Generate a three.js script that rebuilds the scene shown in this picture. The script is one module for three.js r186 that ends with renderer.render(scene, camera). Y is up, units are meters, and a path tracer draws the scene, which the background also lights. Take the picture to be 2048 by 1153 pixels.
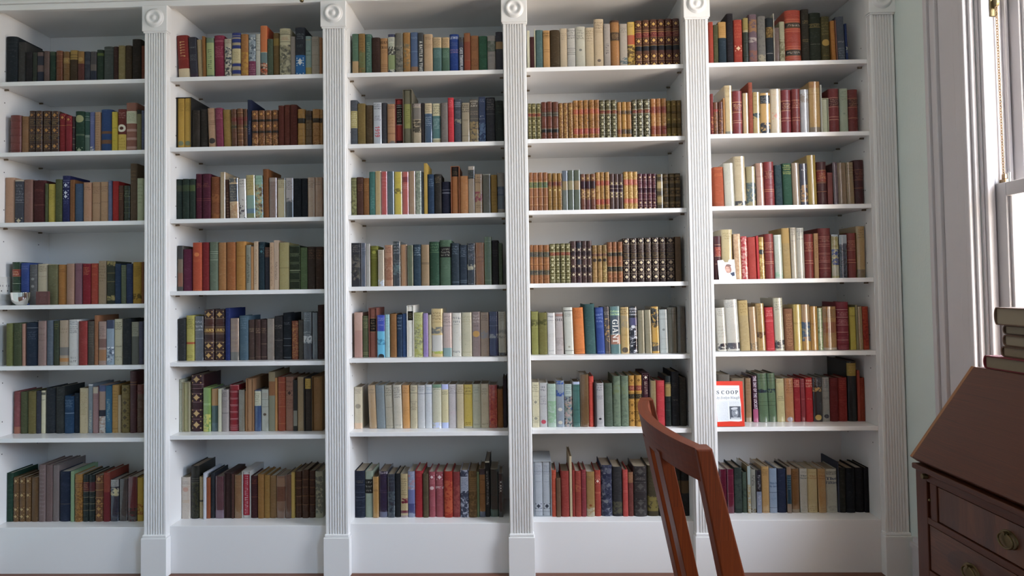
import * as THREE from 'three';
import { mergeGeometries } from 'three/addons/utils/BufferGeometryUtils.js';
import { RoundedBoxGeometry } from 'three/addons/geometries/RoundedBoxGeometry.js';
import { RectAreaLightUniformsLib } from 'three/addons/lights/RectAreaLightUniformsLib.js';

// ---------------------------------------------------------------- camera, sky, light
const scene = new THREE.Scene();
const camera = new THREE.PerspectiveCamera(2 * Math.atan(576.5 / 1300) * 180 / Math.PI, 2048 / 1153, 0.05, 60);
camera.position.set(1.4924, 1.1447, 2.6439);
camera.rotation.set(0.02894, 0.02867, -0.01407, 'YXZ');
camera.setViewOffset(2048, 1153, 21.25, 36.39, 2048, 1153);
scene.background = new THREE.Color().setRGB(0.86, 0.95, 1.1);
const renderer = new THREE.WebGLRenderer({ antialias: true });
renderer.toneMapping = THREE.LinearToneMapping;
renderer.toneMappingExposure = 1.06;
renderer.shadowMap.enabled = true;
RectAreaLightUniformsLib.init();
// daylight at the windows: one area light just outside each opening, as large as the opening
function windowLight(x, y, z, w, h, turn, intensity, r, g, b) {
  const l = new THREE.RectAreaLight(new THREE.Color().setRGB(r, g, b), intensity, w, h);
  l.position.set(x, y, z); l.rotation.y = turn; scene.add(l); return l;
}
const WIN1 = { z0: 0.475, z1: 1.325, y0: 0.62, y1: 2.4 }, WIN2 = { z0: 2.05, z1: 3.35, y0: 0.62, y1: 2.4 };
const XW = 3.006, XL = -0.80, ZB = 3.9, CEIL = 2.78;
windowLight(XW + 0.30, 1.51, 0.9, 0.85, 1.78, Math.PI / 2, 14.5, 1.13, 0.98, 0.8);
windowLight(XW + 0.30, 1.51, 2.7, 1.3, 1.78, Math.PI / 2, 1.8, 1.1, 0.97, 0.8);
// the open sky over the gardens, seen through the windows above the tree line
function skyLight(x, y, z, w, h, turn, intensity) {
  const l = new THREE.RectAreaLight(new THREE.Color().setRGB(0.62, 0.9, 1.32), intensity, w, h);
  l.position.set(x, y, z); l.rotation.y = turn; scene.add(l); return l;
}
skyLight(XW + 3, 4.2, 2.0, 9, 4.4, Math.PI / 2, 16);

// ---------------------------------------------------------------- helpers
function rng(seed) { let s = seed >>> 0; return () => { s = (s + 0x6D2B79F5) >>> 0; let t = s; t = Math.imul(t ^ (t >>> 15), t | 1); t ^= t + Math.imul(t ^ (t >>> 7), t | 61); return ((t ^ (t >>> 14)) >>> 0) / 4294967296; }; }
const taken = new Map();
function numbered(name) { const n = taken.get(name) || 0; taken.set(name, n + 1); return n ? name + '_' + String(n).padStart(3, '0') : name; }
function tag(o, label, category, group, kind) {
  if (label) o.userData.label = label;
  if (category) o.userData.category = category;
  if (group) o.userData.group = group;
  if (kind) o.userData.kind = kind;
  return o;
}
function thing(name, label, category, group) { const g = new THREE.Group(); g.name = numbered(name); scene.add(g); return tag(g, label, category, group); }
function mesh(name, geo, m, parent) {
  const g = Array.isArray(geo) ? (geo.length > 1 ? mergeGeometries(geo.map((q) => (q.index ? q.toNonIndexed() : q))) : geo[0]) : geo;
  const o = new THREE.Mesh(g, m); o.name = parent ? name : numbered(name); o.castShadow = o.receiveShadow = true; (parent || scene).add(o); return o;
}
function structure(name, geo, m) { return tag(mesh(name, geo, m), null, null, null, 'structure'); }
function box(x0, x1, y0, y1, z0, z1) { const g = new THREE.BoxGeometry(x1 - x0, y1 - y0, z1 - z0); g.translate((x0 + x1) / 2, (y0 + y1) / 2, (z0 + z1) / 2); return g; }
function rbox(x0, x1, y0, y1, z0, z1, r = 0.002, seg = 2) { const g = new RoundedBoxGeometry(x1 - x0, y1 - y0, z1 - z0, seg, r); g.translate((x0 + x1) / 2, (y0 + y1) / 2, (z0 + z1) / 2); return g; }
function prism(points, depth, bevel = 0) {   // polygon in XY swept along +Z
  const s = new THREE.Shape(points.map(([x, y]) => new THREE.Vector2(x, y)));
  return new THREE.ExtrudeGeometry(s, bevel ? { depth: depth - 2 * bevel, bevelEnabled: true, bevelSize: bevel, bevelThickness: bevel, bevelSegments: 2, curveSegments: 8 } : { depth, bevelEnabled: false, curveSegments: 8 });
}
function upright(points, y0, y1) {           // polygon in XZ swept along Y
  const g = prism(points.map(([x, z]) => [x, -z]), y1 - y0); g.rotateX(-Math.PI / 2); g.translate(0, y0, 0); return g;
}
function canvas(w, h) { const c = document.createElement('canvas'); c.width = w; c.height = h; return [c, c.getContext('2d')]; }
function texture(c, srgb = true) { const t = new THREE.CanvasTexture(c); if (srgb) t.colorSpace = THREE.SRGBColorSpace; t.wrapS = t.wrapT = THREE.RepeatWrapping; return t; }
function noiseTexture(size, seed, coarse, fine) {
  const R = rng(seed), d = new Uint8Array(size * size * 4), n1 = 32, n2 = 128, a = Array.from({ length: n1 * n1 }, R), b = Array.from({ length: n2 * n2 }, R);
  const smp = (g, n, x, y) => { const i = Math.floor(x), j = Math.floor(y), u = x - i, v = y - j, q = (p, r) => g[((r % n + n) % n) * n + ((p % n + n) % n)]; return (q(i, j) * (1 - u) + q(i + 1, j) * u) * (1 - v) + (q(i, j + 1) * (1 - u) + q(i + 1, j + 1) * u) * v; };
  for (let y = 0; y < size; y++) for (let x = 0; x < size; x++) {
    const v = Math.max(0, Math.min(255, 128 + coarse * 255 * (smp(a, n1, x / size * n1, y / size * n1) - 0.5) + fine * 255 * (smp(b, n2, x / size * n2, y / size * n2) - 0.5) + fine * 60 * (R() - 0.5)));
    d.set([v, v, v, 255], (y * size + x) * 4);
  }
  const t = new THREE.DataTexture(d, size, size); t.magFilter = THREE.LinearFilter; t.wrapS = t.wrapT = THREE.RepeatWrapping; t.needsUpdate = true; return t;
}
const grainNoise = noiseTexture(512, 7, 0.35, 0.7);
function bumpOf(repeat) { const t = grainNoise.clone(); t.repeat.set(repeat, repeat); t.needsUpdate = true; return t; }
const lin = (r, g, b) => new THREE.Color().setRGB(r, g, b);

// ---------------------------------------------------------------- materials
const paint = new THREE.MeshStandardMaterial({ color: lin(0.80, 0.79, 0.775), roughness: 0.36, bumpMap: bumpOf(3), bumpScale: 0.00002 });
const shelfPaint = new THREE.MeshStandardMaterial({ color: lin(0.82, 0.81, 0.80), roughness: 0.24, bumpMap: bumpOf(3), bumpScale: 0.00002 });
const wallPaint = new THREE.MeshStandardMaterial({ color: lin(0.64, 0.72, 0.685), roughness: 0.8, bumpMap: bumpOf(4), bumpScale: 0.0005 });
const ceilPaint = new THREE.MeshStandardMaterial({ color: lin(0.78, 0.78, 0.76), roughness: 0.9 });
const trimPaint = new THREE.MeshStandardMaterial({ color: lin(0.55, 0.53, 0.545), roughness: 0.4, bumpMap: bumpOf(3), bumpScale: 0.00002 });
const glass = new THREE.MeshPhysicalMaterial({ color: 0xffffff, roughness: 0, transmission: 1, thickness: 0, ior: 1.5 });
const brass = new THREE.MeshStandardMaterial({ color: lin(0.3, 0.2, 0.11), metalness: 1, roughness: 0.35 });
const agedBrass = new THREE.MeshStandardMaterial({ color: lin(0.16, 0.125, 0.06), metalness: 0.9, roughness: 0.45 });
const silver = new THREE.MeshStandardMaterial({ color: lin(0.86, 0.85, 0.82), metalness: 1, roughness: 0.1 });
const darkHole = new THREE.MeshStandardMaterial({ color: lin(0.03, 0.025, 0.02), roughness: 0.9 });
const pinMetal = new THREE.MeshStandardMaterial({ color: lin(0.2, 0.15, 0.1), metalness: 0.6, roughness: 0.5 });
const ivory = new THREE.MeshStandardMaterial({ color: lin(0.72, 0.71, 0.68), roughness: 0.35 });
function woodTexture(seed, base, dark, light, w = 512, h = 1024, streaks = 900) {   // grain runs along v
  const [c, x] = canvas(w, h), R = rng(seed); x.fillStyle = base; x.fillRect(0, 0, w, h);
  for (let i = 0; i < streaks; i++) {
    x.strokeStyle = R() < 0.55 ? dark : light; x.globalAlpha = 0.08 + 0.22 * R(); x.lineWidth = 0.6 + 3.4 * R() * R();
    let px = R() * w, py = R() * h * 1.2 - 0.1 * h; const len = h * (0.15 + 0.6 * R()), ph = R() * 6, am = 2 + 5 * R();
    x.beginPath(); x.moveTo(px, py);
    for (let s = 1; s <= 10; s++) x.lineTo(px + am * Math.sin(ph + s * 0.5), py + len * s / 10);
    x.stroke();
  }
  for (let i = 0; i < 2500; i++) { x.globalAlpha = 0.25 * R(); x.fillStyle = R() < 0.7 ? dark : light; x.fillRect(R() * w, R() * h, 0.8, 2 + 6 * R()); }
  x.globalAlpha = 1; return texture(c);
}
const chairTex = woodTexture(21, '#622608', '#3a1203', '#7e3810');
const chairWood = new THREE.MeshPhysicalMaterial({ map: chairTex, roughness: 0.42, specularIntensity: 0.35, clearcoat: 0.06, clearcoatRoughness: 0.3 });
const deskTex = woodTexture(35, '#4e2410', '#2c1206', '#6a381c');
const deskWood = new THREE.MeshPhysicalMaterial({ map: deskTex, roughness: 0.5, specularIntensity: 0.7, clearcoat: 0.15, clearcoatRoughness: 0.35 });
const deskVeneer = new THREE.MeshPhysicalMaterial({ map: woodTexture(57, '#5a3018', '#33180b', '#7c4c2c', 512, 1024, 1500), roughness: 0.46, clearcoat: 0.15, clearcoatRoughness: 0.35 });
{ const c = deskVeneer.map.image, x = c.getContext('2d'), R = rng(58); for (let i = 0; i < 60; i++) { x.globalAlpha = 0.10 + 0.14 * R(); x.fillStyle = R() < 0.5 ? '#2a1712' : '#86583a'; x.beginPath(); x.ellipse(R() * 512, R() * 1024, 14 + 46 * R(), 50 + 150 * R(), 0.4 * (R() - 0.5), 0, 6.3); x.fill(); } x.globalAlpha = 1; }
const edgeWood = new THREE.MeshPhysicalMaterial({ map: woodTexture(58, '#8a5a33', '#5a3519', '#a87444'), roughness: 0.5 });
const floorWood = new THREE.MeshStandardMaterial({ map: woodTexture(91, '#6d4330', '#42251a', '#8a5a40'), roughness: 0.45 });

// ---------------------------------------------------------------- room
const ROOM_T = 0.2;
structure('floor', worldUv(box(XL - ROOM_T, XW + ROOM_T, -0.1, 0, -0.6, ZB + ROOM_T), 0.6, 'x'), floorWood);
structure('ceiling', box(XL - ROOM_T, XW + ROOM_T, CEIL, CEIL + 0.15, -0.6, ZB + ROOM_T), ceilPaint);
structure('wall_left', box(XL - ROOM_T, XL, 0, CEIL, -0.6, ZB + ROOM_T), wallPaint);
structure('wall_behind_bookcase', box(XL, XW, 0, CEIL, -0.6, -0.335), wallPaint);
function wallWithOpenings(along, a0, a1, openings, make) {
  const g = []; let at = a0;
  for (const o of openings) { g.push(make(at, o.a, 0, CEIL)); g.push(make(o.a, o.b, 0, o.y0)); g.push(make(o.a, o.b, o.y1, CEIL)); at = o.b; }
  g.push(make(at, a1, 0, CEIL)); return g;
}
structure('wall_right', wallWithOpenings('z', -0.335, ZB, [WIN1, WIN2].map((w) => ({ a: w.z0, b: w.z1, y0: w.y0, y1: w.y1 })), (p, q, y0, y1) => box(XW, XW + ROOM_T, y0, y1, p, q)), wallPaint);
structure('wall_back', box(XL, XW, 0, CEIL, ZB, ZB + ROOM_T), wallPaint);
structure('baseboard_right', [box(XW - 0.018, XW, 0, 0.13, 0.06, ZB), box(XW - 0.026, XW, 0.13, 0.145, 0.06, ZB), box(XW - 0.012, XW, 0.145, 0.165, 0.06, ZB)], trimPaint);

// a double-hung sash window: local frame with a along the wall, u into the wall (outward), then turned into place
function sashWindow(name, label, o, place, detailed) {
  const W = new THREE.Group(); W.name = name; scene.add(W); W.userData.kind = 'structure'; W.userData.label = label;
  const w = o.b - o.a, mid = 1.462, P = (n, g, m, p) => mesh(n, Array.isArray(g) ? g : [g], m, p || W);
  // architrave: stepped profile on both sides and over the head
  const prof = [[-0.225, 0, 0.012], [-0.225, -0.022, 0.034], [-0.205, -0.03, 0.05], [-0.185, -0.02, 0.04]];
  const side = (s) => {
    const e = (p, q) => (s < 0 ? [o.a + p, o.a + q] : [o.b - q, o.b - p]);
    const g = [];
    for (const [p, q, d] of [[-0.225, -0.205, 0.03], [-0.205, -0.185, 0.02], [-0.185, -0.165, 0.026], [-0.165, -0.085, 0.014], [-0.085, -0.045, 0.017], [-0.045, -0.03, 0.024], [-0.03, -0.012, 0.03], [-0.012, 0.0, 0.016]]) {
      const [x0, x1] = e(p, q); g.push(rbox(x0, x1, 0.0, o.y1 + 0.2, -d, 0.0, 0.004));
    }
    return g;
  };
  P('casing', side(-1), trimPaint); P('casing', side(1), trimPaint);
  P('head_casing', [rbox(o.a - 0.225, o.b + 0.225, o.y1, o.y1 + 0.16, -0.02, 0, 0.003), rbox(o.a - 0.225, o.b + 0.225, o.y1 + 0.16, o.y1 + 0.2, -0.045, 0, 0.006)], trimPaint);
  P('sill', rbox(o.a - 0.05, o.b + 0.05, o.y0 - 0.03, o.y0, -0.05, 0.17, 0.006), trimPaint);
  // jamb linings with stop beads
  for (const s of [0, 1]) {
    const j = s ? [o.b - 0.012, o.b] : [o.a, o.a + 0.012], b1 = s ? [o.b - 0.026, o.b - 0.012] : [o.a + 0.012, o.a + 0.026];
    P('jamb', box(j[0], j[1], o.y0, o.y1, 0, ROOM_T), trimPaint);
    P('stop_bead', rbox(b1[0], b1[1], o.y0, o.y1, 0.004, 0.03, 0.004), trimPaint);
    P('parting_bead', rbox(b1[0], b1[1], o.y0, o.y1, 0.078, 0.09, 0.003), trimPaint);
  }
  P('head_lining', box(o.a, o.b, o.y1 - 0.012, o.y1, 0, ROOM_T), trimPaint);
  const sash = (n, y0, y1, u0) => {
    const S = new THREE.Group(); S.name = n; W.add(S);
    const a0 = o.a + 0.014, a1 = o.b - 0.014, t = 0.05, d = 0.038, lip = 0.012;
    P('stile', rbox(a0, a0 + t, y0, y1, u0, u0 + d, 0.003), trimPaint, S); P('stile', rbox(a1 - t, a1, y0, y1, u0, u0 + d, 0.003), trimPaint, S);
    P('rail', rbox(a0 + t, a1 - t, y1 - 0.045, y1, u0, u0 + d, 0.003), trimPaint, S); P('rail', rbox(a0 + t, a1 - t, y0, y0 + 0.06, u0, u0 + d, 0.003), trimPaint, S);
    P('glazing_bead', [rbox(a0 + t, a0 + t + lip, y0 + 0.06, y1 - 0.045, u0 + 0.008, u0 + 0.026, 0.004), rbox(a1 - t - lip, a1 - t, y0 + 0.06, y1 - 0.045, u0 + 0.008, u0 + 0.026, 0.004)], trimPaint, S);
    const m = (a0 + a1) / 2, ym = (y0 + y1) / 2;
    P('muntin', rbox(m - 0.011, m + 0.011, y0 + 0.06, y1 - 0.045, u0 + 0.006, u0 + 0.03, 0.004), trimPaint, S);
    P('pane', box(a0 + t, m - 0.011, y0 + 0.06, y1 - 0.045, u0 + 0.017, u0 + 0.0185), glass, S); P('pane', box(m + 0.011, a1 - t, y0 + 0.06, y1 - 0.045, u0 + 0.017, u0 + 0.0185), glass, S);
    return S;
  };
  sash('lower_sash', o.y0 + 0.002, mid, 0.034);
  sash('upper_sash', mid - 0.05, o.y1 - 0.012, 0.094);
  if (detailed) {
    const links = [], yTop = 2.045, yBot = mid + 0.03, n = 62;
    for (let i = 0; i < n; i++) {
      const g = new THREE.TorusGeometry(0.0048, 0.0012, 5, 8); g.scale(0.8, 1.25, 1); g.rotateY(i % 2 ? Math.PI / 2 : 0); g.translate(o.a + 0.03 + 0.006 * i / n, yTop + (yBot - yTop) * i / (n - 1), 0.05); links.push(g);
    }
    P('sash_chain', links, brass);
    const back = new THREE.CylinderGeometry(0.0025, 0.0025, yTop - 1.3, 8); back.translate(o.a + 0.024, (yTop + 1.3) / 2, 0.06); P('sash_cord', back, trimPaint);
    const pul = new THREE.CylinderGeometry(0.015, 0.015, 0.008, 20); pul.rotateX(Math.PI / 2); pul.translate(o.a + 0.022, yTop + 0.01, 0.052);
    P('sash_pulley', [pul, rbox(o.a + 0.012, o.a + 0.018, yTop - 0.03, yTop + 0.06, 0.04, 0.064, 0.002)], agedBrass);
    const knob = new THREE.CylinderGeometry(0.004, 0.004, 0.03, 10); knob.translate(o.a + 0.06, mid + 0.015, 0.05);
    P('chain_anchor', [rbox(o.a + 0.026, o.a + 0.05, mid, mid + 0.012, 0.042, 0.062, 0.002), rbox(o.a + 0.03, o.a + 0.044, mid + 0.012, mid + 0.03, 0.046, 0.056, 0.003)], brass); P('catch_pin', knob, silver);
  }
  place(W); return W;
}
const onRight = (W) => { W.rotation.y = -Math.PI / 2; W.scale.set(1, 1, -1); W.position.set(XW, 0, 0); };
// the local frame is (a, y, u): a runs along +z of the room on the right wall, u points out of the room
function placeRight(W) { W.matrixAutoUpdate = true; W.rotation.set(0, 0, 0); W.scale.set(1, 1, 1); W.traverse((m) => { if (m.isMesh) { const p = m.geometry.attributes.position; const q = m.geometry.attributes.normal; for (let i = 0; i < p.count; i++) { const a = p.getX(i), u = p.getZ(i); p.setX(i, XW + u); p.setZ(i, a); const na = q.getX(i), nu = q.getZ(i); q.setX(i, nu); q.setZ(i, na); } flip(m.geometry); } }); }
function placeBack(W) { W.traverse((m) => { if (m.isMesh) { const p = m.geometry.attributes.position; for (let i = 0; i < p.count; i++) p.setZ(i, ZB + p.getZ(i)); } }); }
function flip(g) { if (g.index) { const x = g.index.array; for (let i = 0; i < x.length; i += 3) { const t = x[i]; x[i] = x[i + 1]; x[i + 1] = t; } } else for (const n of Object.keys(g.attributes)) { const A = g.attributes[n], k = A.itemSize; for (let i = 0; i < A.count; i += 3) for (let c = 0; c < k; c++) { const t = A.array[i * k + c]; A.array[i * k + c] = A.array[(i + 1) * k + c]; A.array[(i + 1) * k + c] = t; } } }
sashWindow('window_1', 'white sash window with a brass chain beside the desk', { a: WIN1.z0, b: WIN1.z1, y0: WIN1.y0, y1: WIN1.y1 }, placeRight, true);
sashWindow('window_2', 'white sash window in the wall past the desk', { a: WIN2.z0, b: WIN2.z1, y0: WIN2.y0, y1: WIN2.y1 }, placeRight, false);

// ---------------------------------------------------------------- bookcase
const PX = [-0.7417, -0.0008, 0.7424, 1.4834, 2.2193, 2.9554];                       // pilaster centres
const SHELF = [[2.0419, 1.7435, 1.4485, 1.1034, 0.851, 0.5532, 0.1882], [2.045, 1.7503, 1.4513, 1.1529, 0.8597, 0.5605, 0.1922], [2.0451, 1.7491, 1.455, 1.1608, 0.867, 0.568, 0.1999], [2.0502, 1.7549, 1.4612, 1.1634, 0.8696, 0.5734, 0.2039], [2.0521, 1.7595, 1.4654, 1.1685, 0.8766, 0.5769, 0.2074]];                 // tops of the shelves, [bay][row]
const HALF = 0.0476, DEPTH = 0.3124, SOFFIT = 2.352, SHELF_T = 0.0175;
const bookcase = thing('built_in_bookcase', 'white built-in bookcase with fluted pilasters filling the end wall', 'bookcase');
mesh('back_panel', box(PX[0], PX[5], 0, SOFFIT, -DEPTH - 0.016, -DEPTH), paint, bookcase);
for (let i = 0; i < 6; i++) {
  mesh('upright', rbox(PX[i] - HALF, PX[i] + HALF, 0, SOFFIT, -DEPTH, 0, 0.001), paint, bookcase);
  // fluted shaft: half-round channels cut along the face
  const w = 0.046, zf = 0.026, n = 7, r = 0.0037, pts = [[-w, 0], [-w, zf - 0.002], [-w + 0.002, zf]], step = (2 * w - 0.018) / n;
  for (let k = 0; k < n; k++) { const c = -w + 0.009 + step * (k + 0.5); for (let a = 0; a <= 6; a++) { const t = Math.PI * a / 6; pts.push([c - r * Math.cos(t), zf - 0.0062 * Math.sin(t)]); } }
  pts.push([w - 0.002, zf], [w, zf - 0.002], [w, 0]);
  const P = new THREE.Group(); P.name = 'pilaster'; bookcase.add(P); P.position.x = PX[i];
  mesh('fluted_shaft', upright(pts, 0.168, 2.228), paint, P);
  mesh('plinth_block', [rbox(-0.0525, 0.0525, 0, 0.156, 0, 0.036, 0.002), rbox(-0.0495, 0.0495, 0.156, 0.168, 0, 0.032, 0.003)], paint, P);
  mesh('corner_block', [rbox(-0.053, 0.053, 2.228, 2.336, 0, 0.034, 0.003), rbox(-0.049, 0.049, 2.222, 2.23, 0, 0.03, 0.002)], paint, P);
  const ros = new THREE.LatheGeometry([[0, 0.010], [0.006, 0.0095], [0.010, 0.006], [0.013, 0.004], [0.0175, 0.0035], [0.021, 0.006], [0.0245, 0.0095], [0.029, 0.0105], [0.033, 0.008], [0.0355, 0.003], [0.038, 0.0045], [0.040, 0.0]].map(([a, b]) => new THREE.Vector2(a, b)), 40);
  ros.rotateX(Math.PI / 2); ros.translate(0, 2.283, 0.0335);
  mesh('rosette', ros, paint, P);
}
mesh('soffit', box(PX[0] - HALF, PX[5] + HALF, SOFFIT, SOFFIT + 0.02, -DEPTH, 0), paint, bookcase);
mesh('frieze', [box(PX[0] - 0.05, PX[5] + 0.05, SOFFIT, 2.62, -0.02, 0.012), rbox(PX[0] - 0.05, PX[5] + 0.05, 2.336, 2.362, -0.004, 0.022, 0.004), rbox(PX[0] - 0.05, PX[5] + 0.05, 2.362, 2.372, 0, 0.03, 0.004), rbox(PX[0] - 0.05, PX[5] + 0.05, 2.392, 2.4, 0, 0.02, 0.003)], paint, bookcase);
mesh('cornice', [rbox(PX[0] - 0.05, PX[5] + 0.05, 2.6, 2.66, -0.02, 0.05, 0.008), rbox(PX[0] - 0.05, PX[5] + 0.05, 2.66, 2.74, -0.02, 0.09, 0.02), box(PX[0] - 0.05, PX[5] + 0.05, 2.74, CEIL, -0.02, 0.1)], paint, bookcase);
const pinGeo = new THREE.CylinderGeometry(0.0035, 0.0035, 0.016, 8); pinGeo.rotateZ(Math.PI / 2);
const holeGeo = new THREE.CylinderGeometry(0.0026, 0.0026, 0.0003, 8); holeGeo.rotateZ(Math.PI / 2);
for (let b = 0; b < 5; b++) {
  const x0 = PX[b] + HALF, x1 = PX[b + 1] - HALF;
  for (let r = 0; r < 7; r++) {
    const y = SHELF[b][r];
    if (r === 6) { mesh('base_panel', rbox(x0, x1, 0, y, -DEPTH, -0.002, 0.0015), shelfPaint, bookcase); continue; }
    const s = mesh('shelf', rbox(x0 + 0.0006, x1 - 0.0006, y - SHELF_T, y, -DEPTH + 0.001, 0.0, 0.0012), shelfPaint, bookcase);
    for (const x of [x0 + 0.008, x1 - 0.008]) for (const z of [-0.045, -0.245]) { const p = mesh('shelf_pin', pinGeo, pinMetal, s); p.position.set(x, y - SHELF_T - 0.0034, z); }
    for (const dy of [-0.075, 0.06]) for (const z of [-0.045, -0.245]) for (const x of [x0, x1]) { const p = mesh('pin_hole', holeGeo, darkHole, bookcase); p.position.set(x, y + dy, z); }
  }
}

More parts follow.
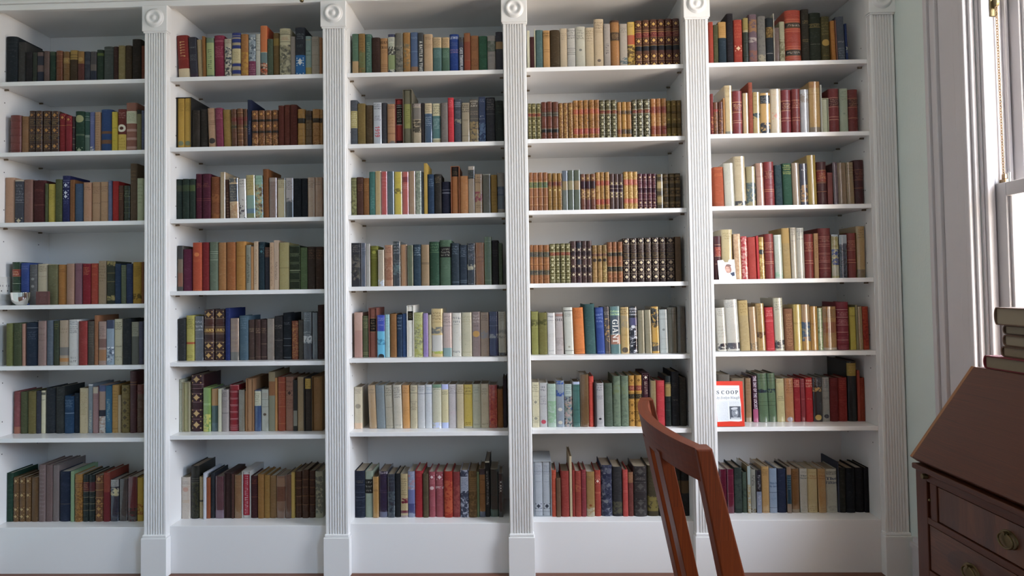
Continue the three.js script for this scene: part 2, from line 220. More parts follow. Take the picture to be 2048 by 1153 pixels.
// ---------------------------------------------------------------- books
const CELLS = [
[1,1,[
["c",-666.6,496,210.2,-42,0,"1e262c","l.12,.2:3c4448 x.26-.3:4a5054:1","tall black cloth book with ruled lines on ~R, ~B",151],
["c",-624.4,333,186.4,-46,0,"3c3a38","","black cloth book, nineteenth from window end, ~R, ~B",127],
["c",-591.1,282,141.5,-44,0,"1d1b1d","x.1-.2:3a3636:2","black cloth book, eighteenth from window end, ~R, ~B",105],
["c",-567.3,178,140.4,-46,0,"30362e","","slim black cloth book on ~R, ~B",105],
["j",-543.2,287,140.9,-47,0,"6b5550","b.12-.4:2a2c38 b.6-1:22283a","mauve brown jacketed book with black band on ~R, ~B",105],
["c",-514.2,232,143.9,-44,0,"64504a","","mauve brown cloth book on ~R, ~B",105],
["c",-488.8,261,141.9,-46,0,"21382a","b0-.12:3a4a38","black cloth book with grey-green top on ~R, ~B",105],
["l",-460.3,280,144.2,-44,0,"6e3c1e","r5 l.1,.3:9a6a30","chestnut brown leather book with ruled lines on ~R, ~B",105],
["l",-430.6,298,141.0,-47,0,"785422","r5 k.2-.36:8a6a34","brown leather book with brown label on ~R, ~B",105],
["c",-397.7,339,145.5,-46,0,"40301c","b0-.28:a0803c l.14,.22:3a2a18","dark brown cloth book with brown top on ~R, ~B",105],
["j",-366.1,276,140.2,-46,0,"5c2a22","b0-.38:946a2c o.25,.3:b08a44","dark maroon jacketed book with brown top on ~R, ~B",105],
["c",-339.2,247,138.8,-47,0,"343842","b.3-.4:4a4a52","black cloth book with charcoal band on ~R, ~B",105],
["j",-313.0,261,138.0,-47,0,"4c4648","b.4-.6:6a6058 b.6-1:242a3c","charcoal jacketed book with dark brown band on ~R, ~B",105],
["c",-284.4,294,145.8,-49,0,"2a3a2c","b.1-.18:5a6a30","dark green cloth book with green band on ~R, ~B",105],
["c",-246.2,416,157.1,-45,0,"4c524c","l.08,.1,.18:6a6e66","charcoal cloth book with ruled lines on ~R, ~B",112],
["c",-214.8,197,157.0,-47,0,"40261e","","dark brown cloth book, fifth from window end, ~R, ~B",108],
["c",-188.1,281,159.2,-43,0,"92804e","","olive cloth book on ~R, ~B",115],
["c",-159.9,267,160.1,-46,0,"42321f","","dark brown cloth book, third from window end, ~R, ~B",115],
["c",-125.5,407,187.0,-47,0,"2c231d","x.4-.5:4a3a2a:2","black cloth book, second from window end, ~R, ~B",133],
["c",-96.7,152,158.2,-49,0,"6e3622","","slim chestnut brown cloth book on ~R, ~B",108]]],
[1,2,[
["l",-648.3,479,169.1,-42,0,"6a2e28","r5","thick maroon leather book on ~R, ~B",122],
["c",-607.9,313,164.3,-48,0,"86603c","x.1-.2:5a3c24:2","brown cloth book with lettering on ~R, ~B",111],
["l",-577.5,278,187.7,-47,0,"3e2618","r6 k.2-.34:2a1814 k.55-.68:2a1814 d.1,.45,.82:a06c2c","dark brown leather book, seventeenth from window end, ~R, ~B",132],
["l",-546.0,289,186.0,-43,0,"40281a","r6 k.2-.34:2a1814 k.55-.68:2a1814 d.1,.45,.82:b0792e","dark brown leather book, sixteenth from window end, ~R, ~B",131],
["l",-513.6,343,186.1,-46,0,"40281a","r6 k.2-.34:2a1814 k.55-.68:2a1814 d.1,.45,.82:b0792e","dark brown leather book, fifteenth from window end, ~R, ~B",134],
["l",-476.8,357,183.7,-44,0,"40281a","r6 k.2-.34:2a1814 k.55-.68:2a1814 d.1,.45,.82:b0792e","dark brown leather book, fourteenth from window end, ~R, ~B",125],
["c",-445.0,263,173.0,-47,0,"7c1e22","l.3:b88a3c d.1:b88a3c","maroon cloth book, thirteenth from window end, ~R, ~B",115],
["c",-416.8,254,162.0,-44,0,"80202a","l.25:b88a3c d.1:b88a3c","maroon cloth book, twelfth from window end, ~R, ~B",110],
["l",-397.6,114,160.1,-49,0,"3a2226","r5 l.3,.6,.75:b0a070","slim maroon leather book with ruled lines on ~R, ~B",114],
["c",-368.7,378,179.9,-43,0,"1e3a2a","o.18,.38:9a9a6a l.55,.57:8a8f70 d.92:9aa080","dark green cloth book with round emblem on ~R, ~B",130],
["j",-338.3,213,177.2,-48,0,"24463e","b.55-1:52685c l.2,.57,.6:c0c4b4 x.08-.2:c0c4b4:2","dark green jacketed book with grey-green foot on ~R, ~B",124],
["j",-315.3,219,176.2,-47,0,"5c6490","x.1-.3:8a90b0:4 m.84-1:2a3048,d0ccb8","blue jacketed book with lettering on ~R, ~B",121],
["j",-290.6,221,174.7,-43,0,"a8825c","x.06-.98:6a4a30:16","tan jacketed book with lettering on ~R, ~B",127],
["c",-254.8,479,185.8,-45,0,"2c4672","b.5-.56:745034 b.7-.79:745034","thick blue cloth book with brown band on ~R, ~B",129],
["c",-217.1,225,173.8,-42,0,"c8b01c","l.4:8a7a14","yellow cloth book with ruled lines on ~R, ~B",115],
["j",-187.7,347,185.9,-46,0,"6a241c","b.58-1:d0ae3a x.07-.22:c8a8a0:3 o.44,.42:e8e0c8 o.44,.18:5a2a20 x.65-.9:a08020:4","maroon jacketed book with yellow foot on ~R, ~B",131],
["j",-146.0,472,212.1,-45,0,"8e5a48","k.17-.42:c4c0a0 x.2-.38:6a7a50:6 b.53-.58:b88e80 b.7-.75:b88e80 b.88-.93:b88e80","tall rust jacketed book with beige label on ~R, ~B",141],
["c",-111.1,182,180.4,-42,0,"74704e","b0-.1:262422","olive cloth book with black top on ~R, ~B",128],
["c",-95.7,110,178.0,-45,0,"565a72","x.5-.7:9094a8:3","slim slate grey cloth book with lettering on ~R, ~B",129]]],
[1,3,[
["j",-672.8,414,197.8,-46,0,"b48a6c","","orange jacketed book on ~R, ~B",143],
["j",-629.1,397,187.5,-43,0,"3a3c46","b0-.04:b8a890 x.1-.5:8a8c90:6 d.93:c0b08c l.46,.52:8a8c90","slate grey jacketed book with beige top on ~R, ~B",137],
["j",-590.6,357,187.5,-43,0,"7e5a4e","","chestnut brown jacketed book on ~R, ~B",129],
["c",-545.1,538,183.7,-46,0,"471c1c","x.2-.26:9a5a40:2 l.57:8a5a48","thick dark maroon cloth book with lettering on ~R, ~B",133],
["c",-512.2,102,169.9,-46,0,"4a5030","","slim dark green cloth book on ~R, ~B",121],
["c",-491.5,297,167.3,-48,0,"b09c30","x.15-.4:6a5c18:6","khaki cloth book with lettering on ~R, ~B",117],
["c",-458.6,290,186.1,-44,0,"4a502a","","dark green cloth book, thirteenth from window end, ~R, ~B",132],
["c",-427.4,318,201.0,-45,0,"1e2250","l.1,.14,.24:8a94b0 d.2,.36,.44:c8ccd8 x.5-.6:6a74a0:3","navy cloth book with ruled lines on ~R, ~B",133],
["c",-400.9,195,183.6,-46,0,"7a4e28","","brown cloth book on ~R, ~B",125],
["c",-371.3,381,166.1,-46,0,"3c506a","","navy cloth book, tenth from window end, ~R, ~B",112],
["j",-334.0,315,170.5,-42,0,"ac8060","x.1-.2:6a4a3a:2","rust jacketed book with lettering on ~R, ~B",120],
["j",-299.0,369,172.2,-48,0,"aa845f","x.1-.3:6a4a3a:4 x.5-.55:6a4a3a:1","tan jacketed book, eighth from window end, ~R, ~B",125],
["j",-261.5,336,171.7,-45,0,"ae8660","x.1-.25:6a4a3a:3 l.5:7a5a48","tan jacketed book with ruled lines on ~R, ~B",123],
["c",-235.7,144,176.5,-43,0,"626a86","","slim slate grey cloth book on ~R, ~B",120],
["c",-214.3,267,173.8,-46,0,"a0221c","","red cloth book on ~R, ~B",121],
["c",-190.9,185,155.0,-46,0,"553626","x.2-.4:b88a40:4","short dark brown cloth book with lettering on ~R, ~B",105],
["l",-166.8,283,154.8,-48,0,"28301e","r6 l.15,.3,.45,.6,.75:7a8058 x.2-.3:8a8a60:2","short black leather book with ruled lines on ~R, ~B",113],
["c",-135.5,303,247.2,-45,0,"5a4834","x.1-.3:8a6a3c:3","tall dark brown cloth book with lettering on ~R, ~B",172],
["j",-106.2,252,183.9,-43,0,"aab08c","x.1-.6:6a7458:6","beige jacketed book with lettering on ~R, ~B",123]]],
[1,4,[
["l",-644.4,399,182.7,-48,0,"1d3a22","l.5,.68:c0c8b0 k.17-.34:8e2a24 x.2-.32:e0d0b0:2 r3","dark green leather book with maroon label on ~R, ~B",131],
["c",-602.6,368,178.4,-44,0,"2c4280","x.06-.16:8a96b8:2","blue cloth book with lettering on ~R, ~B",130],
["c",-567.4,321,170.8,-45,0,"565658","o.36,.16:8a8a88 o.54,.16:8a8a88 x.1-.3:7a7a78:3","charcoal cloth book with round emblem on ~R, ~B",116],
["j",-529.3,423,173.2,-47,0,"b0a488","x.05-.2:5a4a38:3 x.3-.32:4a3a2c:1","beige jacketed book with lettering on ~R, ~B",116],
["c",-483.2,443,168.8,-44,0,"605e3e","","olive cloth book on ~R, ~B",116],
["c",-442.3,360,168.3,-46,0,"a06a2a","x.1-.2:6a4418:2","ochre cloth book with lettering on ~R, ~B",120],
["j",-406.1,305,171.8,-42,0,"9a7660","","rust jacketed book on ~R, ~B",124],
["j",-374.0,320,173.0,-48,0,"7a505a","x.15-.2:5a363c:1","maroon jacketed book with lettering on ~R, ~B",121],
["c",-338.7,340,170.9,-46,0,"7e1522","x.08-.28:d0a050:5","maroon cloth book with lettering on ~R, ~B",117],
["c",-305.1,315,171.9,-49,0,"a03a28","x.04-.1:d89858:2 x.25-.3:d89858:2","red cloth book with lettering on ~R, ~B",114],
["j",-270.7,342,181.9,-47,0,"9c8464","x.1-.5:6a5034:6","tan jacketed book with lettering on ~R, ~B",128],
["c",-232.6,369,179.7,-44,0,"34382a","m0-.12:34382a,a08c50 m.8-.92:34382a,a08c50 l.28,.48:a08c50","black cloth book with mottled picture on ~R, ~B",120],
["c",-201.6,234,168.7,-43,0,"24344e","","navy cloth book, fifth from window end, ~R, ~B",119],
["c",-178.3,217,163.2,-46,0,"5c6248","x.06-.3:8a8e70:4","grey-green cloth book with lettering on ~R, ~B",110],
["c",-152.0,267,168.0,-43,0,"24304e","","navy cloth book, third from window end, ~R, ~B",114],
["c",-119.8,360,174.5,-43,0,"a88018","x.1-.36:5a4410:8 m.76-.9:a88018,5a4410","khaki cloth book with lettering on ~R, ~B",121],
["c",-97.7,67,175.1,-48,0,"7a4a28","","slim chestnut brown cloth book on ~R, ~B",124]]],
[1,5,[
["c",-642.7,293,176.6,-14,0,"6a6e38","","olive cloth book on ~R, ~B",120],
["c",-607.8,359,177.3,-12,0,"40482c","x.2-.4:6a6e50:4","dark green cloth book with lettering on ~R, ~B",124],
["c",-582.0,126,175.1,-15,5,"a87c68","","rust cloth book, sixteenth from window end, ~R, ~B",116],
["c",-547.4,526,178.2,-13,0,"1f2a3c","l.12:aab0b0 x.2-.4:5a6474:4","thick navy cloth book with ruled lines on ~R, ~B",127],
["j",-502.4,319,185.4,-10,0,"8a7068","x.1-.5:6a5048:3","mauve brown jacketed book with lettering on ~R, ~B",133],
["c",-470.8,297,187.5,-16,0,"5a6470","x.2-.9:6a7480:3","slate grey cloth book with lettering on ~R, ~B",126],
["c",-444.2,219,185.4,-15,0,"343c2c","x.05-.2:9a8a40:3","black cloth book with lettering on ~R, ~B",124],
["j",-412.6,396,186.7,-16,0,"a8947c","b.6-.78:7a7670 b.84-.92:b88044 x.15-.3:8a7458:2","beige jacketed book with grey band on ~R, ~B",124],
["j",-370.2,419,189.0,-14,0,"c8c6c0","x.03-.12:4a5468:2 x.14-.3:3a3c48:4 x.8-.95:6a6a6a:2","pale grey jacketed book with lettering on ~R, ~B",129],
["c",-328.5,351,182.5,-10,0,"882e2a","","maroon cloth book on ~R, ~B",131],
["c",-296.4,274,181.9,-14,0,"4a443c","x.1-.6:6a6456:9","dark brown cloth book with lettering on ~R, ~B",132],
["c",-273.7,164,205.7,-15,0,"94603c","","rust cloth book, seventh from window end, ~R, ~B",141],
["j",-247.2,329,179.6,-13,0,"a08478","x.1-.35:5a3c40:6 b.4-.6:7a5a50 b.65-.9:a07048","dusty pink jacketed book with reddish brown band on ~R, ~B",121],
["j",-214.6,308,185.1,-13,0,"8c9caa","b0-.19:3e4660 m.6-.95:8c9caa,e0e4e8,4a5468","slate grey jacketed book with navy top on ~R, ~B",135],
["j",-181.4,340,189.0,-16,0,"c0b696","x.06-.24:4a4438:4 x.58-.62:3a3a3a:1 x.8-.92:8a8470:2","beige jacketed book, fourth from window end, ~R, ~B",126],
["c",-143.6,339,190.4,-11,0,"26282a","","black cloth book, third from window end, ~R, ~B",130],
["j",-109.9,318,176.1,-15,0,"8c8874","x.02-.3:4a5034:6 b.34-1:5a5a50","taupe jacketed book with dark brown foot on ~R, ~B",126],
["c",-84.4,171,177.5,-14,0,"4a4a5c","","slim slate grey cloth book on ~R, ~B",129]]],
[1,6,[
["c",-670.9,287,179.2,-94,0,"8a4a4c","b.84-1:a86a54","maroon cloth book with rust foot on ~R, ~B",129],
["c",-638.0,323,177.5,-91,0,"4a5030","","dark green cloth book on ~R, ~B",121],
["c",-601.8,348,179.4,-88,0,"6c6232","","olive cloth book on ~R, ~B",130],
["c",-574.5,181,181.3,-90,0,"33353f","","black cloth book, sixteenth from window end, ~R, ~B",130],
["j",-555.8,177,181.3,-94,0,"d4cca8","b.04-.1:6a6658 x.12-.3:5a584c:1 x.2-.24:6a6658:1","beige jacketed book with dark brown band on ~R, ~B",123],
["c",-523.9,441,193.9,-93,0,"282c32","","thick black cloth book on ~R, ~B",136],
["c",-481.6,358,199.1,-90,0,"2f3230","x.2-.3:4a4e50:2","black cloth book with lettering on ~R, ~B",136],
["c",-440.9,409,158.6,-88,0,"22405f","x.1-.3:9ab0c0:5 l.46:c0ccd8","short navy cloth book with lettering on ~R, ~B",107],
["c",-408.7,218,169.9,-93,0,"14202e","","black cloth book, eleventh from window end, ~R, ~B",119],
["j",-376.2,349,191.5,-87,0,"c8b48a","x.08-.6:9a8458:14","golden tan jacketed book with lettering on ~R, ~B",137],
["j",-348.2,194,207.2,-92,0,"8a9298","b0-.03:d8d8d8 u.5-.95:e0dcb0","grey jacketed book with off-white top on ~R, ~B",146],
["j",-324.6,210,196.3,-87,0,"a47c78","b0-.14:c4b49a l.2,.24:7a5a58","dusty pink jacketed book with beige top on ~R, ~B",133],
["j",-299.2,282,202.3,-93,0,"b0907c","b0-.13:5a6488 b.52-.65:30303c m.65-1:30303c,d0c8c0","rust jacketed book with blue top on ~R, ~B",146],
["j",-270.4,268,199.4,-92,0,"2c6484","u.1-.95:c8d4c0","blue jacketed book with sideways lettering on ~R, ~B",144],
["c",-242.6,272,202.5,-93,0,"b88a44","x.1-.6:8a6428:8 l.9,.92:7a5420","tan cloth book with lettering on ~R, ~B",138],
["p",-222.7,104,159.5,-92,0,"b8a07c","","short tan thin volume on ~R, ~B",115],
["l",-197.6,373,202.4,-90,0,"7a662c","r6 d.1,.37,.54,.68,.85:4a3a14 l.18,.3:5a4818","olive leather book with gilt ornaments on ~R, ~B",142],
["l",-162.6,296,261.5,-88,0,"4c2024","l.18,.22:c08a3c r0","tall dark maroon leather book with ruled lines on ~R, ~B",184],
["l",-133.1,278,204.7,-89,0,"5a3c24","r5 b0-.2:6a3024","dark brown leather book with maroon top on ~R, ~B",148]]],
[1,7,[
["c",-680.1,268,204.2,-69,0,"204030","x.2-.8:3a6048:6","dark green cloth book with lettering on ~R, ~B",146],
["l",-653.4,250,185.1,-69,0,"6e4c22","d.08,.4,.72,.88:c0a468 r5","dark brown leather book, eighteenth from window end, ~R, ~B",134],
["l",-626.9,264,184.8,-69,0,"6e4c22","d.08,.4,.72,.88:c0a468 r5","dark brown leather book, seventeenth from window end, ~R, ~B",131],
["l",-600.4,245,185.5,-69,0,"6e4c22","d.08,.4,.72,.88:c0a468 r5","dark brown leather book, sixteenth from window end, ~R, ~B",126],
["l",-571.2,323,186.4,-68,0,"64461f","r0","dark brown leather book, fifteenth from window end, ~R, ~B",133],
["j",-539.2,290,237.8,-67,0,"7e6864","x.05-.9:a09090:12","tall mauve brown jacketed book with lettering on ~R, ~B",157],
["j",-510.1,274,237.0,-69,0,"745c58","","mauve brown jacketed book, thirteenth from window end, ~R, ~B",161],
["j",-482.5,263,235.0,-71,0,"7e706c","","mauve brown jacketed book, twelfth from window end, ~R, ~B",171],
["c",-442.5,514,209.6,-70,0,"1e2840","x.24-.3:3a4460:2 l.65:7a6a50","thick navy cloth book with lettering on ~R, ~B",148],
["p",-407.1,131,210.4,-66,0,"8aa67a","","grey-green thin volume on ~R, ~B",158],
["l",-382.3,345,198.4,-65,0,"a87424","r6 k.16-.3:8a5420 m.3-1:a87424,7a4e14","ochre leather book with brown label on ~R, ~B",134],
["l",-351.7,250,196.0,-67,0,"1c2824","r6 k.16-.32:5a2024 b.16-.36:5a2024 l.36,.48,.62,.76:a8946a","black leather book with dark maroon label on ~R, ~B",132],
["l",-325.9,250,195.8,-67,0,"1c2824","r6 b.16-.36:5a2024 l.36,.48,.62,.76:a8946a","black leather book, seventh from window end, ~R, ~B",137],
["l",-294.3,367,193.2,-67,0,"7a4a28","l.16,.32,.48,.62:d0a050 d.08,.56,.72,.86:c08e44 r5","brown leather book with ruled lines on ~R, ~B",136],
["c",-261.6,263,204.4,-66,0,"9a4230","b.4-1:82282c","red cloth book with maroon foot on ~R, ~B",138],
["w",-229.9,353,174.0,-69,0,"2c3040","m.2-.4:2c3040,d8c890 b0-.17:a8a49c x.03-.16:3a3c40:4","navy jacketed book with grey top on ~R, ~B",117],
["w",-193.3,363,176.3,-72,0,"4a423c","","dark brown jacketed book on ~R, ~B",125],
["w",-151.6,398,186.2,-67,0,"6a1c22","m.7-1:6a1c22,3a3028","maroon jacketed book with mottled picture on ~R, ~B",136],
["j",-119.1,235,181.2,-69,0,"c09a1e","m.6-.85:c09a1e,9a5a14","khaki jacketed book with mottled picture on ~R, ~B",126]]],
[2,1,[
["j",77.2,489,193.0,-44,32,"802218","b.74-1:d8c49c u.1-.5:c8a468 x.5-.55:a04a34:1","thick maroon jacketed book with golden tan foot on ~R, ~B",141],
["j",120.0,331,184.8,-44,28,"2c2c36","x.22-.26:a8a8a0:1 x.4-.55:8a8a88:4 b.85-1:3c2c3c","black jacketed book, nineteenth from window end, ~R, ~B",132],
["c",149.0,214,174.6,-47,24,"a89068","","tan cloth book, eighteenth from window end, ~R, ~B",120],
["p",166.9,103,188.1,-44,15,"8a5a24","","brown thin volume on ~R, ~B",140],
["j",191.0,340,182.0,-48,8,"6a8268","k.12-.88:a0ac70 u.14-.86:5a6a48","grey-green jacketed book with sage green label on ~R, ~B",129],
["c",230.8,429,190.7,-48,12,"822440","l.12,.14:b87a80 x.24-.5:c88a8c:6","plum cloth book with ruled lines on ~R, ~B",139],
["j",269.4,305,174.2,-46,6,"b8ac94","m.2-1:d0c8b0,3c4044,5a6068,2c3848 x.02-.12:6a5a44:2","beige jacketed book, fourteenth from window end, ~R, ~B",121],
["j",305.6,385,198.8,-44,0,"a89878","b.07-.1:2c3878 b0-.06:2c3878 b.13-.21:2c3878 b.27-.34:2c3878 b.34-.64:c8b888 x.4-.6:8a7a58:5 b.66-.72:2c3878 b.8-.88:2c3878 b.96-1:2c3878","tan jacketed book with blue band on ~R, ~B",145],
["c",340.9,306,191.8,-43,0,"a06a34","m.4-.9:a06a34,b88a30","ochre cloth book with mottled picture on ~R, ~B",134],
["j",372.1,302,191.1,-46,0,"8a98a0","m.06-.58:8a98a0,c8ccc8,3c4a58 b.6-1:783050 x.66-.95:c8a0a8:6","slate grey jacketed book with plum foot on ~R, ~B",136],
["j",397.2,185,193.0,-48,0,"b8b4a4","x.08-.3:5a5a50:4 l.36:4a4a44","pale grey jacketed book with lettering on ~R, ~B",138],
["j",421.9,285,227.2,-47,0,"c4562c","b0-.5:d0743c b.5-.7:6a8080 m.7-1:6a5a4c,2c2c28,c8b8a0 l.5:e0d8b0","tall orange jacketed book with slate grey band on ~R, ~B",152],
["c",449.0,243,170.4,-48,0,"4c5844","","grey-green cloth book on ~R, ~B",120],
["c",474.9,259,195.5,-49,0,"6a5228","b.12-.28:8a7030","dark brown cloth book with olive band on ~R, ~B",133],
["j",513.7,456,211.6,-42,0,"c4ba94","m.33-1:b0a888,5a584c,8a8468 x.05-.12:5a5848:3 l.12,.27:3c3a34 x.17-.24:a84a34:3","thick beige jacketed book with mottled picture on ~R, ~B",149],
["j",546.6,187,177.8,-47,0,"9a8c80","","taupe jacketed book on ~R, ~B",122],
["j",578.2,424,215.4,-45,0,"2c3038","b.55-1:2470b0 x.12-.24:9aa0a0:3 x.34-.4:8a9090:2 d.66,.7,.96:e8ece8","black jacketed book with blue foot on ~R, ~B",148],
["j",612.7,251,178.4,-48,0,"8aa098","x.06-.12:c89a48:1 x.32-.5:2c3a34:2 b.75-1:a89a58","grey-green jacketed book with khaki foot on ~R, ~B",125],
["j",642.7,330,175.2,-46,0,"a89c8c","x.06-.24:7a6c5c:4 l.45,.7:8a7c6c","beige jacketed book, second from window end, ~R, ~B",124],
["c",665.2,104,171.1,-48,0,"a06a40","","slim tan cloth book on ~R, ~B",124]]],
[2,2,[
["s",80.0,652,223.8,-47,0,"15130f","","tall black slipcase on ~R, ~B",166],
["i",65.0,295,217.3,-50,0,"b8902c","o.88,.3:7a8060 x.08-.26:6a5414:6","khaki slipcased book, twenty-second from window end, ~R, ~B",158,2.6],
["i",95.0,295,217.3,-50,0,"b8902c","o.88,.3:7a8060 x.08-.26:6a5414:6","khaki slipcased book, twenty-first from window end, ~R, ~B",158,2.6],
["c",130.8,326,166.9,-44,0,"2c251e","","black cloth book, twentieth from window end, ~R, ~B",117],
["c",164.4,329,171.2,-49,0,"28221c","","black cloth book, nineteenth from window end, ~R, ~B",115],
["j",199.9,308,174.0,-45,20,"b08868","x.1-.16:6a3a30:2 l.32,.36,.4:6a4434 o.8,.34:3c3430","tan jacketed book with lettering on ~R, ~B",125],
["c",232.4,306,173.8,-42,18,"7c3048","x.05-.25:a86a70:4 l.26:a86a70","plum cloth book with lettering on ~R, ~B",124],
["c",265.7,341,166.1,-45,18,"947430","x.2-.3:7a5c20:2","olive cloth book with lettering on ~R, ~B",117],
["l",295.4,219,167.5,-42,12,"5c3620","r6 k.4-.5:1e1a16 b.22-.32:6a2a20","chestnut brown leather book, fifteenth from window end, ~R, ~B",111],
["l",320.3,259,169.9,-44,10,"6c4224","r6 b.22-.4:6a2a1e l.1,.5,.65,.8:b88a48","chestnut brown leather book with ruled lines on ~R, ~B",115],
["l",342.6,160,168.8,-48,6,"5c3820","r6 k.4-.5:1e1a16 b.2-.3:6a2a20","slim chestnut brown leather book with black label on ~R, ~B",119],
["p",360.2,159,207.4,-49,0,"161e3c","u.4-.75:a8b0c0","tall navy thin volume with sideways lettering on ~R, ~B",147],
["l",384.1,273,159.6,-44,5,"74461e","r6 b.24-.3:2a1e16 b.54-.6:2a1e16 d.1,.42:c88c40 m.65-1:74461e,c08848","brown leather book, eleventh from window end, ~R, ~B",112],
["l",412.5,275,160.1,-45,4,"74461e","r6 b.24-.3:2a1e16 b.54-.6:2a1e16 d.1,.42:c88c40 m.65-1:74461e,c08848","brown leather book, tenth from window end, ~R, ~B",107],
["l",441.1,269,160.5,-45,0,"74461e","r6 b.24-.3:2a1e16 b.54-.6:2a1e16 d.1,.42:c88c40 m.65-1:74461e,c08848","brown leather book, ninth from window end, ~R, ~B",109],
["l",469.0,274,161.4,-47,0,"74461e","r6 b.24-.3:2a1e16 b.54-.6:2a1e16 d.1,.42:c88c40 m.65-1:74461e,c08848","brown leather book, eighth from window end, ~R, ~B",115],
["c",496.0,225,177.9,-43,0,"582418","","dark maroon cloth book, seventh from window end, ~R, ~B",125],
["c",520.0,240,181.6,-47,0,"5c281a","x.1-.24:8a4a28:3","dark maroon cloth book with lettering on ~R, ~B",127],
["c",547.9,292,181.6,-45,0,"582418","","dark maroon cloth book, fifth from window end, ~R, ~B",125],
["l",579.7,328,162.7,-48,0,"ae7c30","b.24-.37:2c2418 r5 l.5,.8:8a5c20","ochre leather book with black band on ~R, ~B",119],
["l",611.5,292,155.8,-48,0,"624826","b0-.1:4c3218 b.1-.26:38281c r5","dark brown leather book on ~R, ~B",112],
["l",644.7,338,160.3,-44,0,"b07a38","b.24-.36:3a2a1c r5 m.4-1:b07a38,9a6428","ochre leather book with gilt tooling on ~R, ~B",115],
["l",666.8,88,158.9,-45,0,"a87434","b.24-.36:3a2a1c r5","slim ochre leather book with dark brown band on ~R, ~B",112]]],
[2,3,[
["c",60.2,255,173.9,-46,0,"1f2d28","b.15-.3:3a4230","black cloth book, twentieth from window end, ~R, ~B",125],
["c",89.7,294,174.5,-42,0,"203026","b.15-.3:34442a","black cloth book, nineteenth from window end, ~R, ~B",120],
["c",116.8,233,174.1,-43,0,"203026","b.15-.3:44542a","black cloth book, eighteenth from window end, ~R, ~B",120],
["c",143.1,276,195.6,-48,0,"4c1428","x.2-.3:b07840:3 l.54,.58:8a4a3c","plum cloth book, seventeenth from window end, ~R, ~B",137],
["c",175.8,342,195.1,-45,0,"4c142a","x.2-.3:b07840:3 l.54,.58:8a4a3c","plum cloth book, sixteenth from window end, ~R, ~B",132],
["c",213.8,402,181.9,-48,0,"7c4420","m.4-.6:7c4420,945a2c m.85-1:7c4420,945a2c","chestnut brown cloth book with mottled picture on ~R, ~B",121],
["w",245.5,203,200.9,-46,0,"b0946c","","tan jacketed book, fourteenth from window end, ~R, ~B",146],
["c",265.6,139,168.5,-47,15,"4a2c1e","x.3-.95:d0b890:9","slim dark brown cloth book with lettering on ~R, ~B",111],
["w",293.8,375,174.1,-42,16,"d0ac7c","b.15-.57:34343c x.18-.55:c8b48c:6 m0-.12:d0ac7c,3c3c40 m.6-1:d0ac7c,b88a5c","golden tan jacketed book with black band on ~R, ~B",125],
["w",329.2,304,170.3,-44,12,"c4bcb4","x.02-.16:4a484c:2 m.5-1:c4bcb4,3c3038,c4bcb4 l.2:8a8484","pale grey jacketed book with lettering on ~R, ~B",115],
["w",363.3,365,185.9,-47,12,"b09c58","x.05-.35:7a6628:5 b.46-.76:7a9a88 b.76-.87:5a7888 b.87-1:7a8458","khaki jacketed book with grey-green band on ~R, ~B",129],
["w",399.8,343,183.6,-48,10,"8ab094","m.2-1:b09a60,8a6a3c,5a3c28,c8b078 x.05-.16:5a7a64:2","pale green jacketed book with mottled picture on ~R, ~B",131],
["c",430.4,228,209.6,-44,8,"7c4a1e","","tall brown cloth book on ~R, ~B",150],
["w",460.0,319,172.8,-43,0,"84685c","b0-.1:9a8478 l.2:6a5048","chestnut brown jacketed book with taupe top on ~R, ~B",125],
["w",494.4,355,171.2,-48,0,"c4b080","x.04-.25:5a4a34:5 b0-.04:6a5a48","straw jacketed book with dark brown top on ~R, ~B",121],
["w",530.9,326,170.3,-42,0,"3c3e46","m0-.6:b0a4a0,b0a4a0 b0-.5:b0a4a0 x.06-.3:4a4448:5","slate grey jacketed book with pale grey top on ~R, ~B",122],
["c",563.9,318,167.3,-43,0,"12161c","x.12-.28:3a3c40:3","black cloth book, fourth from window end, ~R, ~B",122],
["c",593.0,246,167.4,-46,0,"12161c","x.15-.2:3a3c40:1","black cloth book, third from window end, ~R, ~B",116],
["w",621.3,305,171.7,-48,0,"b49478","x.08-.26:6a4c3c:4","tan jacketed book, second from window end, ~R, ~B",118],
["w",652.5,303,171.8,-48,0,"a87c5c","x.1-.2:6a4c3c:2","tan jacketed book, first from window end, ~R, ~B",121]]],
[2,4,[
["j",62.3,213,191.7,-49,0,"6c645c","b0-.3:3c3c3c b.3-.6:7a6a58 b.6-.9:8a5a44 b.9-1:4a4844","dark brown jacketed book with black top on ~R, ~B",128],
["c",93.9,401,176.2,-49,0,"5a1a36","","plum cloth book on ~R, ~B",119],
["c",136.1,390,203.2,-44,0,"b44a28","o.25,.2:d8783c x.35-.4:d8783c:2 l.98:d8783c","rust cloth book with round emblem on ~R, ~B",138],
["c",171.4,302,204.0,-48,0,"7c1c1e","","maroon cloth book on ~R, ~B",138],
["c",206.2,362,204.6,-46,0,"64705c","l.2,.24,.37:b0b8a0 x.27-.34:a0a890:2","grey-green cloth book with ruled lines on ~R, ~B",148],
["c",242.3,344,201.7,-47,0,"a06c38","","tan cloth book on ~R, ~B",139],
["c",280.0,392,202.8,-46,0,"9c5c28","x.34-.4:c88a48:2","brown cloth book with lettering on ~R, ~B",142],
["c",321.8,428,204.9,-46,0,"b0782c","l.3:8a5820","ochre cloth book with ruled lines on ~R, ~B",147],
["j",354.7,214,189.4,-46,0,"8c8a78","u.1-.95:2c3428","taupe jacketed book with sideways lettering on ~R, ~B",131],
["p",372.1,117,183.1,-46,0,"c88c50","","tan thin volume, eleventh from window end, ~R, ~B",129],
["p",387.7,158,203.6,-43,0,"c4a888","u.1-.95:8a6040","tan thin volume, tenth from window end, ~R, ~B",152],
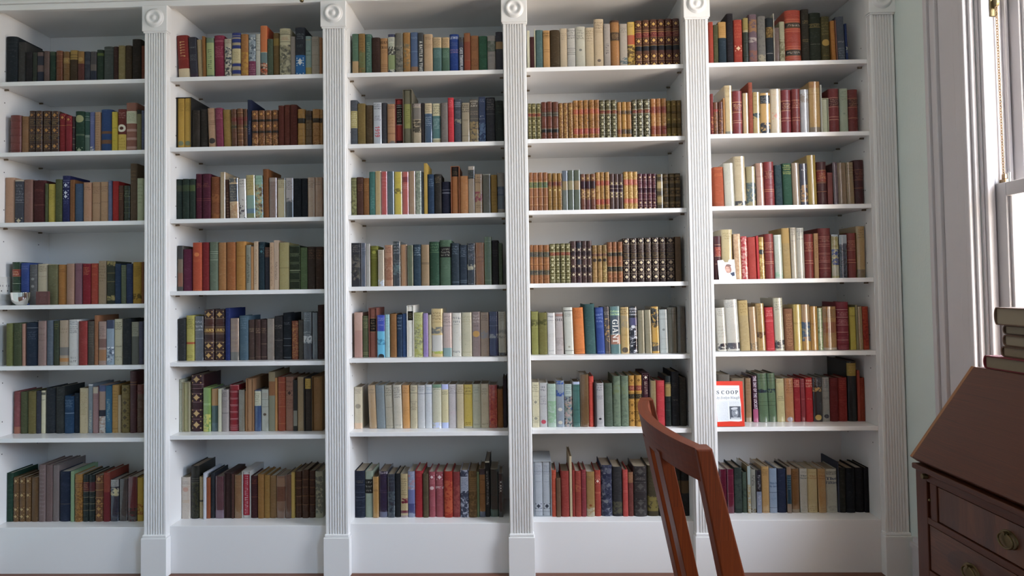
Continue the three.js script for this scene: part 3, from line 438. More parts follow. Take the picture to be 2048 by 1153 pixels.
["c",409.3,257,201.5,-48,0,"1c3038","x.06-.14:4a7a80:2 d.2:4a7a80","dark teal cloth book with lettering on ~R, ~B",136],
["c",434.2,221,179.4,-47,0,"262830","b0-.24:5a3c30 x.06-.22:a08878:4","black cloth book with dark brown top on ~R, ~B",119],
["p",455.3,161,197.9,-42,0,"c8a480","u.06-.95:7a5038","tan thin volume, seventh from window end, ~R, ~B",151],
["p",473.9,194,207.1,-43,0,"c8ac90","u.3-.95:7a5a48","tan thin volume, sixth from window end, ~R, ~B",156],
["j",505.4,419,197.2,-43,0,"b0a064","l.54:6a5c30","straw jacketed book with ruled lines on ~R, ~B",131],
["c",550.1,460,184.3,-43,0,"2c3420","g0-1:8a9468:5 x.2-.26:b0b890:2 l.56,.57:b0b890","thick black cloth book with framed panels on ~R, ~B",127],
["c",588.7,294,175.1,-45,0,"54663c","","green cloth book on ~R, ~B",118],
["c",621.4,338,177.9,-43,0,"382a20","x.06-.3:7a5430:4","dark brown cloth book, second from window end, ~R, ~B",130],
["c",654.6,310,177.4,-43,0,"402c20","x.06-.3:8a5c30:4","dark brown cloth book, first from window end, ~R, ~B",122]]],
[2,5,[
["c",66.9,300,177.2,-53,0,"282a2c","","black cloth book, nineteenth from window end, ~R, ~B",121],
["c",100.7,358,189.8,-57,0,"b4a84c","x.08-.3:3c3820:6 b.59-.63:b0502c x.88-.94:4a4428:2","khaki cloth book with rust band on ~R, ~B",130],
["w",137.8,368,186.5,-58,0,"50545c","x.08-.28:c8ccd0:2 x.28-.34:e0e4e8:1 l.5:8a8c90","slate grey jacketed book with ruled lines on ~R, ~B",134],
["l",179.8,450,213.9,-57,0,"3c201a","r6 d.1,.71,.9:c89c50 b.2-.32:4c241c k.36-.46:4a2418 t.37-.45:e0b850:1883 l.18,.34,.48,.64,.82:b09468","dark maroon leather book, sixteenth from window end, ~R, ~B",150],
["l",226.3,464,214.0,-58,0,"3c201a","r6 d.1,.71,.9:c89c50 b.2-.32:4c241c k.36-.46:4a2418 t.37-.45:e0b850:1883 l.18,.34,.48,.64,.82:b09468","dark maroon leather book, fifteenth from window end, ~R, ~B",149],
["c",262.1,197,219.2,-53,0,"1e2c64","","navy cloth book, fourteenth from window end, ~R, ~B",157],
["w",290.6,357,176.1,-53,0,"8a7060","x.1-.7:a08060:5 b.8-1:6a645c","rust jacketed book with dark brown foot on ~R, ~B",124],
["c",328.6,388,186.0,-55,0,"48606e","x.04-.3:7890a0:5","navy cloth book with lettering on ~R, ~B",135],
["c",362.6,276,168.0,-58,0,"4c3830","x.2-.3:d0b890:3 l.95:8a7460","dark brown cloth book with lettering on ~R, ~B",115],
["c",389.5,233,168.8,-55,0,"4c342e","x.2-.34:c8a478:3 l.92:8a7460","reddish brown cloth book, tenth from window end, ~R, ~B",118],
["c",414.9,258,168.5,-55,0,"44302c","x.2-.34:c8a478:3 l.6,.92:a88e70","reddish brown cloth book, ninth from window end, ~R, ~B",119],
["w",444.1,297,172.4,-53,0,"8c7a6c","","taupe jacketed book on ~R, ~B",120],
["c",477.1,347,182.4,-54,0,"2c2828","x.2-.3:a09080:2 l.55:8a8278","black cloth book, seventh from window end, ~R, ~B",130],
["c",512.5,345,195.7,-56,0,"1c2026","x.2-.26:a0a8ac:2 l.55,.7,.95:a0a8ac","black cloth book, sixth from window end, ~R, ~B",131],
["l",545.3,295,161.2,-58,0,"8c4420","m.05-.95:8c4420,b87838 r0","short rust leather book with gilt tooling on ~R, ~B",115],
["c",571.4,196,164.5,-55,0,"4c443a","","dark brown cloth book, fourth from window end, ~R, ~B",118],
["w",600.4,356,198.2,-52,0,"4c5056","x.02-.2:a0a8ac:4 x.4-.5:b8b8b4:2 m.5-.66:6a5054,c8c4c0 b.66-1:3c3842","slate grey jacketed book with black foot on ~R, ~B",136],
["w",630.5,231,195.9,-57,0,"5c6068","","slate grey jacketed book, second from window end, ~R, ~B",138],
["c",654.5,230,226.8,-56,0,"3a2422","l.22,.3,.65:6a3c34","tall reddish brown cloth book with ruled lines on ~R, ~B",153]]],
[2,6,[
["c",55.0,153,219.6,-69,0,"b4b49c","l.2:8a8a74","slim beige cloth book with ruled lines on ~R, ~B",147],
["s",78.4,282,208.4,-66,0,"a8a07c","","beige slipcase on ~R, ~B",154],
["i",78.4,225,201.9,-69,0,"aaa472","","straw slipcased book on ~R, ~B",146,2.6],
["l",120.7,548,237.6,-72,0,"3a1a20","r6 d.08,.4,.68,.88:c8a468 l.17,.24,.33,.48,.62,.78:a88488","thick dark maroon leather book with gilt ornaments on ~R, ~B",166],
["w",166.5,308,184.0,-66,0,"7c9c48","b.35-.4:90b060 m.6-1:7c9c48,c8c050","green jacketed book with sage green band on ~R, ~B",124],
["w",198.0,305,179.3,-72,0,"4c6468","b0-.4:b07c34 b.4-.8:3c5854","slate grey jacketed book with ochre top on ~R, ~B",121],
["p",223.1,128,178.3,-66,0,"d0ccb0","","short beige thin volume on ~R, ~B",136],
["j",244.1,277,175.6,-66,0,"a09490","x.06-.18:4a4448:3 x.24-.44:5a5254:6 l.56:3c383c","short grey jacketed book with lettering on ~R, ~B",121],
["l",279.7,418,194.3,-71,0,"8c1420","r6 g0-.88:d8a0a0:6 l.9,.93,.96:d09090","maroon leather book with framed panels on ~R, ~B",140],
["w",315.2,246,173.8,-66,0,"7c7464","","short taupe jacketed book on ~R, ~B",122],
["p",330.1,35,167.6,-72,0,"c88a44","","short tan thin volume on ~R, ~B",124],
["s",350.8,322,221.0,-66,0,"a8784c","","tan slipcase on ~R, ~B",164],
["i",350.8,265,214.5,-69,0,"b08258","","tan slipcased book on ~R, ~B",156,2.6],
["w",381.8,282,171.0,-69,0,"34507c","b.02-.38:ccc8a8 x.06-.36:5a5848:6","short blue jacketed book with beige top on ~R, ~B",116],
["w",412.1,308,173.9,-71,0,"b0b0a0","x.08-.2:a07868:3 o.6,.16:5a4a38 l.24,.42:7a7868","short pale grey jacketed book with lettering on ~R, ~B",123],
["j",442.0,274,246.7,-70,0,"a08e68","b.16-.4:9a6438 b.4-1:8c8a70","tall tan jacketed book with brown band on ~R, ~B",177],
["p",460.8,87,222.0,-71,0,"c88c48","","tan thin volume, ninth from window end, ~R, ~B",153],
["l",483.5,337,225.7,-68,0,"a04420","l.1,.28,.55,.86:c88448 x.3-.5:c0703c:5 r0","rust leather book with ruled lines on ~R, ~B",162],
["j",517.5,327,225.9,-69,0,"9c6c54","x.05-.3:5c3a30:3 d.3:4a3028 x.4-.6:7a4c3c:4","rust jacketed book with lettering on ~R, ~B",156],
["p",543.0,158,213.2,-67,0,"2c2824","b.6-.9:8a8474","black thin volume with taupe band on ~R, ~B",154],
["j",565.4,274,225.0,-67,0,"a0845c","","tan jacketed book, fifth from window end, ~R, ~B",154],
["s",596.4,327,222.1,-65,0,"2f2620","","black slipcase on ~R, ~B",164],
["i",596.4,270,215.6,-68,0,"3a2e26","k0-.2:c8a040 x.03-.18:5a4418:4","dark brown slipcased book with khaki label on ~R, ~B",156,2.6],
["s",635.4,436,227.7,-67,0,"8c6434","","thick brown slipcase on ~R, ~B",169],
["i",635.4,379,221.2,-70,0,"9a7040","","brown slipcased book on ~R, ~B",161,2.6]]],
[2,7,[
["w",66.8,388,173.8,-86,0,"c8b8a8","x.1-.18:6a6a68:3 x.22-.3:b07858:3 o.3,.22:c89a84 x.55-.62:c09048:2","beige jacketed book with lettering on ~R, ~B",115],
["l",105.1,362,220.5,-86,0,"1e1e18","m.3-.98:1e1e18,3c3c1c l.24,.28,.32:6a6a60 r0","tall black leather book with gilt tooling on ~R, ~B",152],
["j",131.9,158,173.6,-91,0,"b09c70","b.56-.6:4a4438","slim straw jacketed book with dark brown band on ~R, ~B",125],
["p",151.0,81,193.0,-78,0,"c8ccd4","","pale grey thin volume on ~R, ~B",150],
["p",163.2,147,170.7,-88,0,"9a4c24","","rust thin volume on ~R, ~B",117],
["c",180.1,175,190.7,-91,0,"22262c","","black cloth book on ~R, ~B",128],
["w",210.2,387,175.8,-88,0,"5c3840","b.8-1:7a6070","maroon jacketed book with mauve brown foot on ~R, ~B",128],
["s",245.7,309,190.6,-90,0,"3a221e","","reddish brown slipcase on ~R, ~B",141],
["i",245.7,252,184.1,-93,0,"3c2420","","reddish brown slipcased book on ~R, ~B",133,2.6],
["c",267.7,89,184.7,-86,0,"4c2c24","","slim dark maroon cloth book on ~R, ~B",129],
["w",289.5,329,180.6,-88,0,"8c6440","x.1-.3:a87e50:3","brown jacketed book with lettering on ~R, ~B",123],
["s",324.6,358,197.4,-89,0,"d0ccc4","","pale grey slipcase on ~R, ~B",146],
["i",324.6,301,190.9,-92,0,"d0ccc4","u.06-.95:d0ccc4 k.06-.95:b01c34","pale grey slipcased book with red label on ~R, ~B",138,2.6],
["c",357.9,291,175.9,-91,0,"441a1c","x.08-.2:b0602c:3 l.5:a05a30","dark maroon cloth book with lettering on ~R, ~B",123],
["c",387.3,253,183.9,-86,0,"9c6c2c","","brown cloth book, tenth from window end, ~R, ~B",125],
["c",412.8,240,180.2,-89,0,"a0742c","","brown cloth book, ninth from window end, ~R, ~B",127],
["c",438.7,262,177.5,-89,0,"8c6638","","brown cloth book, eighth from window end, ~R, ~B",121],
["w",472.0,384,176.1,-88,0,"8c644c","k.05-.25:9c7454 b.26-.6:7a4c34 x.3-.5:5c3424:4","rust jacketed book with brown label on ~R, ~B",119],
["w",504.4,244,181.5,-86,0,"6c4a38","","chestnut brown jacketed book on ~R, ~B",124],
["p",524.0,132,191.3,-88,0,"c8a044","","khaki thin volume on ~R, ~B",133],
["l",545.4,282,193.8,-91,0,"482814","r5 l.2,.36,.54,.72:9c6c3c","dark brown leather book, fourth from window end, ~R, ~B",139],
["l",575.6,286,201.7,-87,0,"482814","r5 l.2,.36,.54,.72:9c6c3c","dark brown leather book, third from window end, ~R, ~B",135],
["l",603.8,262,196.9,-91,0,"442414","r5 l.2,.36,.54,.72:9c6c3c","dark brown leather book, second from window end, ~R, ~B",134],
["w",634.0,320,193.9,-89,0,"a09c80","m.1-.9:a09c80,6a6c60 x.1-.3:6a6c60:3","taupe jacketed book with mottled picture on ~R, ~B",133]]],
[3,1,[
["j",812.8,270,181.9,-46,0,"4e7058","b.64-1:b89868 x.2-.4:6a8a6c:3","green jacketed book with tan foot on ~R, ~B",131],
["j",840.5,265,181.4,-44,0,"8c6a30","b.44-.8:6a7448 m.4-1:8c6a30,6a6a38 x.1-.42:5c4418:5","brown jacketed book with green band on ~R, ~B",122],
["c",867.7,263,179.2,-46,0,"466a5c","u.15-.95:8aa890 x.02-.06:8aa890:1","green cloth book with sideways lettering on ~R, ~B",126],
["c",899.3,354,164.3,-46,0,"38221a","","black cloth book on ~R, ~B",114],
["j",933.8,318,160.8,-48,0,"b48450","t.06-.3:3c2a1c:MAN|TRAP x.32-.4:5c4028:3 l.7,.74,.8:8a5c30","tan jacketed book with ruled lines on ~R, ~B",110],
["w",966.2,312,176.6,-46,0,"c8c8b0","b0-.07:24305c x.1-.18:3c4a64:2 m.3-.5:c8c8b0,2c2c28 b.5-.85:8c9c64 m.85-1:8c9c64,242c44 x.22-.3:4a6a50:2","beige jacketed book with navy top on ~R, ~B",122],
["j",998.1,304,179.3,-42,0,"747064","m.3-1:747064,4a4c44,8c8878","dark brown jacketed book with mottled picture on ~R, ~B",124],
["j",1029.8,314,182.8,-48,0,"a87838","m.2-.9:a87838,7a7460,c0924c","ochre jacketed book with mottled picture on ~R, ~B",125],
["j",1062.5,324,182.2,-46,0,"54688c","b.8-1:9c7458 l.45:8ca0b8 x.1-.16:8ca0b8:1","blue jacketed book with rust foot on ~R, ~B",130],
["w",1090.3,214,178.5,-43,0,"1c242c","v.2-.92:d8d4c8:A_BATTLE_IN_TIME","black jacketed book with vertical title on ~R, ~B",128],
["j",1120.5,374,171.7,-43,0,"c0a078","x.06-.14:5c4434:2 x.24-.36:8c6c50:3","tan jacketed book, tenth from window end, ~R, ~B",114],
["j",1158.1,362,158.2,-45,0,"4c706c","b0-.28:c8ac80 x.04-.26:4a3828:6 x.34-.55:8cb0ac:6","teal jacketed book with tan top on ~R, ~B",108],
["j",1193.3,326,158.6,-49,0,"4c6c58","b0-.28:c8a878 x.04-.26:4a3828:6 x.34-.55:8cb098:6","green jacketed book with tan top on ~R, ~B",105],
["c",1229.5,384,171.1,-49,0,"24448c","t.04-.15:d8dce4:LEWIS x.2-.3:8c8c98:3 t.36-.48:b88ca8:SINCLAIR|LEWIS","blue cloth book with lettering on ~R, ~B",124],
["w",1260.0,210,156.4,-47,0,"1c2848","v.28-.95:e0e0dc:CASS_TIMBERLANE b0-.12:2c3038","navy jacketed book with black top on ~R, ~B",111],
["j",1284.6,264,172.4,-43,0,"9c5a38","b0-.22:9c6038 b.22-.66:94482c b.68-.9:a04428","rust jacketed book on ~R, ~B",116],
["j",1315.5,339,161.4,-46,0,"a86c3c","x.08-.24:5c3420:4 x.26-.4:6c4024:4 x.6-.8:6c4024:5","tan jacketed book, fourth from window end, ~R, ~B",112],
["c",1351.2,358,158.8,-46,0,"3c6c50","x.1-.2:1c3c2c:3 x.5-.58:1c3c2c:2","green cloth book, third from window end, ~R, ~B",115],
["w",1386.9,340,158.1,-42,0,"9c948c","k.14-.42:7c8278 m.14-.42:9c948c,5a6c5c x.5-.56:4a4a4c:2","grey jacketed book with grey label on ~R, ~B",114],
["j",1419.2,289,173.2,-42,0,"404048","b.24-.42:a88458","slate grey jacketed book with tan band on ~R, ~B",116]]],
[3,2,[
["c",804.9,285,195.8,-45,0,"484c54","b.24-.6:a0945c x.27-.56:e0dcb8:7 l.24,.6:c0b478","slate grey cloth book with straw band on ~R, ~B",136],
["c",836.4,330,181.0,-45,0,"74602c","","olive cloth book on ~R, ~B",120],
["c",869.9,324,173.7,-47,0,"4a3820","","dark brown cloth book on ~R, ~B",118],
["w",904.3,338,182.5,-43,0,"b8bcc4","t.02-.16:3c4048:IT_CAN'T|HAPPEN|HERE x.3-.42:3c4048:3 v.54-.8:c04450:1919","pale grey jacketed book with lettering on ~R, ~B",128],
["c",933.3,227,182.2,-48,0,"3c3c42","","black cloth book, eighteenth from window end, ~R, ~B",122],
["j",962.6,331,175.3,-43,0,"b08058","x.04-.12:3c3430:2 x.3-.5:8c5c3c:3 l.55,.7,.72:7c5038 m.88-1:b08058,6c6c6c","tan jacketed book with lettering on ~R, ~B",124],
["s",995.8,317,196.9,-45,0,"782020","","maroon slipcase on ~R, ~B",146],
["i",995.8,260,190.4,-48,0,"882420","b.1-.55:14120e l.12,.16,.55:e0e0d8 x.2-.5:e0dcc8:6 b.9-1:2c1614","maroon slipcased book with black band on ~R, ~B",138,2.6],
["s",1031.9,382,235.5,-42,0,"6c6450","","tall dark brown slipcase on ~R, ~B",174],
["i",1031.9,325,229.0,-45,0,"6c6650","k.25-.7:94944c u.28-.68:6c6c30","tall dark brown slipcased book with olive label on ~R, ~B",166,2.6],
["j",1069.4,352,175.5,-44,0,"a8987c","b0-.08:8c7c74 b.1-.38:7c746c m.4-.7:a8987c,4a4438 x.02-.1:e0dcd0:2 x.3-.36:6a6054:2","beige jacketed book with taupe top on ~R, ~B",119],
["c",1094.8,141,178.6,-48,0,"2a2426","","slim black cloth book on ~R, ~B",130],
["w",1118.1,304,175.4,-44,0,"3c5470","b0-.25:c8b48c x.04-.22:4a4030:4 x.32-.55:b8c8d4:5 b.95-1:b0a488","navy jacketed book with tan top on ~R, ~B",128],
["w",1151.7,353,175.1,-49,0,"4c7878","b0-.3:d0c498 x.04-.26:3c4a44:4 x.36-.62:c8dcd8:7 b.84-.87:d0d0b0 b.87-1:b0a884","teal jacketed book with beige top on ~R, ~B",122],
["c",1185.1,293,176.2,-43,0,"746c66","","taupe cloth book on ~R, ~B",124],
["c",1212.6,241,197.1,-45,0,"c82c38","x.05-.22:e8a8a8:4 x.3-.42:8c1420:4","red cloth book with lettering on ~R, ~B",142],
["c",1241.5,322,191.0,-47,0,"484c58","t.06-.18:a0a8b4:THE|PRODIGAL|PARENTS x.26-.32:9098a4:2 m.44-.54:484c58,8c8c7c","slate grey cloth book with mottled picture on ~R, ~B",128],
["w",1274.6,323,173.7,-43,0,"a8987c","t.04-.24:3c342c:THE|TRAIL|OF_THE|HAWK x.4-.44:5c4c38:2 l.8:6c5c48","beige jacketed book with ruled lines on ~R, ~B",115],
["w",1310.2,373,188.9,-43,0,"5c544c","t.03-.18:d8ccb4:WORK|OF|ART x.26-.36:c0a07c:2 m.5-1:5c544c,a88c58 l.44:a89878","dark brown jacketed book with lettering on ~R, ~B",128],
["w",1344.0,285,197.7,-45,0,"2c4474","x.04-.12:9cb0cc:2 x.38-.5:c8d4e0:2 m.55-1:2c4474,5c7ca8","blue jacketed book with lettering on ~R, ~B",140],
["c",1378.2,383,196.0,-48,0,"3a3a40","x.03-.28:a89890:5 l.36:8c8484","black cloth book with ruled lines on ~R, ~B",136],
["c",1414.6,330,180.6,-46,0,"2a302e","x.1-.3:4a5444:3","black cloth book, first from window end, ~R, ~B",125]]],
[3,3,[
["c",802.0,215,163.2,-46,0,"64643c","l.06,.08,.2,.22:a8a878 x.1-.18:a8a878:2 m.26-1:64643c,8c8c58","dark olive cloth book with ruled lines on ~R, ~B",113],
["c",827.0,268,164.8,-47,0,"48281c","x.18-.36:a87850:4","dark brown cloth book with lettering on ~R, ~B",120],
["c",853.4,244,161.0,-49,0,"845424","x.15-.35:b88a50:4","brown cloth book, twenty-second from window end, ~R, ~B",114],
["c",878.6,245,186.5,-48,0,"3c7068","u.28-.9:6aa098","teal cloth book with sideways lettering on ~R, ~B",130],
["w",904.3,252,189.2,-48,0,"c0a468","","tan jacketed book, twentieth from window end, ~R, ~B",133],
["w",930.1,246,186.2,-45,0,"c04c48","x.1-.4:e09488:4","red jacketed book, nineteenth from window end, ~R, ~B",135],
["w",957.1,277,186.1,-44,0,"50606c","","slate grey jacketed book on ~R, ~B",131],
["w",988.4,333,184.1,-46,0,"d4bc20","x.14-.28:a08c14:4 m.38-.5:d4bc20,7c6c10","khaki jacketed book with lettering on ~R, ~B",133],
["w",1018.8,260,183.3,-45,0,"c05850","b.12-.24:8c2c34 x.28-.4:e0b0a0:3","red jacketed book with maroon band on ~R, ~B",122],
["w",1046.0,269,186.1,-46,0,"a88464","","tan jacketed book, fifteenth from window end, ~R, ~B",132],
["w",1072.9,252,185.7,-47,0,"a0a890","m.04-.95:a0a890,7c8470","grey-green jacketed book with mottled picture on ~R, ~B",131],
["w",1091.5,105,180.6,-47,0,"2c3440","","slim navy jacketed book on ~R, ~B",124],
["p",1104.4,130,217.1,-43,0,"c09c34","","tall khaki thin volume on ~R, ~B",150],
["c",1125.7,278,170.9,-45,0,"243c58","x.1-.3:8ca0b4:4","navy cloth book with lettering on ~R, ~B",124],
["c",1154.9,292,171.1,-44,0,"2a2622","x.06-.22:b8a070:4","black cloth book with lettering on ~R, ~B",113],
["c",1189.5,383,138.7,-47,0,"14162c","l.25,.33,.35:b0b0b8","short black cloth book with ruled lines on ~R, ~B",105],
["s",1227.6,356,202.3,-43,0,"9c5c34","","rust slipcase on ~R, ~B",150],
["i",1227.6,299,195.8,-46,0,"a0622f","b0-.2:2c1e1a k.06-.18:1e1814 x.08-.17:b08a58:3","brown slipcased book with black label on ~R, ~B",142,2.6],
["c",1263.4,344,161.1,-44,0,"b47844","","tan cloth book on ~R, ~B",107],
["w",1295.4,280,201.6,-47,0,"a8947c","b0-.08:c0b0a0 k.08-.26:2c2e30 x.1-.24:8c8c84:4","taupe jacketed book with black label on ~R, ~B",143],
["w",1325.2,302,167.7,-43,0,"c0986c","x.06-.24:3c2c20:3 m.44-.7:c0986c,a84454 x.76-.86:5c4430:2","tan jacketed book with lettering on ~R, ~B",115],
["w",1358.8,354,167.8,-47,0,"6c6454","b0-.03:c0b8a0","dark brown jacketed book with beige top on ~R, ~B",117],
["c",1389.4,241,163.0,-43,0,"a07c34","x.4-.8:7c5c20:5","brown cloth book, second from window end, ~R, ~B",111],
["w",1417.1,297,172.6,-48,0,"84786c","b.34-.56:343c58 b.56-.88:4a5060 x.4-.52:8c94a8:4","taupe jacketed book with navy band on ~R, ~B",116]]],
[3,4,[
["j",809.8,384,182.6,-42,0,"24242c","m.26-.85:24242c,6c6458,3c3a34 x.05-.22:b0a898:4","black jacketed book, twentieth from window end, ~R, ~B",122],
["w",840.1,206,182.2,-43,0,"505468","x.1-.2:8c90a0:2","slate grey jacketed book with lettering on ~R, ~B",129],
["w",859.5,165,178.5,-44,0,"a8a49c","","slim grey jacketed book on ~R, ~B",119],
["c",884.1,312,169.4,-49,0,"6c6c14","l.06,.3:a0a038 o.16,.2:a0a038 x.2-.26:a0a038:2","olive cloth book with ruled lines on ~R, ~B",122],
["w",914.3,256,152.6,-42,0,"b8a890","m.8-1:b8a890,c8d4e8 x.1-.14:8c7c68:1","short beige jacketed book with mottled picture on ~R, ~B",108],
["w",945.2,346,172.2,-48,0,"b8805c","x.05-.2:7c4430:3 m.3-.85:b8805c,a0603c","rust jacketed book with mottled picture on ~R, ~B",122],
["w",979.0,314,186.5,-47,0,"2c303a","x.02-.3:c8c8c4:4 x.4-.46:a0a8a8:2 m.5-.75:2c303a,5c7074 l.48:a0a8a8","black jacketed book with ruled lines on ~R, ~B",134],
["w",1009.0,270,172.9,-49,0,"b88454","","tan jacketed book on ~R, ~B",115],
["w",1036.1,243,169.4,-43,0,"5c6444","","dark green jacketed book on ~R, ~B",123],
["c",1065.1,321,172.4,-43,0,"2c4050","x.06-.28:b8c8d0:4","navy cloth book, eleventh from window end, ~R, ~B",120],
["j",1098.2,324,170.4,-43,0,"a08460","l.44,.47:4a3c2c x.95-.97:4a3c2c:1","brown jacketed book with ruled lines on ~R, ~B",116],
["c",1136.9,433,183.0,-49,0,"2a4c38","x.03-.22:7ca070:3 x.95-.98:8ca878:1 l.24:7ca070","dark green cloth book with lettering on ~R, ~B",126],
["c",1183.3,479,189.0,-46,0,"4c6850","k.15-.38:1c1a18 x.18-.36:d8d8c8:3","thick grey-green cloth book with black label on ~R, ~B",136],
["c",1224.0,319,175.3,-43,0,"2c3844","x.06-.28:8ca0b0:4 l.92:8ca0b0","navy cloth book, seventh from window end, ~R, ~B",121],
["c",1256.7,318,167.0,-46,0,"2c3848","x.06-.3:a0b0bc:5 l.88,.92:8ca0b0","navy cloth book, sixth from window end, ~R, ~B",121],
["w",1290.6,344,173.5,-47,0,"2a2c3c","x.03-.18:e0e4e8:3 x.24-.4:c8ccd0:4 m.5-.64:2a2c3c,c8c0a0 x.95-.98:c8ccd0:1","navy jacketed book with lettering on ~R, ~B",122],
["w",1326.9,366,176.2,-45,0,"a8683c","x.3-.5:7c4424:2","rust jacketed book, fourth from window end, ~R, ~B",120],
["w",1360.8,294,199.6,-42,0,"5c7450","l.1,.9:8ca080","green jacketed book with ruled lines on ~R, ~B",133],
["c",1390.3,279,184.7,-48,0,"2a2628","x.2-.38:5c5452:3","black cloth book with lettering on ~R, ~B",131],
["c",1412.1,142,173.3,-47,0,"54604c","","slim grey-green cloth book on ~R, ~B",119]]],
[3,5,[
["j",817.3,338,186.8,-39,0,"b08c7c","b.4-1:a47c70","orange jacketed book with salmon foot on ~R, ~B",132],
["c",848.0,258,172.6,-41,0,"4c5034","l.08,.88,.92:9a9468 x.14-.3:9a9468:4","dark green cloth book with ruled lines on ~R, ~B",120],
["s",878.7,342,204.9,-40,0,"7c4638","","maroon slipcase on ~R, ~B",152],
["i",878.7,285,198.4,-43,0,"7c4a3c","k.2-.48:14100e x.22-.44:c0a070:4 l.2,.48:c89c60","reddish brown slipcased book with black label on ~R, ~B",144,2.6],
["w",913.6,329,174.4,-35,0,"2438a8","b.38-1:54b0d4 x.05-.14:c8d0f0:2 x.22-.25:e8e8f8:1 m.55-.7:54b0d4,2c7ca0 o.98,.3:10141c","blue jacketed book with turquoise foot on ~R, ~B",117],
["w",939.8,179,176.8,-35,0,"8cb8bc","x.06-.3:5c8c94:4","slim pale blue jacketed book with lettering on ~R, ~B",122],
["c",963.7,282,179.2,-38,0,"84592c","","brown cloth book on ~R, ~B",123],
["c",989.8,224,175.4,-39,0,"20344c","x.04-.3:b0bccc:3 x.3-.36:b0bccc:1","navy cloth book with lettering on ~R, ~B",120],
["c",1010.9,182,178.4,-41,0,"34507c","","slim blue cloth book on ~R, ~B",129],
["s",1035.7,284,213.3,-36,0,"e0dcd0","","off-white slipcase on ~R, ~B",158],
["i",1035.7,227,206.8,-39,0,"e4e0d4","b.1-.28:14120e x.13-.25:c8b880:4","off-white slipcased book with black band on ~R, ~B",150,2.6],
["w",1069.1,369,183.6,-38,0,"b0b06c","m.25-1:b0b06c,7c7c58,a0a040 x.04-.2:8c8c40:3","straw jacketed book with mottled picture on ~R, ~B",124],
["w",1098.1,195,179.8,-37,0,"8c74ac","","purple jacketed book on ~R, ~B",129],
["w",1115.1,128,173.6,-42,0,"b0a888","","slim beige jacketed book on ~R, ~B",119],
["w",1145.9,469,198.0,-39,0,"c8ac70","x.06-.24:5c4a24:3 m.38-.52:c8ac70,6a6a68 b.55-.9:c4c0b8 m.88-.94:c4c0b8,a0a830 x.26-.3:7a6430:2","thick golden tan jacketed book with lettering on ~R, ~B",143],
["w",1188.0,358,180.4,-38,0,"b8a098","x.06-.24:6c5c5c:3 b.8-1:7c9898 l.3:7a6a68","dusty pink jacketed book with slate grey foot on ~R, ~B",122],
["w",1226.9,404,179.7,-42,0,"ccc8bc","x.08-.24:4a5058:2 x.25-.28:5c6068:1 x.86-.92:4a5058:1","off-white jacketed book with lettering on ~R, ~B",124],
["w",1269.0,422,181.0,-39,0,"c0b898","x.08-.24:a0986c:3 x.26-.28:a0986c:1 x.88-.92:a0986c:1","beige jacketed book, fifth from window end, ~R, ~B",129],
["w",1307.7,335,183.9,-39,0,"8c7470","x.06-.26:d8ccc0:3 o.5,.34:c8943c x.3-.34:4a3c38:1","mauve brown jacketed book with lettering on ~R, ~B",127],
["w",1342.8,351,180.0,-39,0,"a0846c","x.06-.2:5c4434:3 m.4-.6:a0846c,8c8484","tan jacketed book with lettering on ~R, ~B",125],
["w",1380.1,380,182.9,-41,0,"2a2c5c","x.1-.22:7c84a8:3 l.32:7c84a8 m.5-.6:2a2c5c,8c8c94","navy jacketed book with lettering on ~R, ~B",122],
["w",1415.4,309,182.6,-36,0,"a89c88","x.03-.22:5c5448:5 m.4-.6:a89c88,7c746c x.93-.98:2c2420:1 b.92-.99:3c2c28","beige jacketed book with reddish brown foot on ~R, ~B",128]]],
[3,6,[
["w",808.2,334,173.4,-65,0,"b8ac90","x.04-.16:5c544c:4 o.46,.26:8c8470 b.86-1:c8a888","beige jacketed book with golden tan foot on ~R, ~B",122],
["w",867.4,308,180.2,-66,20,"a08460","x.08-.2:6c5c48:2","tan jacketed book with lettering on ~R, ~B",126],
["j",902.0,368,180.0,-65,20,"70787c","x.05-.2:5c6c7c:2","grey jacketed book with lettering on ~R, ~B",131],
["w",938.3,341,179.6,-65,20,"a09884","x.04-.26:4a4638:4 x.5-.53:5c584c:1 x.92-.94:4a4638:1","beige jacketed book, sixteenth from window end, ~R, ~B",126],
["w",974.4,349,180.7,-60,15,"b4ac9c","x.04-.3:4a4a4c:5 x.9-.93:4a4a4c:1","beige jacketed book, fifteenth from window end, ~R, ~B",121],
["w",1009.1,314,179.0,-65,10,"c08844","x.05-.2:7c5424:3 x.5-.6:9c6c30:2","golden tan jacketed book with lettering on ~R, ~B",122],
["w",1041.7,290,179.0,-63,0,"b0a484","x.04-.14:3c3a38:3 x.36-.58:5c584c:6 l.18:4a4638","beige jacketed book, thirteenth from window end, ~R, ~B",118],
["w",1073.0,321,178.4,-65,0,"b4b4b4","x.03-.15:4a4c54:3 l.2:5c5c64","pale grey jacketed book, twelfth from window end, ~R, ~B",119],
["w",1104.6,296,181.0,-64,0,"bcc0c4","x.05-.14:5c7ca0:2 l.2:4a5c74","off-white jacketed book with lettering on ~R, ~B",120],
["w",1138.5,365,181.8,-61,0,"b8b49c","b0-.08:6c8c70 x.04-.14:4a5c4c:2 x.16-.18:6c6c5c:1 m.86-1:b8b49c,c8d0f0","beige jacketed book with grey-green top on ~R, ~B",127],
["w",1171.7,283,181.5,-65,0,"c4b88c","b0-.12:b4bce8 x.16-.24:5c5444:2 b.87-1:bcc8f0","pale straw jacketed book with off-white top on ~R, ~B",126],
["w",1203.6,340,181.1,-66,0,"b8b0b0","x.04-.18:6c6464:3 l.2:7c7474 x.62-.7:c0a4ac:3","pale grey jacketed book, eighth from window end, ~R, ~B",131],
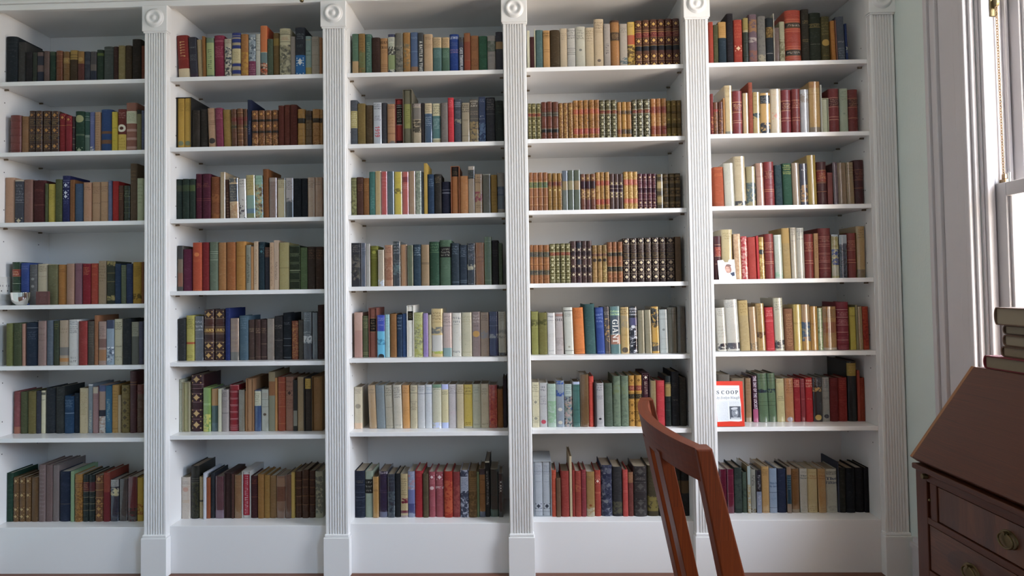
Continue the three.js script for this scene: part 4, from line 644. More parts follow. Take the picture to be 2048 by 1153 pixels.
["w",1235.8,285,180.8,-61,0,"c0b08c","x.04-.18:6c5c44:3 l.2:7c6c50","beige jacketed book, seventh from window end, ~R, ~B",125],
["w",1268.5,353,179.8,-65,0,"c4a838","x.05-.2:4a3c18:2 l.22:5c4a18 x.86-.93:4a3c18:2 b.96-1:b0a88c","yellow jacketed book with beige foot on ~R, ~B",119],
["w",1303.8,337,181.3,-64,0,"b4b094","x.06-.22:7c7c6c:3 x.38-.4:5c5c50:1 x.9-.94:4a4a40:2","beige jacketed book, fifth from window end, ~R, ~B",125],
["w",1338.3,337,181.9,-65,0,"bcac8c","x.1-.25:7c6c54:3 x.88-.94:7c6c54:1","beige jacketed book, fourth from window end, ~R, ~B",130],
["w",1372.7,336,177.6,-62,0,"a03824","m0-1:a03824,b8502c,8c1c20","red jacketed book with mottled picture on ~R, ~B",127],
["c",1402.0,233,159.6,-65,0,"7c4c20","","brown cloth book on ~R, ~B",109],
["c",1422.0,150,203.9,-66,0,"2a2028","","slim black cloth book on ~R, ~B",143]]],
[3,7,[
["c",811.8,424,193.1,-67,0,"161e30","x.2-.26:9c8c60:2 l.56:6c7484 x.97-.99:a0a0a0:1 l.3,.46,.62,.78:4c5464","black cloth book with lettering on ~R, ~B",137],
["j",849.8,319,191.6,-71,0,"8c9884","k.18-.48:14140f x.2-.46:d8d8c8:3","grey-green jacketed book with black label on ~R, ~B",131],
["w",878.9,231,169.1,-65,0,"b08440","x.3-.36:4a3414:2 x.1-.2:8c6428:1","tan jacketed book with lettering on ~R, ~B",121],
["w",909.2,360,189.5,-71,0,"241f3c","x.4-.48:6c4c54:2 b.88-1:5c607c m0-.06:241f3c,8c8488","navy jacketed book with slate grey foot on ~R, ~B",129],
["w",943.3,295,178.7,-67,0,"2a3440","x.05-.3:4a5864:3 m.4-.9:2a3440,44545c","navy jacketed book, seventeenth from window end, ~R, ~B",123],
["c",970.1,225,180.6,-71,0,"14161a","","black cloth book, sixteenth from window end, ~R, ~B",125],
["w",996.9,294,179.5,-69,0,"b8a474","x.1-.5:5c4a34:8 m.56-.68:b8a474,6c1c30 b.84-.9:6c2434 b.95-1:a08c8c","straw jacketed book with maroon band on ~R, ~B",127],
["w",1027.1,294,189.1,-70,0,"8c94b0","m0-.4:a8acc0,b88088,8c94b0 b.4-.7:6c74a8 b.7-.92:444c80 m.9-1:a8a890,8c94b0","slate grey jacketed book with blue band on ~R, ~B",136],
["c",1059.0,327,191.1,-69,0,"a02028","x.06-.12:c8603c:2","red cloth book, thirteenth from window end, ~R, ~B",139],
["c",1087.2,221,179.8,-66,0,"54462e","l.42,.46:382c1c","dark brown cloth book with ruled lines on ~R, ~B",121],
["c",1112.8,275,186.4,-72,0,"a04a54","d.12:e0c8c8 x.18-.28:c88c90:3 o.36,.24:d8b8b8","red cloth book with round emblem on ~R, ~B",131],
["c",1145.1,354,186.3,-72,0,"9c4850","d.12:e0c8c8 x.18-.28:c88890:3 m.32-.38:9c4850,d0b0b0","red cloth book, tenth from window end, ~R, ~B",129],
["c",1181.3,347,189.5,-66,0,"a42c18","m.2-.95:a42c18,c0542c l.24:c8603c","red cloth book with ruled lines on ~R, ~B",132],
["c",1215.0,312,186.7,-69,0,"8c3434","m.3-.9:8c3434,a04a44","maroon cloth book with mottled picture on ~R, ~B",125],
["j",1248.7,345,193.9,-67,0,"b0b4c4","m0-.14:b0b4c4,3c4054 x.17-.42:3c5470:7 m.44-1:b0b4c4,3c4054","pale grey jacketed book with mottled picture on ~R, ~B",129],
["j",1283.5,335,190.6,-65,0,"7c5c2c","m0-.14:7c5c2c,5c4018 x.16-.42:4a3414:6 m.44-1:8c6c38,5c4018","brown jacketed book with mottled picture on ~R, ~B",136],
["p",1305.4,87,186.1,-69,0,"6c7c54","","green thin volume on ~R, ~B",128],
["w",1322.6,241,197.9,-69,0,"8c5c24","b0-.12:3c3438 b.88-1:4c5468 x.2-.26:4a3014:1 l.52:4a3014","brown jacketed book with black top on ~R, ~B",139],
["p",1344.4,181,229.6,-71,0,"14120f","u.15-.8:d8d4c8 b0-.03:d0c8b0","tall black thin volume with beige top on ~R, ~B",172],
["w",1371.9,352,195.1,-72,0,"24302c","b.84-1:3c5448","black jacketed book with dark green foot on ~R, ~B",140],
["w",1399.4,183,178.9,-68,0,"2a2426","d.2,.28,.34,.4:c8c4bc","black jacketed book with small emblems on ~R, ~B",128]]],
[4,1,[
["w",1541.2,107,171.1,-45,0,"c8c4a8","","slim beige jacketed book on ~R, ~B",115],
["c",1556.3,179,143.9,-43,0,"3a1818","","short dark maroon cloth book on ~R, ~B",105],
["p",1568.0,38,177.3,-44,0,"c4c0a0","","beige thin volume on ~R, ~B",124],
["c",1586.4,313,173.2,-46,0,"486464","","dark teal cloth book on ~R, ~B",122],
["j",1616.6,275,169.6,-44,0,"b88a4c","t.04-.16:4a3418:HENRY|JAMES x.16-.2:6c4c24:1 l.48,.53:7c5828","tan jacketed book, seventeenth from window end, ~R, ~B",121],
["c",1651.6,408,171.3,-45,0,"44341e","","dark brown cloth book on ~R, ~B",114],
["w",1687.6,297,177.9,-47,0,"bca888","x.1-.28:7c6c54:4 x.96-.99:7c6c54:1","beige jacketed book, fifteenth from window end, ~R, ~B",126],
["w",1720.4,343,177.8,-47,0,"b4b0a8","x.03-.26:3c3c40:4 x.5-.56:5c5c5c:2 l.48,.58,.62:5c5c5c m.92-1:b4b0a8,1c1c20","pale grey jacketed book with lettering on ~R, ~B",118],
["w",1757.8,389,182.2,-44,0,"b8b4a0","x.06-.3:5c5c54:4 o.54,.12:7c7c74 x.95-.98:7c7c74:1","beige jacketed book with round emblem on ~R, ~B",132],
["w",1796.2,363,178.7,-47,0,"bca884","x.06-.28:6c5c40:4 x.3-.33:6c5c40:1","tan jacketed book, twelfth from window end, ~R, ~B",128],
["w",1835.0,397,213.1,-46,0,"c0a884","x.05-.2:5c4a38:3 o.82,.14:6c5c50 x.22-.28:7c6850:2 l.94:7c6850","tan jacketed book with round emblem on ~R, ~B",141],
["w",1869.0,266,191.1,-44,0,"a09488","u.4-.7:5c5450","taupe jacketed book with sideways lettering on ~R, ~B",126],
["l",1901.7,373,205.6,-45,0,"a06c34","k.24-.42:3c281c x.26-.4:b8946c:5 b0-.04:4a2c18","ochre leather book with dark brown label on ~R, ~B",145],
["w",1937.3,321,191.2,-49,0,"a89c8c","x.08-.2:6c645c:3 m.74-.88:a89c8c,54686c","beige jacketed book with mottled picture on ~R, ~B",132],
["w",1969.2,301,198.5,-49,0,"c49c2c","b.28-.48:b05024 m.5-1:c49c2c,5c4418 x.04-.12:7c5c14:2","khaki jacketed book with rust band on ~R, ~B",139],
["l",2000.1,300,203.2,-48,0,"5c3420","r5 k.25-.36:6c1828 b.53-.63:161820 d.1,.43,.75,.92:e0b050 l.21,.25,.53,.82:c89c50","chestnut brown leather book, sixth from window end, ~R, ~B",138],
["l",2030.7,296,204.3,-47,0,"5c3420","r5 k.25-.36:6c1828 b.53-.63:161820 d.1,.43,.75,.92:e0b050 l.21,.25,.53,.82:c89c50","chestnut brown leather book, fifth from window end, ~R, ~B",139],
["l",2061.7,307,205.2,-43,0,"5c3420","r5 k.25-.36:6c1828 b.53-.63:161820 d.1,.43,.75,.92:e0b050 l.21,.25,.53,.82:c89c50","chestnut brown leather book, fourth from window end, ~R, ~B",149],
["l",2093.0,303,205.6,-44,0,"582e20","r5 k.25-.36:6c1828 b.53-.63:161820 d.1,.43,.75,.92:e0b050 l.21,.25,.53,.82:c89c50","dark brown leather book with maroon label on ~R, ~B",141],
["l",2124.6,302,208.2,-48,0,"542620","r5 k.25-.36:6c1828 b.53-.63:161820 d.1,.43,.75,.92:e0b050 l.21,.25,.53,.82:c89c50","dark maroon leather book with maroon label on ~R, ~B",149],
["l",2155.0,291,208.3,-48,0,"4c241c","r5 k.25-.36:5c1824 b.53-.63:161820 d.1,.43,.75,.92:c8a058 l.21,.25,.53,.82:b08c50","dark maroon leather book with dark maroon label on ~R, ~B",140]]],
[4,2,[
["l",1542.3,132,158.9,-43,0,"68602c","r6 k.26-.35:6c1c1c d.12,.46,.62,.78,.94:c8bc84 l.06,.25,.36,.52,.7,.84:c8bc84","dark olive leather book, twenty-ninth from window end, ~R, ~B",108],
["l",1560.0,206,159.3,-46,0,"68602c","r6 k.26-.35:6c1c1c d.12,.46,.62,.78,.94:c8bc84 l.06,.25,.36,.52,.7,.84:c8bc84","dark olive leather book, twenty-eighth from window end, ~R, ~B",110],
["l",1580.2,181,158.5,-44,0,"68602c","r6 k.26-.35:6c1c1c d.12,.46,.62,.78,.94:c8bc84 l.06,.25,.36,.52,.7,.84:c8bc84","dark olive leather book, twenty-seventh from window end, ~R, ~B",112],
["l",1601.2,223,163.6,-43,0,"6c3420","r4 b.26-.37:16120e b.68-.78:16120e l.28,.31,.35,.69:c8b890","chestnut brown leather book, twenty-sixth from window end, ~R, ~B",111],
["l",1624.5,226,165.7,-45,0,"743a22","r4 b.26-.37:16120e b.68-.78:16120e l.28,.31,.35,.69:c8b890","chestnut brown leather book, twenty-fifth from window end, ~R, ~B",120],
["l",1649.2,251,163.8,-44,0,"6c3822","r4 b.26-.37:16120e b.68-.78:16120e l.28,.31,.35,.69:c8b890","chestnut brown leather book, twenty-fourth from window end, ~R, ~B",113],
["l",1671.7,183,159.2,-48,0,"8c5820","r0 m.03-.98:8c5820,d8b058","brown leather book, twenty-third from window end, ~R, ~B",107],
["l",1691.5,198,159.5,-48,0,"8c5820","r0 m.03-.98:8c5820,d8b058","brown leather book, twenty-second from window end, ~R, ~B",105],
["l",1711.8,192,159.5,-46,0,"8c5820","r0 m.03-.98:8c5820,d8b058","brown leather book, twenty-first from window end, ~R, ~B",116],
["l",1732.8,213,168.0,-47,0,"b47c30","r5 k.22-.35:a84028 k.7-.84:a83838 m.03-.2:b47c30,7c4c14 m.38-.68:b47c30,7c4c14 m.86-1:b47c30,7c4c14","ochre leather book, twentieth from window end, ~R, ~B",120],
["l",1754.7,208,168.5,-48,0,"b87e30","r5 k.22-.35:a84028 k.7-.84:a83838 m.03-.2:b87e30,7c4c14 m.38-.68:b87e30,7c4c14 m.86-1:b87e30,7c4c14","ochre leather book, nineteenth from window end, ~R, ~B",116],
["l",1776.5,212,168.8,-46,0,"b47c30","r5 k.22-.35:a84428 k.7-.84:a83838 m.03-.2:b47c30,7c4c14 m.38-.68:b47c30,7c4c14 m.86-1:b47c30,7c4c14","ochre leather book, eighteenth from window end, ~R, ~B",119],
["l",1799.2,225,167.9,-42,0,"b07830","r5 k.22-.35:a84428 k.7-.84:a03838 m.03-.2:b07830,7c4c14 m.38-.68:b07830,7c4c14 m.86-1:b07830,7c4c14","ochre leather book, seventeenth from window end, ~R, ~B",120],
["l",1821.2,199,168.9,-45,0,"a87030","r5 k.22-.35:a84428 k.7-.84:a03838 m.03-.2:a87030,7c4c14 m.38-.68:a87030,7c4c14 m.86-1:a87030,7c4c14","brown leather book with rust label on ~R, ~B",116],
["l",1843.8,239,166.4,-44,0,"585030","r6 k.26-.34:601820 d.12,.44,.6,.76,.92:d0c89c l.06,.24,.36,.52,.68,.84:d0c89c","dark olive leather book, fifteenth from window end, ~R, ~B",118],
["l",1868.6,240,167.2,-45,0,"585030","r6 k.26-.34:601820 d.12,.44,.6,.76,.92:d0c89c l.06,.24,.36,.52,.68,.84:d0c89c","dark olive leather book, fourteenth from window end, ~R, ~B",118],
["l",1893.0,233,166.6,-45,0,"585030","r6 k.26-.34:601820 d.12,.44,.6,.76,.92:d0c89c l.06,.24,.36,.52,.68,.84:d0c89c","dark olive leather book, thirteenth from window end, ~R, ~B",118],
["l",1914.1,173,157.6,-47,0,"b07c34","r5 k.22-.33:6c3c24 k.72-.85:7c3428","ochre leather book with chestnut brown label on ~R, ~B",110],
["l",1933.4,198,157.3,-45,0,"b8842c","r5 k.22-.33:503828 k.72-.85:443028","ochre leather book, eleventh from window end, ~R, ~B",114],
["l",1955.0,213,158.0,-49,0,"b07a34","r5 k.22-.33:443028 k.72-.85:342824","ochre leather book with black label on ~R, ~B",111],
["l",1977.0,211,164.5,-44,0,"544c30","r6 k.26-.34:601828 d.12,.44,.6,.76,.92:d8d0a8 l.06,.24,.36,.52,.68,.84:d8d0a8","dark olive leather book, ninth from window end, ~R, ~B",114],
["l",2001.0,254,166.5,-44,0,"544c30","r6 k.26-.34:601828 d.12,.44,.6,.76,.92:d8d0a8 l.06,.24,.36,.52,.68,.84:d8d0a8","dark olive leather book, eighth from window end, ~R, ~B",120],
["l",2028.3,275,166.3,-43,0,"544c30","r6 k.26-.34:601828 d.12,.44,.6,.76,.92:d8d0a8 l.06,.24,.36,.52,.68,.84:d8d0a8","dark olive leather book, seventh from window end, ~R, ~B",111],
["l",2054.2,225,167.8,-45,0,"b87834","r6 b.2-.36:98482c b.68-.88:98482c m.4-.66:b87834,d09c4c","ochre leather book, sixth from window end, ~R, ~B",117],
["l",2076.6,206,168.9,-47,0,"b87834","r6 b.2-.36:98482c b.68-.88:98482c m.4-.66:b87834,d09c4c","ochre leather book, fifth from window end, ~R, ~B",118],
["l",2097.9,206,168.3,-44,0,"b07430","r6 b.2-.36:94402c b.68-.88:94402c m.4-.66:b07430,d09c4c","ochre leather book with maroon band on ~R, ~B",120],
["l",2118.6,183,159.6,-48,0,"887028","r5 d.1,.5,.9:d0b850 b.28-.34:684c1c b.6-.72:5c4818","olive leather book, third from window end, ~R, ~B",110],
["l",2138.7,203,158.4,-43,0,"846828","r5 d.1,.5,.9:b89c48 b.28-.34:684c1c b.6-.72:5c4818","olive leather book, second from window end, ~R, ~B",105],
["l",2159.6,190,160.1,-47,0,"7c6028","r5 d.1,.5,.9:b08c48 b.28-.34:684c1c b.6-.72:5c4818","brown leather book with dark brown band on ~R, ~B",111]]],
[4,3,[
["l",1543.7,152,163.6,-45,0,"9c6030","r4 k.24-.4:4a5c34 l.24,.4,.62,.82:d0a468","brown leather book, thirtieth from window end, ~R, ~B",110],
["l",1562.3,205,163.0,-44,0,"9c6030","r4 k.24-.4:4a5c34 l.24,.4,.62,.82:d0a468","brown leather book, twenty-ninth from window end, ~R, ~B",113],
["l",1582.9,191,163.3,-44,0,"9c6030","r4 k.24-.4:4a5c34 l.24,.4,.62,.82:d0a468","brown leather book, twenty-eighth from window end, ~R, ~B",109],
["l",1602.7,188,162.8,-43,0,"9c6030","r4 k.24-.4:3c5c40 l.24,.4,.62,.82:d0a468","brown leather book, twenty-seventh from window end, ~R, ~B",116],
["l",1622.3,187,159.9,-47,0,"a07428","r4 k.22-.34:641c1c d.44:e0c878 l.7,.8:785014","brown leather book, twenty-sixth from window end, ~R, ~B",109],
["l",1642.0,191,158.8,-43,0,"a07428","r4 k.22-.34:641c1c d.44:e0c878 l.7,.8:785014","brown leather book, twenty-fifth from window end, ~R, ~B",106],
["l",1661.9,192,159.0,-46,0,"a07428","r4 k.22-.34:641c1c d.44:e0c878 l.7,.8:785014","brown leather book, twenty-fourth from window end, ~R, ~B",116],
["w",1683.4,222,168.7,-44,0,"6c7068","b0-.26:6c7484 b.26-.48:9c8458","charcoal jacketed book with slate grey top on ~R, ~B",113],
["w",1707.9,250,170.4,-45,0,"5c6454","b.26-.48:9c9068","grey-green jacketed book with olive band on ~R, ~B",121],
["w",1734.1,259,170.8,-46,0,"5c6450","b.26-.48:a08458","grey-green jacketed book with brown band on ~R, ~B",121],
["l",1758.4,211,153.9,-47,0,"7c4c38","r4 b.2-.4:3c1824 d.12,.5,.6:d0a860 m.4-.68:7c4c38,c89c50 b.7-1:7c4834","chestnut brown leather book, twentieth from window end, ~R, ~B",110],
["l",1779.5,196,153.4,-46,0,"84582c","r4 b.2-.4:3c1824 d.12,.5,.6:d0a860 m.4-.68:84582c,c89c50 b.7-1:744440","brown leather book with black band on ~R, ~B",107],
["l",1799.7,191,153.1,-43,0,"84502c","r4 b.2-.4:38181c d.12,.5,.6:d0a860 m.4-.68:84502c,c89c50 b.7-1:7c4834","chestnut brown leather book, eighteenth from window end, ~R, ~B",105],
["l",1819.8,193,159.7,-47,0,"b88438","r5 k.22-.35:a8382c k.7-.84:a83428 m.03-.2:b88438,e0b868,8c5c1c m.38-.68:b88438,e0b868,8c5c1c m.86-1:b88438,8c5c1c","ochre leather book, seventeenth from window end, ~R, ~B",116],
["l",1839.4,184,160.2,-48,0,"b88438","r5 k.22-.35:a8382c k.7-.84:a83428 m.03-.2:b88438,e0b868,8c5c1c m.38-.68:b88438,e0b868,8c5c1c m.86-1:b88438,8c5c1c","ochre leather book, sixteenth from window end, ~R, ~B",107],
["l",1858.3,178,159.5,-43,0,"b88438","r5 k.22-.35:a0342c k.7-.84:982c24 m.03-.2:b88438,e0b868,8c5c1c m.38-.68:b88438,e0b868,8c5c1c m.86-1:b88438,8c5c1c","ochre leather book with maroon label on ~R, ~B",114],
["l",1877.7,194,152.0,-45,0,"583c34","r0 b.3-.4:3c1c28 b.41-.5:3c1c28 d.26,.54,.62:e0c88c l.3,.4,.5:e0d0a8","dark brown leather book, fourteenth from window end, ~R, ~B",106],
["l",1897.0,177,152.1,-48,0,"583c34","r0 b.3-.4:3c1c28 b.41-.5:3c1c28 d.26,.54,.62:e0c88c l.3,.4,.5:e0d0a8","dark brown leather book, thirteenth from window end, ~R, ~B",106],
["l",1915.7,180,151.5,-47,0,"583c34","r0 b.3-.4:3c1c28 b.41-.5:3c1c28 d.26,.54,.62:e0c88c l.3,.4,.5:e0d0a8","dark brown leather book, twelfth from window end, ~R, ~B",106],
["l",1934.7,186,159.1,-43,0,"c08c38","r5 k.2-.35:c0584c k.7-.82:c0584c m.03-.2:c08c38,e8c470 m.38-.68:c08c38,e8c470 m.84-1:c08c38,e8c470","ochre leather book, eleventh from window end, ~R, ~B",106],
["l",1954.8,200,159.4,-45,0,"c08c38","r5 k.2-.35:c0584c k.7-.82:c0584c m.03-.2:c08c38,e8c470 m.38-.68:c08c38,e8c470 m.84-1:c08c38,e8c470","ochre leather book, tenth from window end, ~R, ~B",108],
["l",1974.6,179,159.4,-47,0,"c08c38","r5 k.2-.35:b85844 k.7-.82:c0584c m.03-.2:c08c38,e8c470 m.38-.68:c08c38,e8c470 m.84-1:c08c38,e8c470","ochre leather book, ninth from window end, ~R, ~B",109],
["l",1994.0,194,149.7,-45,0,"541828","r6 d.1,.8,.95:d8b888 b.38-.52:441024 x.2-.36:c89888:4 x.56-.66:c89888:3 l.18,.38,.54,.7,.88:d0b090","plum leather book, eighth from window end, ~R, ~B",108],
["l",2013.9,187,149.3,-45,0,"541828","r6 d.1,.8,.95:d8b888 b.38-.52:441024 x.2-.36:c89888:4 x.56-.66:c89888:3 l.18,.38,.54,.7,.88:d0b090","plum leather book, seventh from window end, ~R, ~B",107],
["l",2032.8,175,149.2,-43,0,"541828","r6 d.1,.8,.95:d8b888 b.38-.52:441024 x.2-.36:c89888:4 x.56-.66:c89888:3 l.18,.38,.54,.7,.88:d0b090","plum leather book, sixth from window end, ~R, ~B",106],
["l",2052.1,178,149.8,-48,0,"541828","r6 d.1,.8,.95:d8b888 b.38-.52:441024 x.2-.36:c89888:4 x.56-.66:c89888:3 l.18,.38,.54,.7,.88:d0b090","plum leather book, fifth from window end, ~R, ~B",105],
["w",2074.2,249,145.9,-42,0,"7c6430","b.08-.18:4a3818 b.22-.4:c0a468 b.48-.6:4a3818 b.64-.8:a88c4c b.86-.96:4a3818","olive jacketed book with dark brown band on ~R, ~B",105],
["l",2101.2,253,149.0,-49,0,"503c1c","r7 b.04-.1:84683c b.2-.28:84683c b.4-.46:84683c b.58-.64:84683c b.78-.84:84683c d.15,.52,.9:8c6c3c","dark brown leather book, third from window end, ~R, ~B",105],
["l",2125.7,222,149.0,-46,0,"503c1c","r7 b.04-.1:84683c b.2-.28:84683c b.4-.46:84683c b.58-.64:84683c b.78-.84:84683c d.15,.52,.9:8c6c3c","dark brown leather book, second from window end, ~R, ~B",105],
["l",2149.1,227,150.0,-48,0,"4c381c","r7 b.04-.1:84683c b.2-.28:84683c b.4-.46:84683c b.58-.64:84683c b.78-.84:84683c d.15,.52,.9:8c6c3c","dark brown leather book, first from window end, ~R, ~B",106]]],
[4,4,[
["l",1541.5,131,160.2,-49,0,"a0622c","r5 k.18-.32:34383c k.65-.78:34383c l.5:c88c44 m.35-.6:a0622c,b8783c","slim brown leather book with black label on ~R, ~B",110],
["l",1558.7,198,159.7,-46,0,"a0622c","r5 k.18-.32:34383c k.65-.78:34383c l.5:c88c44 m.35-.6:a0622c,b8783c","brown leather book, twenty-fifth from window end, ~R, ~B",113],
["l",1579.3,198,159.9,-48,0,"a0622c","r5 k.18-.32:34383c k.65-.78:34383c l.5:c88c44 m.35-.6:a0622c,b8783c","brown leather book, twenty-fourth from window end, ~R, ~B",112],
["l",1602.0,242,159.3,-45,0,"a0622c","r5 k.18-.32:2c3838 k.65-.78:2c3030 l.5:c88c44 m.35-.6:a0622c,b8783c","brown leather book, twenty-third from window end, ~R, ~B",112],
["l",1627.1,243,163.1,-46,0,"706830","r6 k.22-.3:7c2428 d.1,.4,.54,.7,.86:e0d8a8 l.05,.2,.32,.48,.62,.78,.94:e0d8a8","olive leather book, twenty-second from window end, ~R, ~B",113],
["l",1649.9,197,164.3,-49,0,"706830","r6 k.22-.3:7c2428 d.1,.4,.54,.7,.86:e0d8a8 l.05,.2,.32,.48,.62,.78,.94:e0d8a8","olive leather book, twenty-first from window end, ~R, ~B",114],
["l",1670.3,195,164.4,-44,0,"706830","r6 k.22-.3:7c2428 d.1,.4,.54,.7,.86:e0d8a8 l.05,.2,.32,.48,.62,.78,.94:e0d8a8","olive leather book, twentieth from window end, ~R, ~B",116],
["l",1690.7,197,163.9,-43,0,"706830","r6 k.22-.3:7c2428 d.1,.4,.54,.7,.86:e0d8a8 l.05,.2,.32,.48,.62,.78,.94:e0d8a8","olive leather book, nineteenth from window end, ~R, ~B",117],
["l",1713.1,234,173.3,-44,0,"503430","r6 d.21,.4,.6,.8:e0d0a8 b.24-.34:382428 b.64-.74:382428 m.42-.58:503430,745448","reddish brown leather book, eighteenth from window end, ~R, ~B",126],
["l",1736.7,223,173.9,-48,0,"4c3034","r6 d.21,.4,.6,.8:e0d0a8 b.04-.18:303440 b.24-.34:382428 b.44-.56:34303c b.64-.74:382428","maroon leather book with black band on ~R, ~B",117],
["l",1759.0,207,173.8,-48,0,"503430","r6 d.21,.4,.6,.8:e0d0a8 b.24-.34:382428 b.64-.74:382428 m.42-.58:503430,745448","reddish brown leather book, sixteenth from window end, ~R, ~B",125],
["l",1780.0,196,173.5,-48,0,"503430","r6 d.21,.4,.6,.8:e0d0a8 b.24-.34:382428 b.64-.74:382428 m.42-.58:503430,745448","reddish brown leather book, fifteenth from window end, ~R, ~B",117],
["l",1801.0,209,154.2,-47,0,"a07838","r4 k.22-.3:4c2028 o.4,.3:3c2c1c m.5-.98:a07838,b88c4c m.02-.2:a07838,6c4c1c","brown leather book, fourteenth from window end, ~R, ~B",105],
["l",1822.1,197,154.5,-47,0,"a47c3c","r4 k.22-.3:4c2028 o.4,.3:3c2c1c m.5-.98:a47c3c,b88c4c m.02-.2:a07838,6c4c1c","brown leather book, thirteenth from window end, ~R, ~B",105],
["l",1842.6,197,155.3,-48,0,"9c7c3c","r4 k.22-.3:4c2028 o.4,.3:3c2c1c m.5-.98:9c7c3c,d8bc70 m.02-.2:a07838,6c4c1c","brown leather book, twelfth from window end, ~R, ~B",113],
["l",1863.5,206,166.9,-46,0,"94582c","r5 k.25-.36:14141c k.6-.73:14141c d.14,.48,.85:c07848 l.25,.6,.75:d0a468","brown leather book, eleventh from window end, ~R, ~B",121],
["l",1884.3,194,167.2,-46,0,"985c30","r5 k.25-.36:14141c k.6-.73:14141c d.14,.48,.85:c07848 l.25,.6,.75:d0a468","brown leather book, tenth from window end, ~R, ~B",115],
["l",1905.1,206,167.3,-42,0,"94582c","r5 k.25-.36:14141c k.6-.73:14141c d.14,.48,.85:c07848 l.25,.6,.75:d0a468","brown leather book, ninth from window end, ~R, ~B",119],
["l",1931.2,301,181.1,-44,0,"341e1c","r6 d.07,.56,.72,.88:f0dcb0 k.34-.46:281c20 x.16-.32:d8c098:5 l.14,.5,.64,.8:d8c098","black leather book, eighth from window end, ~R, ~B",123],
["l",1961.6,290,181.7,-45,0,"341e1c","r6 d.07,.56,.72,.88:f0dcb0 k.34-.46:281c20 x.16-.32:d8c098:5 l.14,.5,.64,.8:d8c098","black leather book, seventh from window end, ~R, ~B",125],
["l",1991.9,298,182.7,-47,0,"341e1c","r6 d.07,.56,.72,.88:f0dcb0 k.34-.46:281c20 x.16-.32:d8c098:5 l.14,.5,.64,.8:d8c098","black leather book, sixth from window end, ~R, ~B",128],
["l",2021.4,277,182.8,-46,0,"341e1c","r6 d.07,.56,.72,.88:f0dcb0 k.34-.46:281c20 x.16-.32:d8c098:5 l.14,.5,.64,.8:d8c098","black leather book, fifth from window end, ~R, ~B",129],
["l",2050.9,297,182.8,-43,0,"341e1c","r6 d.07,.56,.72,.88:f0dcb0 k.34-.46:281c20 x.16-.32:d8c098:5 l.14,.5,.64,.8:d8c098","black leather book, fourth from window end, ~R, ~B",131],
["l",2080.8,272,183.1,-48,0,"341e1c","r6 d.07,.56,.72,.88:f0dcb0 k.34-.46:281c20 x.16-.32:d8c098:5 l.14,.5,.64,.8:d8c098","black leather book, third from window end, ~R, ~B",128],
["l",2113.4,364,182.8,-48,0,"34201c","r6 d.07,.56,.72,.88:c8ac88 k.34-.46:281c20 x.16-.32:b89878:5 l.14,.5,.64,.8:b89878","thick black leather book with black label on ~R, ~B",133],
["j",2143.9,231,184.7,-47,0,"74583c","u.1-.8:5c442c","dark brown jacketed book with sideways lettering on ~R, ~B",126]]],
[4,5,[
["c",1550.6,291,177.7,-51,2,"80803c","m.18-.34:80803c,54542c l.36:a0a05c","olive cloth book with ruled lines on ~R, ~B",123],
["c",1583.2,343,172.9,-48,3,"6c6830","m.16-.3:6c6830,48481c","olive cloth book, seventeenth from window end, ~R, ~B",116],
["w",1617.5,324,171.7,-51,4,"d0ccc8","x.06-.12:4a4c54:1 x.17-.2:4a4c54:1 x.9-.92:4a4c54:1","pale grey jacketed book, sixteenth from window end, ~R, ~B",120],
["w",1651.9,345,172.9,-54,5,"b8acA8","b.04-.09:a87c70 t.14-.22:4a4448:OIL l.1:7c6c6c x.88-.91:5c5454:1 m.6-.8:b8aca8,a89c98","pale grey jacketed book with salmon band on ~R, ~B",121],
["w",1689.2,364,193.1,-48,14,"c8c8bc","l.07,.08,.92:3c3c3c x.11-.2:4a4a44:4 o.84,.1:a09c88","pale grey jacketed book, fourteenth from window end, ~R, ~B",137],
["c",1731.4,442,191.4,-53,20,"d0742c","x.06-.24:7c3c18:5 x.92-.96:7c3c18:1 l.9:a0541c","ochre cloth book with lettering on ~R, ~B",132],
["c",1777.2,456,205.5,-52,18,"345858","x.06-.34:20403c:8","dark teal cloth book with lettering on ~R, ~B",142],
["j",1818.0,338,191.3,-50,18,"28448c","x.12-.34:a8b8e0:3 x.38-.44:8c9cc8:3 b.04-.1:3c5498 l.9:3c5498 x.93-.96:a8b8e0:1","blue jacketed book with lettering on ~R, ~B",129],
["w",1847.3,220,194.3,-52,14,"4a4040","m.25-.75:4a4040,c09454,b0803c x.1-.18:d8d0c4:2 x.95-.97:c8b8b0:1","mauve brown jacketed book with mottled picture on ~R, ~B",140],
["w",1880.2,401,195.1,-47,8,"5c8080","m0-.2:8cb0b4,5c8080 t.08-.2:b8d890:Edna|Ferber v.25-.8:f4f0e8:GIANT b.2-.58:44505c b.6-.8:a87058 b.8-1:587878","teal jacketed book with slate grey band on ~R, ~B",141],
["w",1919.6,355,191.0,-52,4,"b89858","t.03-.16:4a3c24:GRAPES|OF|WRATH m.18-.45:b89858,9c8c68 x.58-.62:7c6430:2 o.92,.28:5c5040","tan jacketed book with lettering on ~R, ~B",139],
["w",1955.2,335,192.9,-53,2,"1c1a24","t.02-.2:e0e0e4:SHORE|LEAVE|WAKEMAN b.24-.4:4c4a74 m.4-1:1c1a24,4a4a58,e0e0e4","black jacketed book with blue band on ~R, ~B",137],
["w",1986.4,266,177.9,-49,4,"847c60","x.06-.3:6c6448:3","olive jacketed book with lettering on ~R, ~B",122],
["w",2014.9,270,178.6,-49,10,"888064","","taupe jacketed book, fifth from window end, ~R, ~B",123],
["w",2044.7,304,191.7,-51,8,"c49430","m.03-.45:c49430,2c2824 m.6-.85:4c4844,c49430 b.76-.95:4c4844 b.95-1:c49430","khaki jacketed book with dark brown band on ~R, ~B",132],
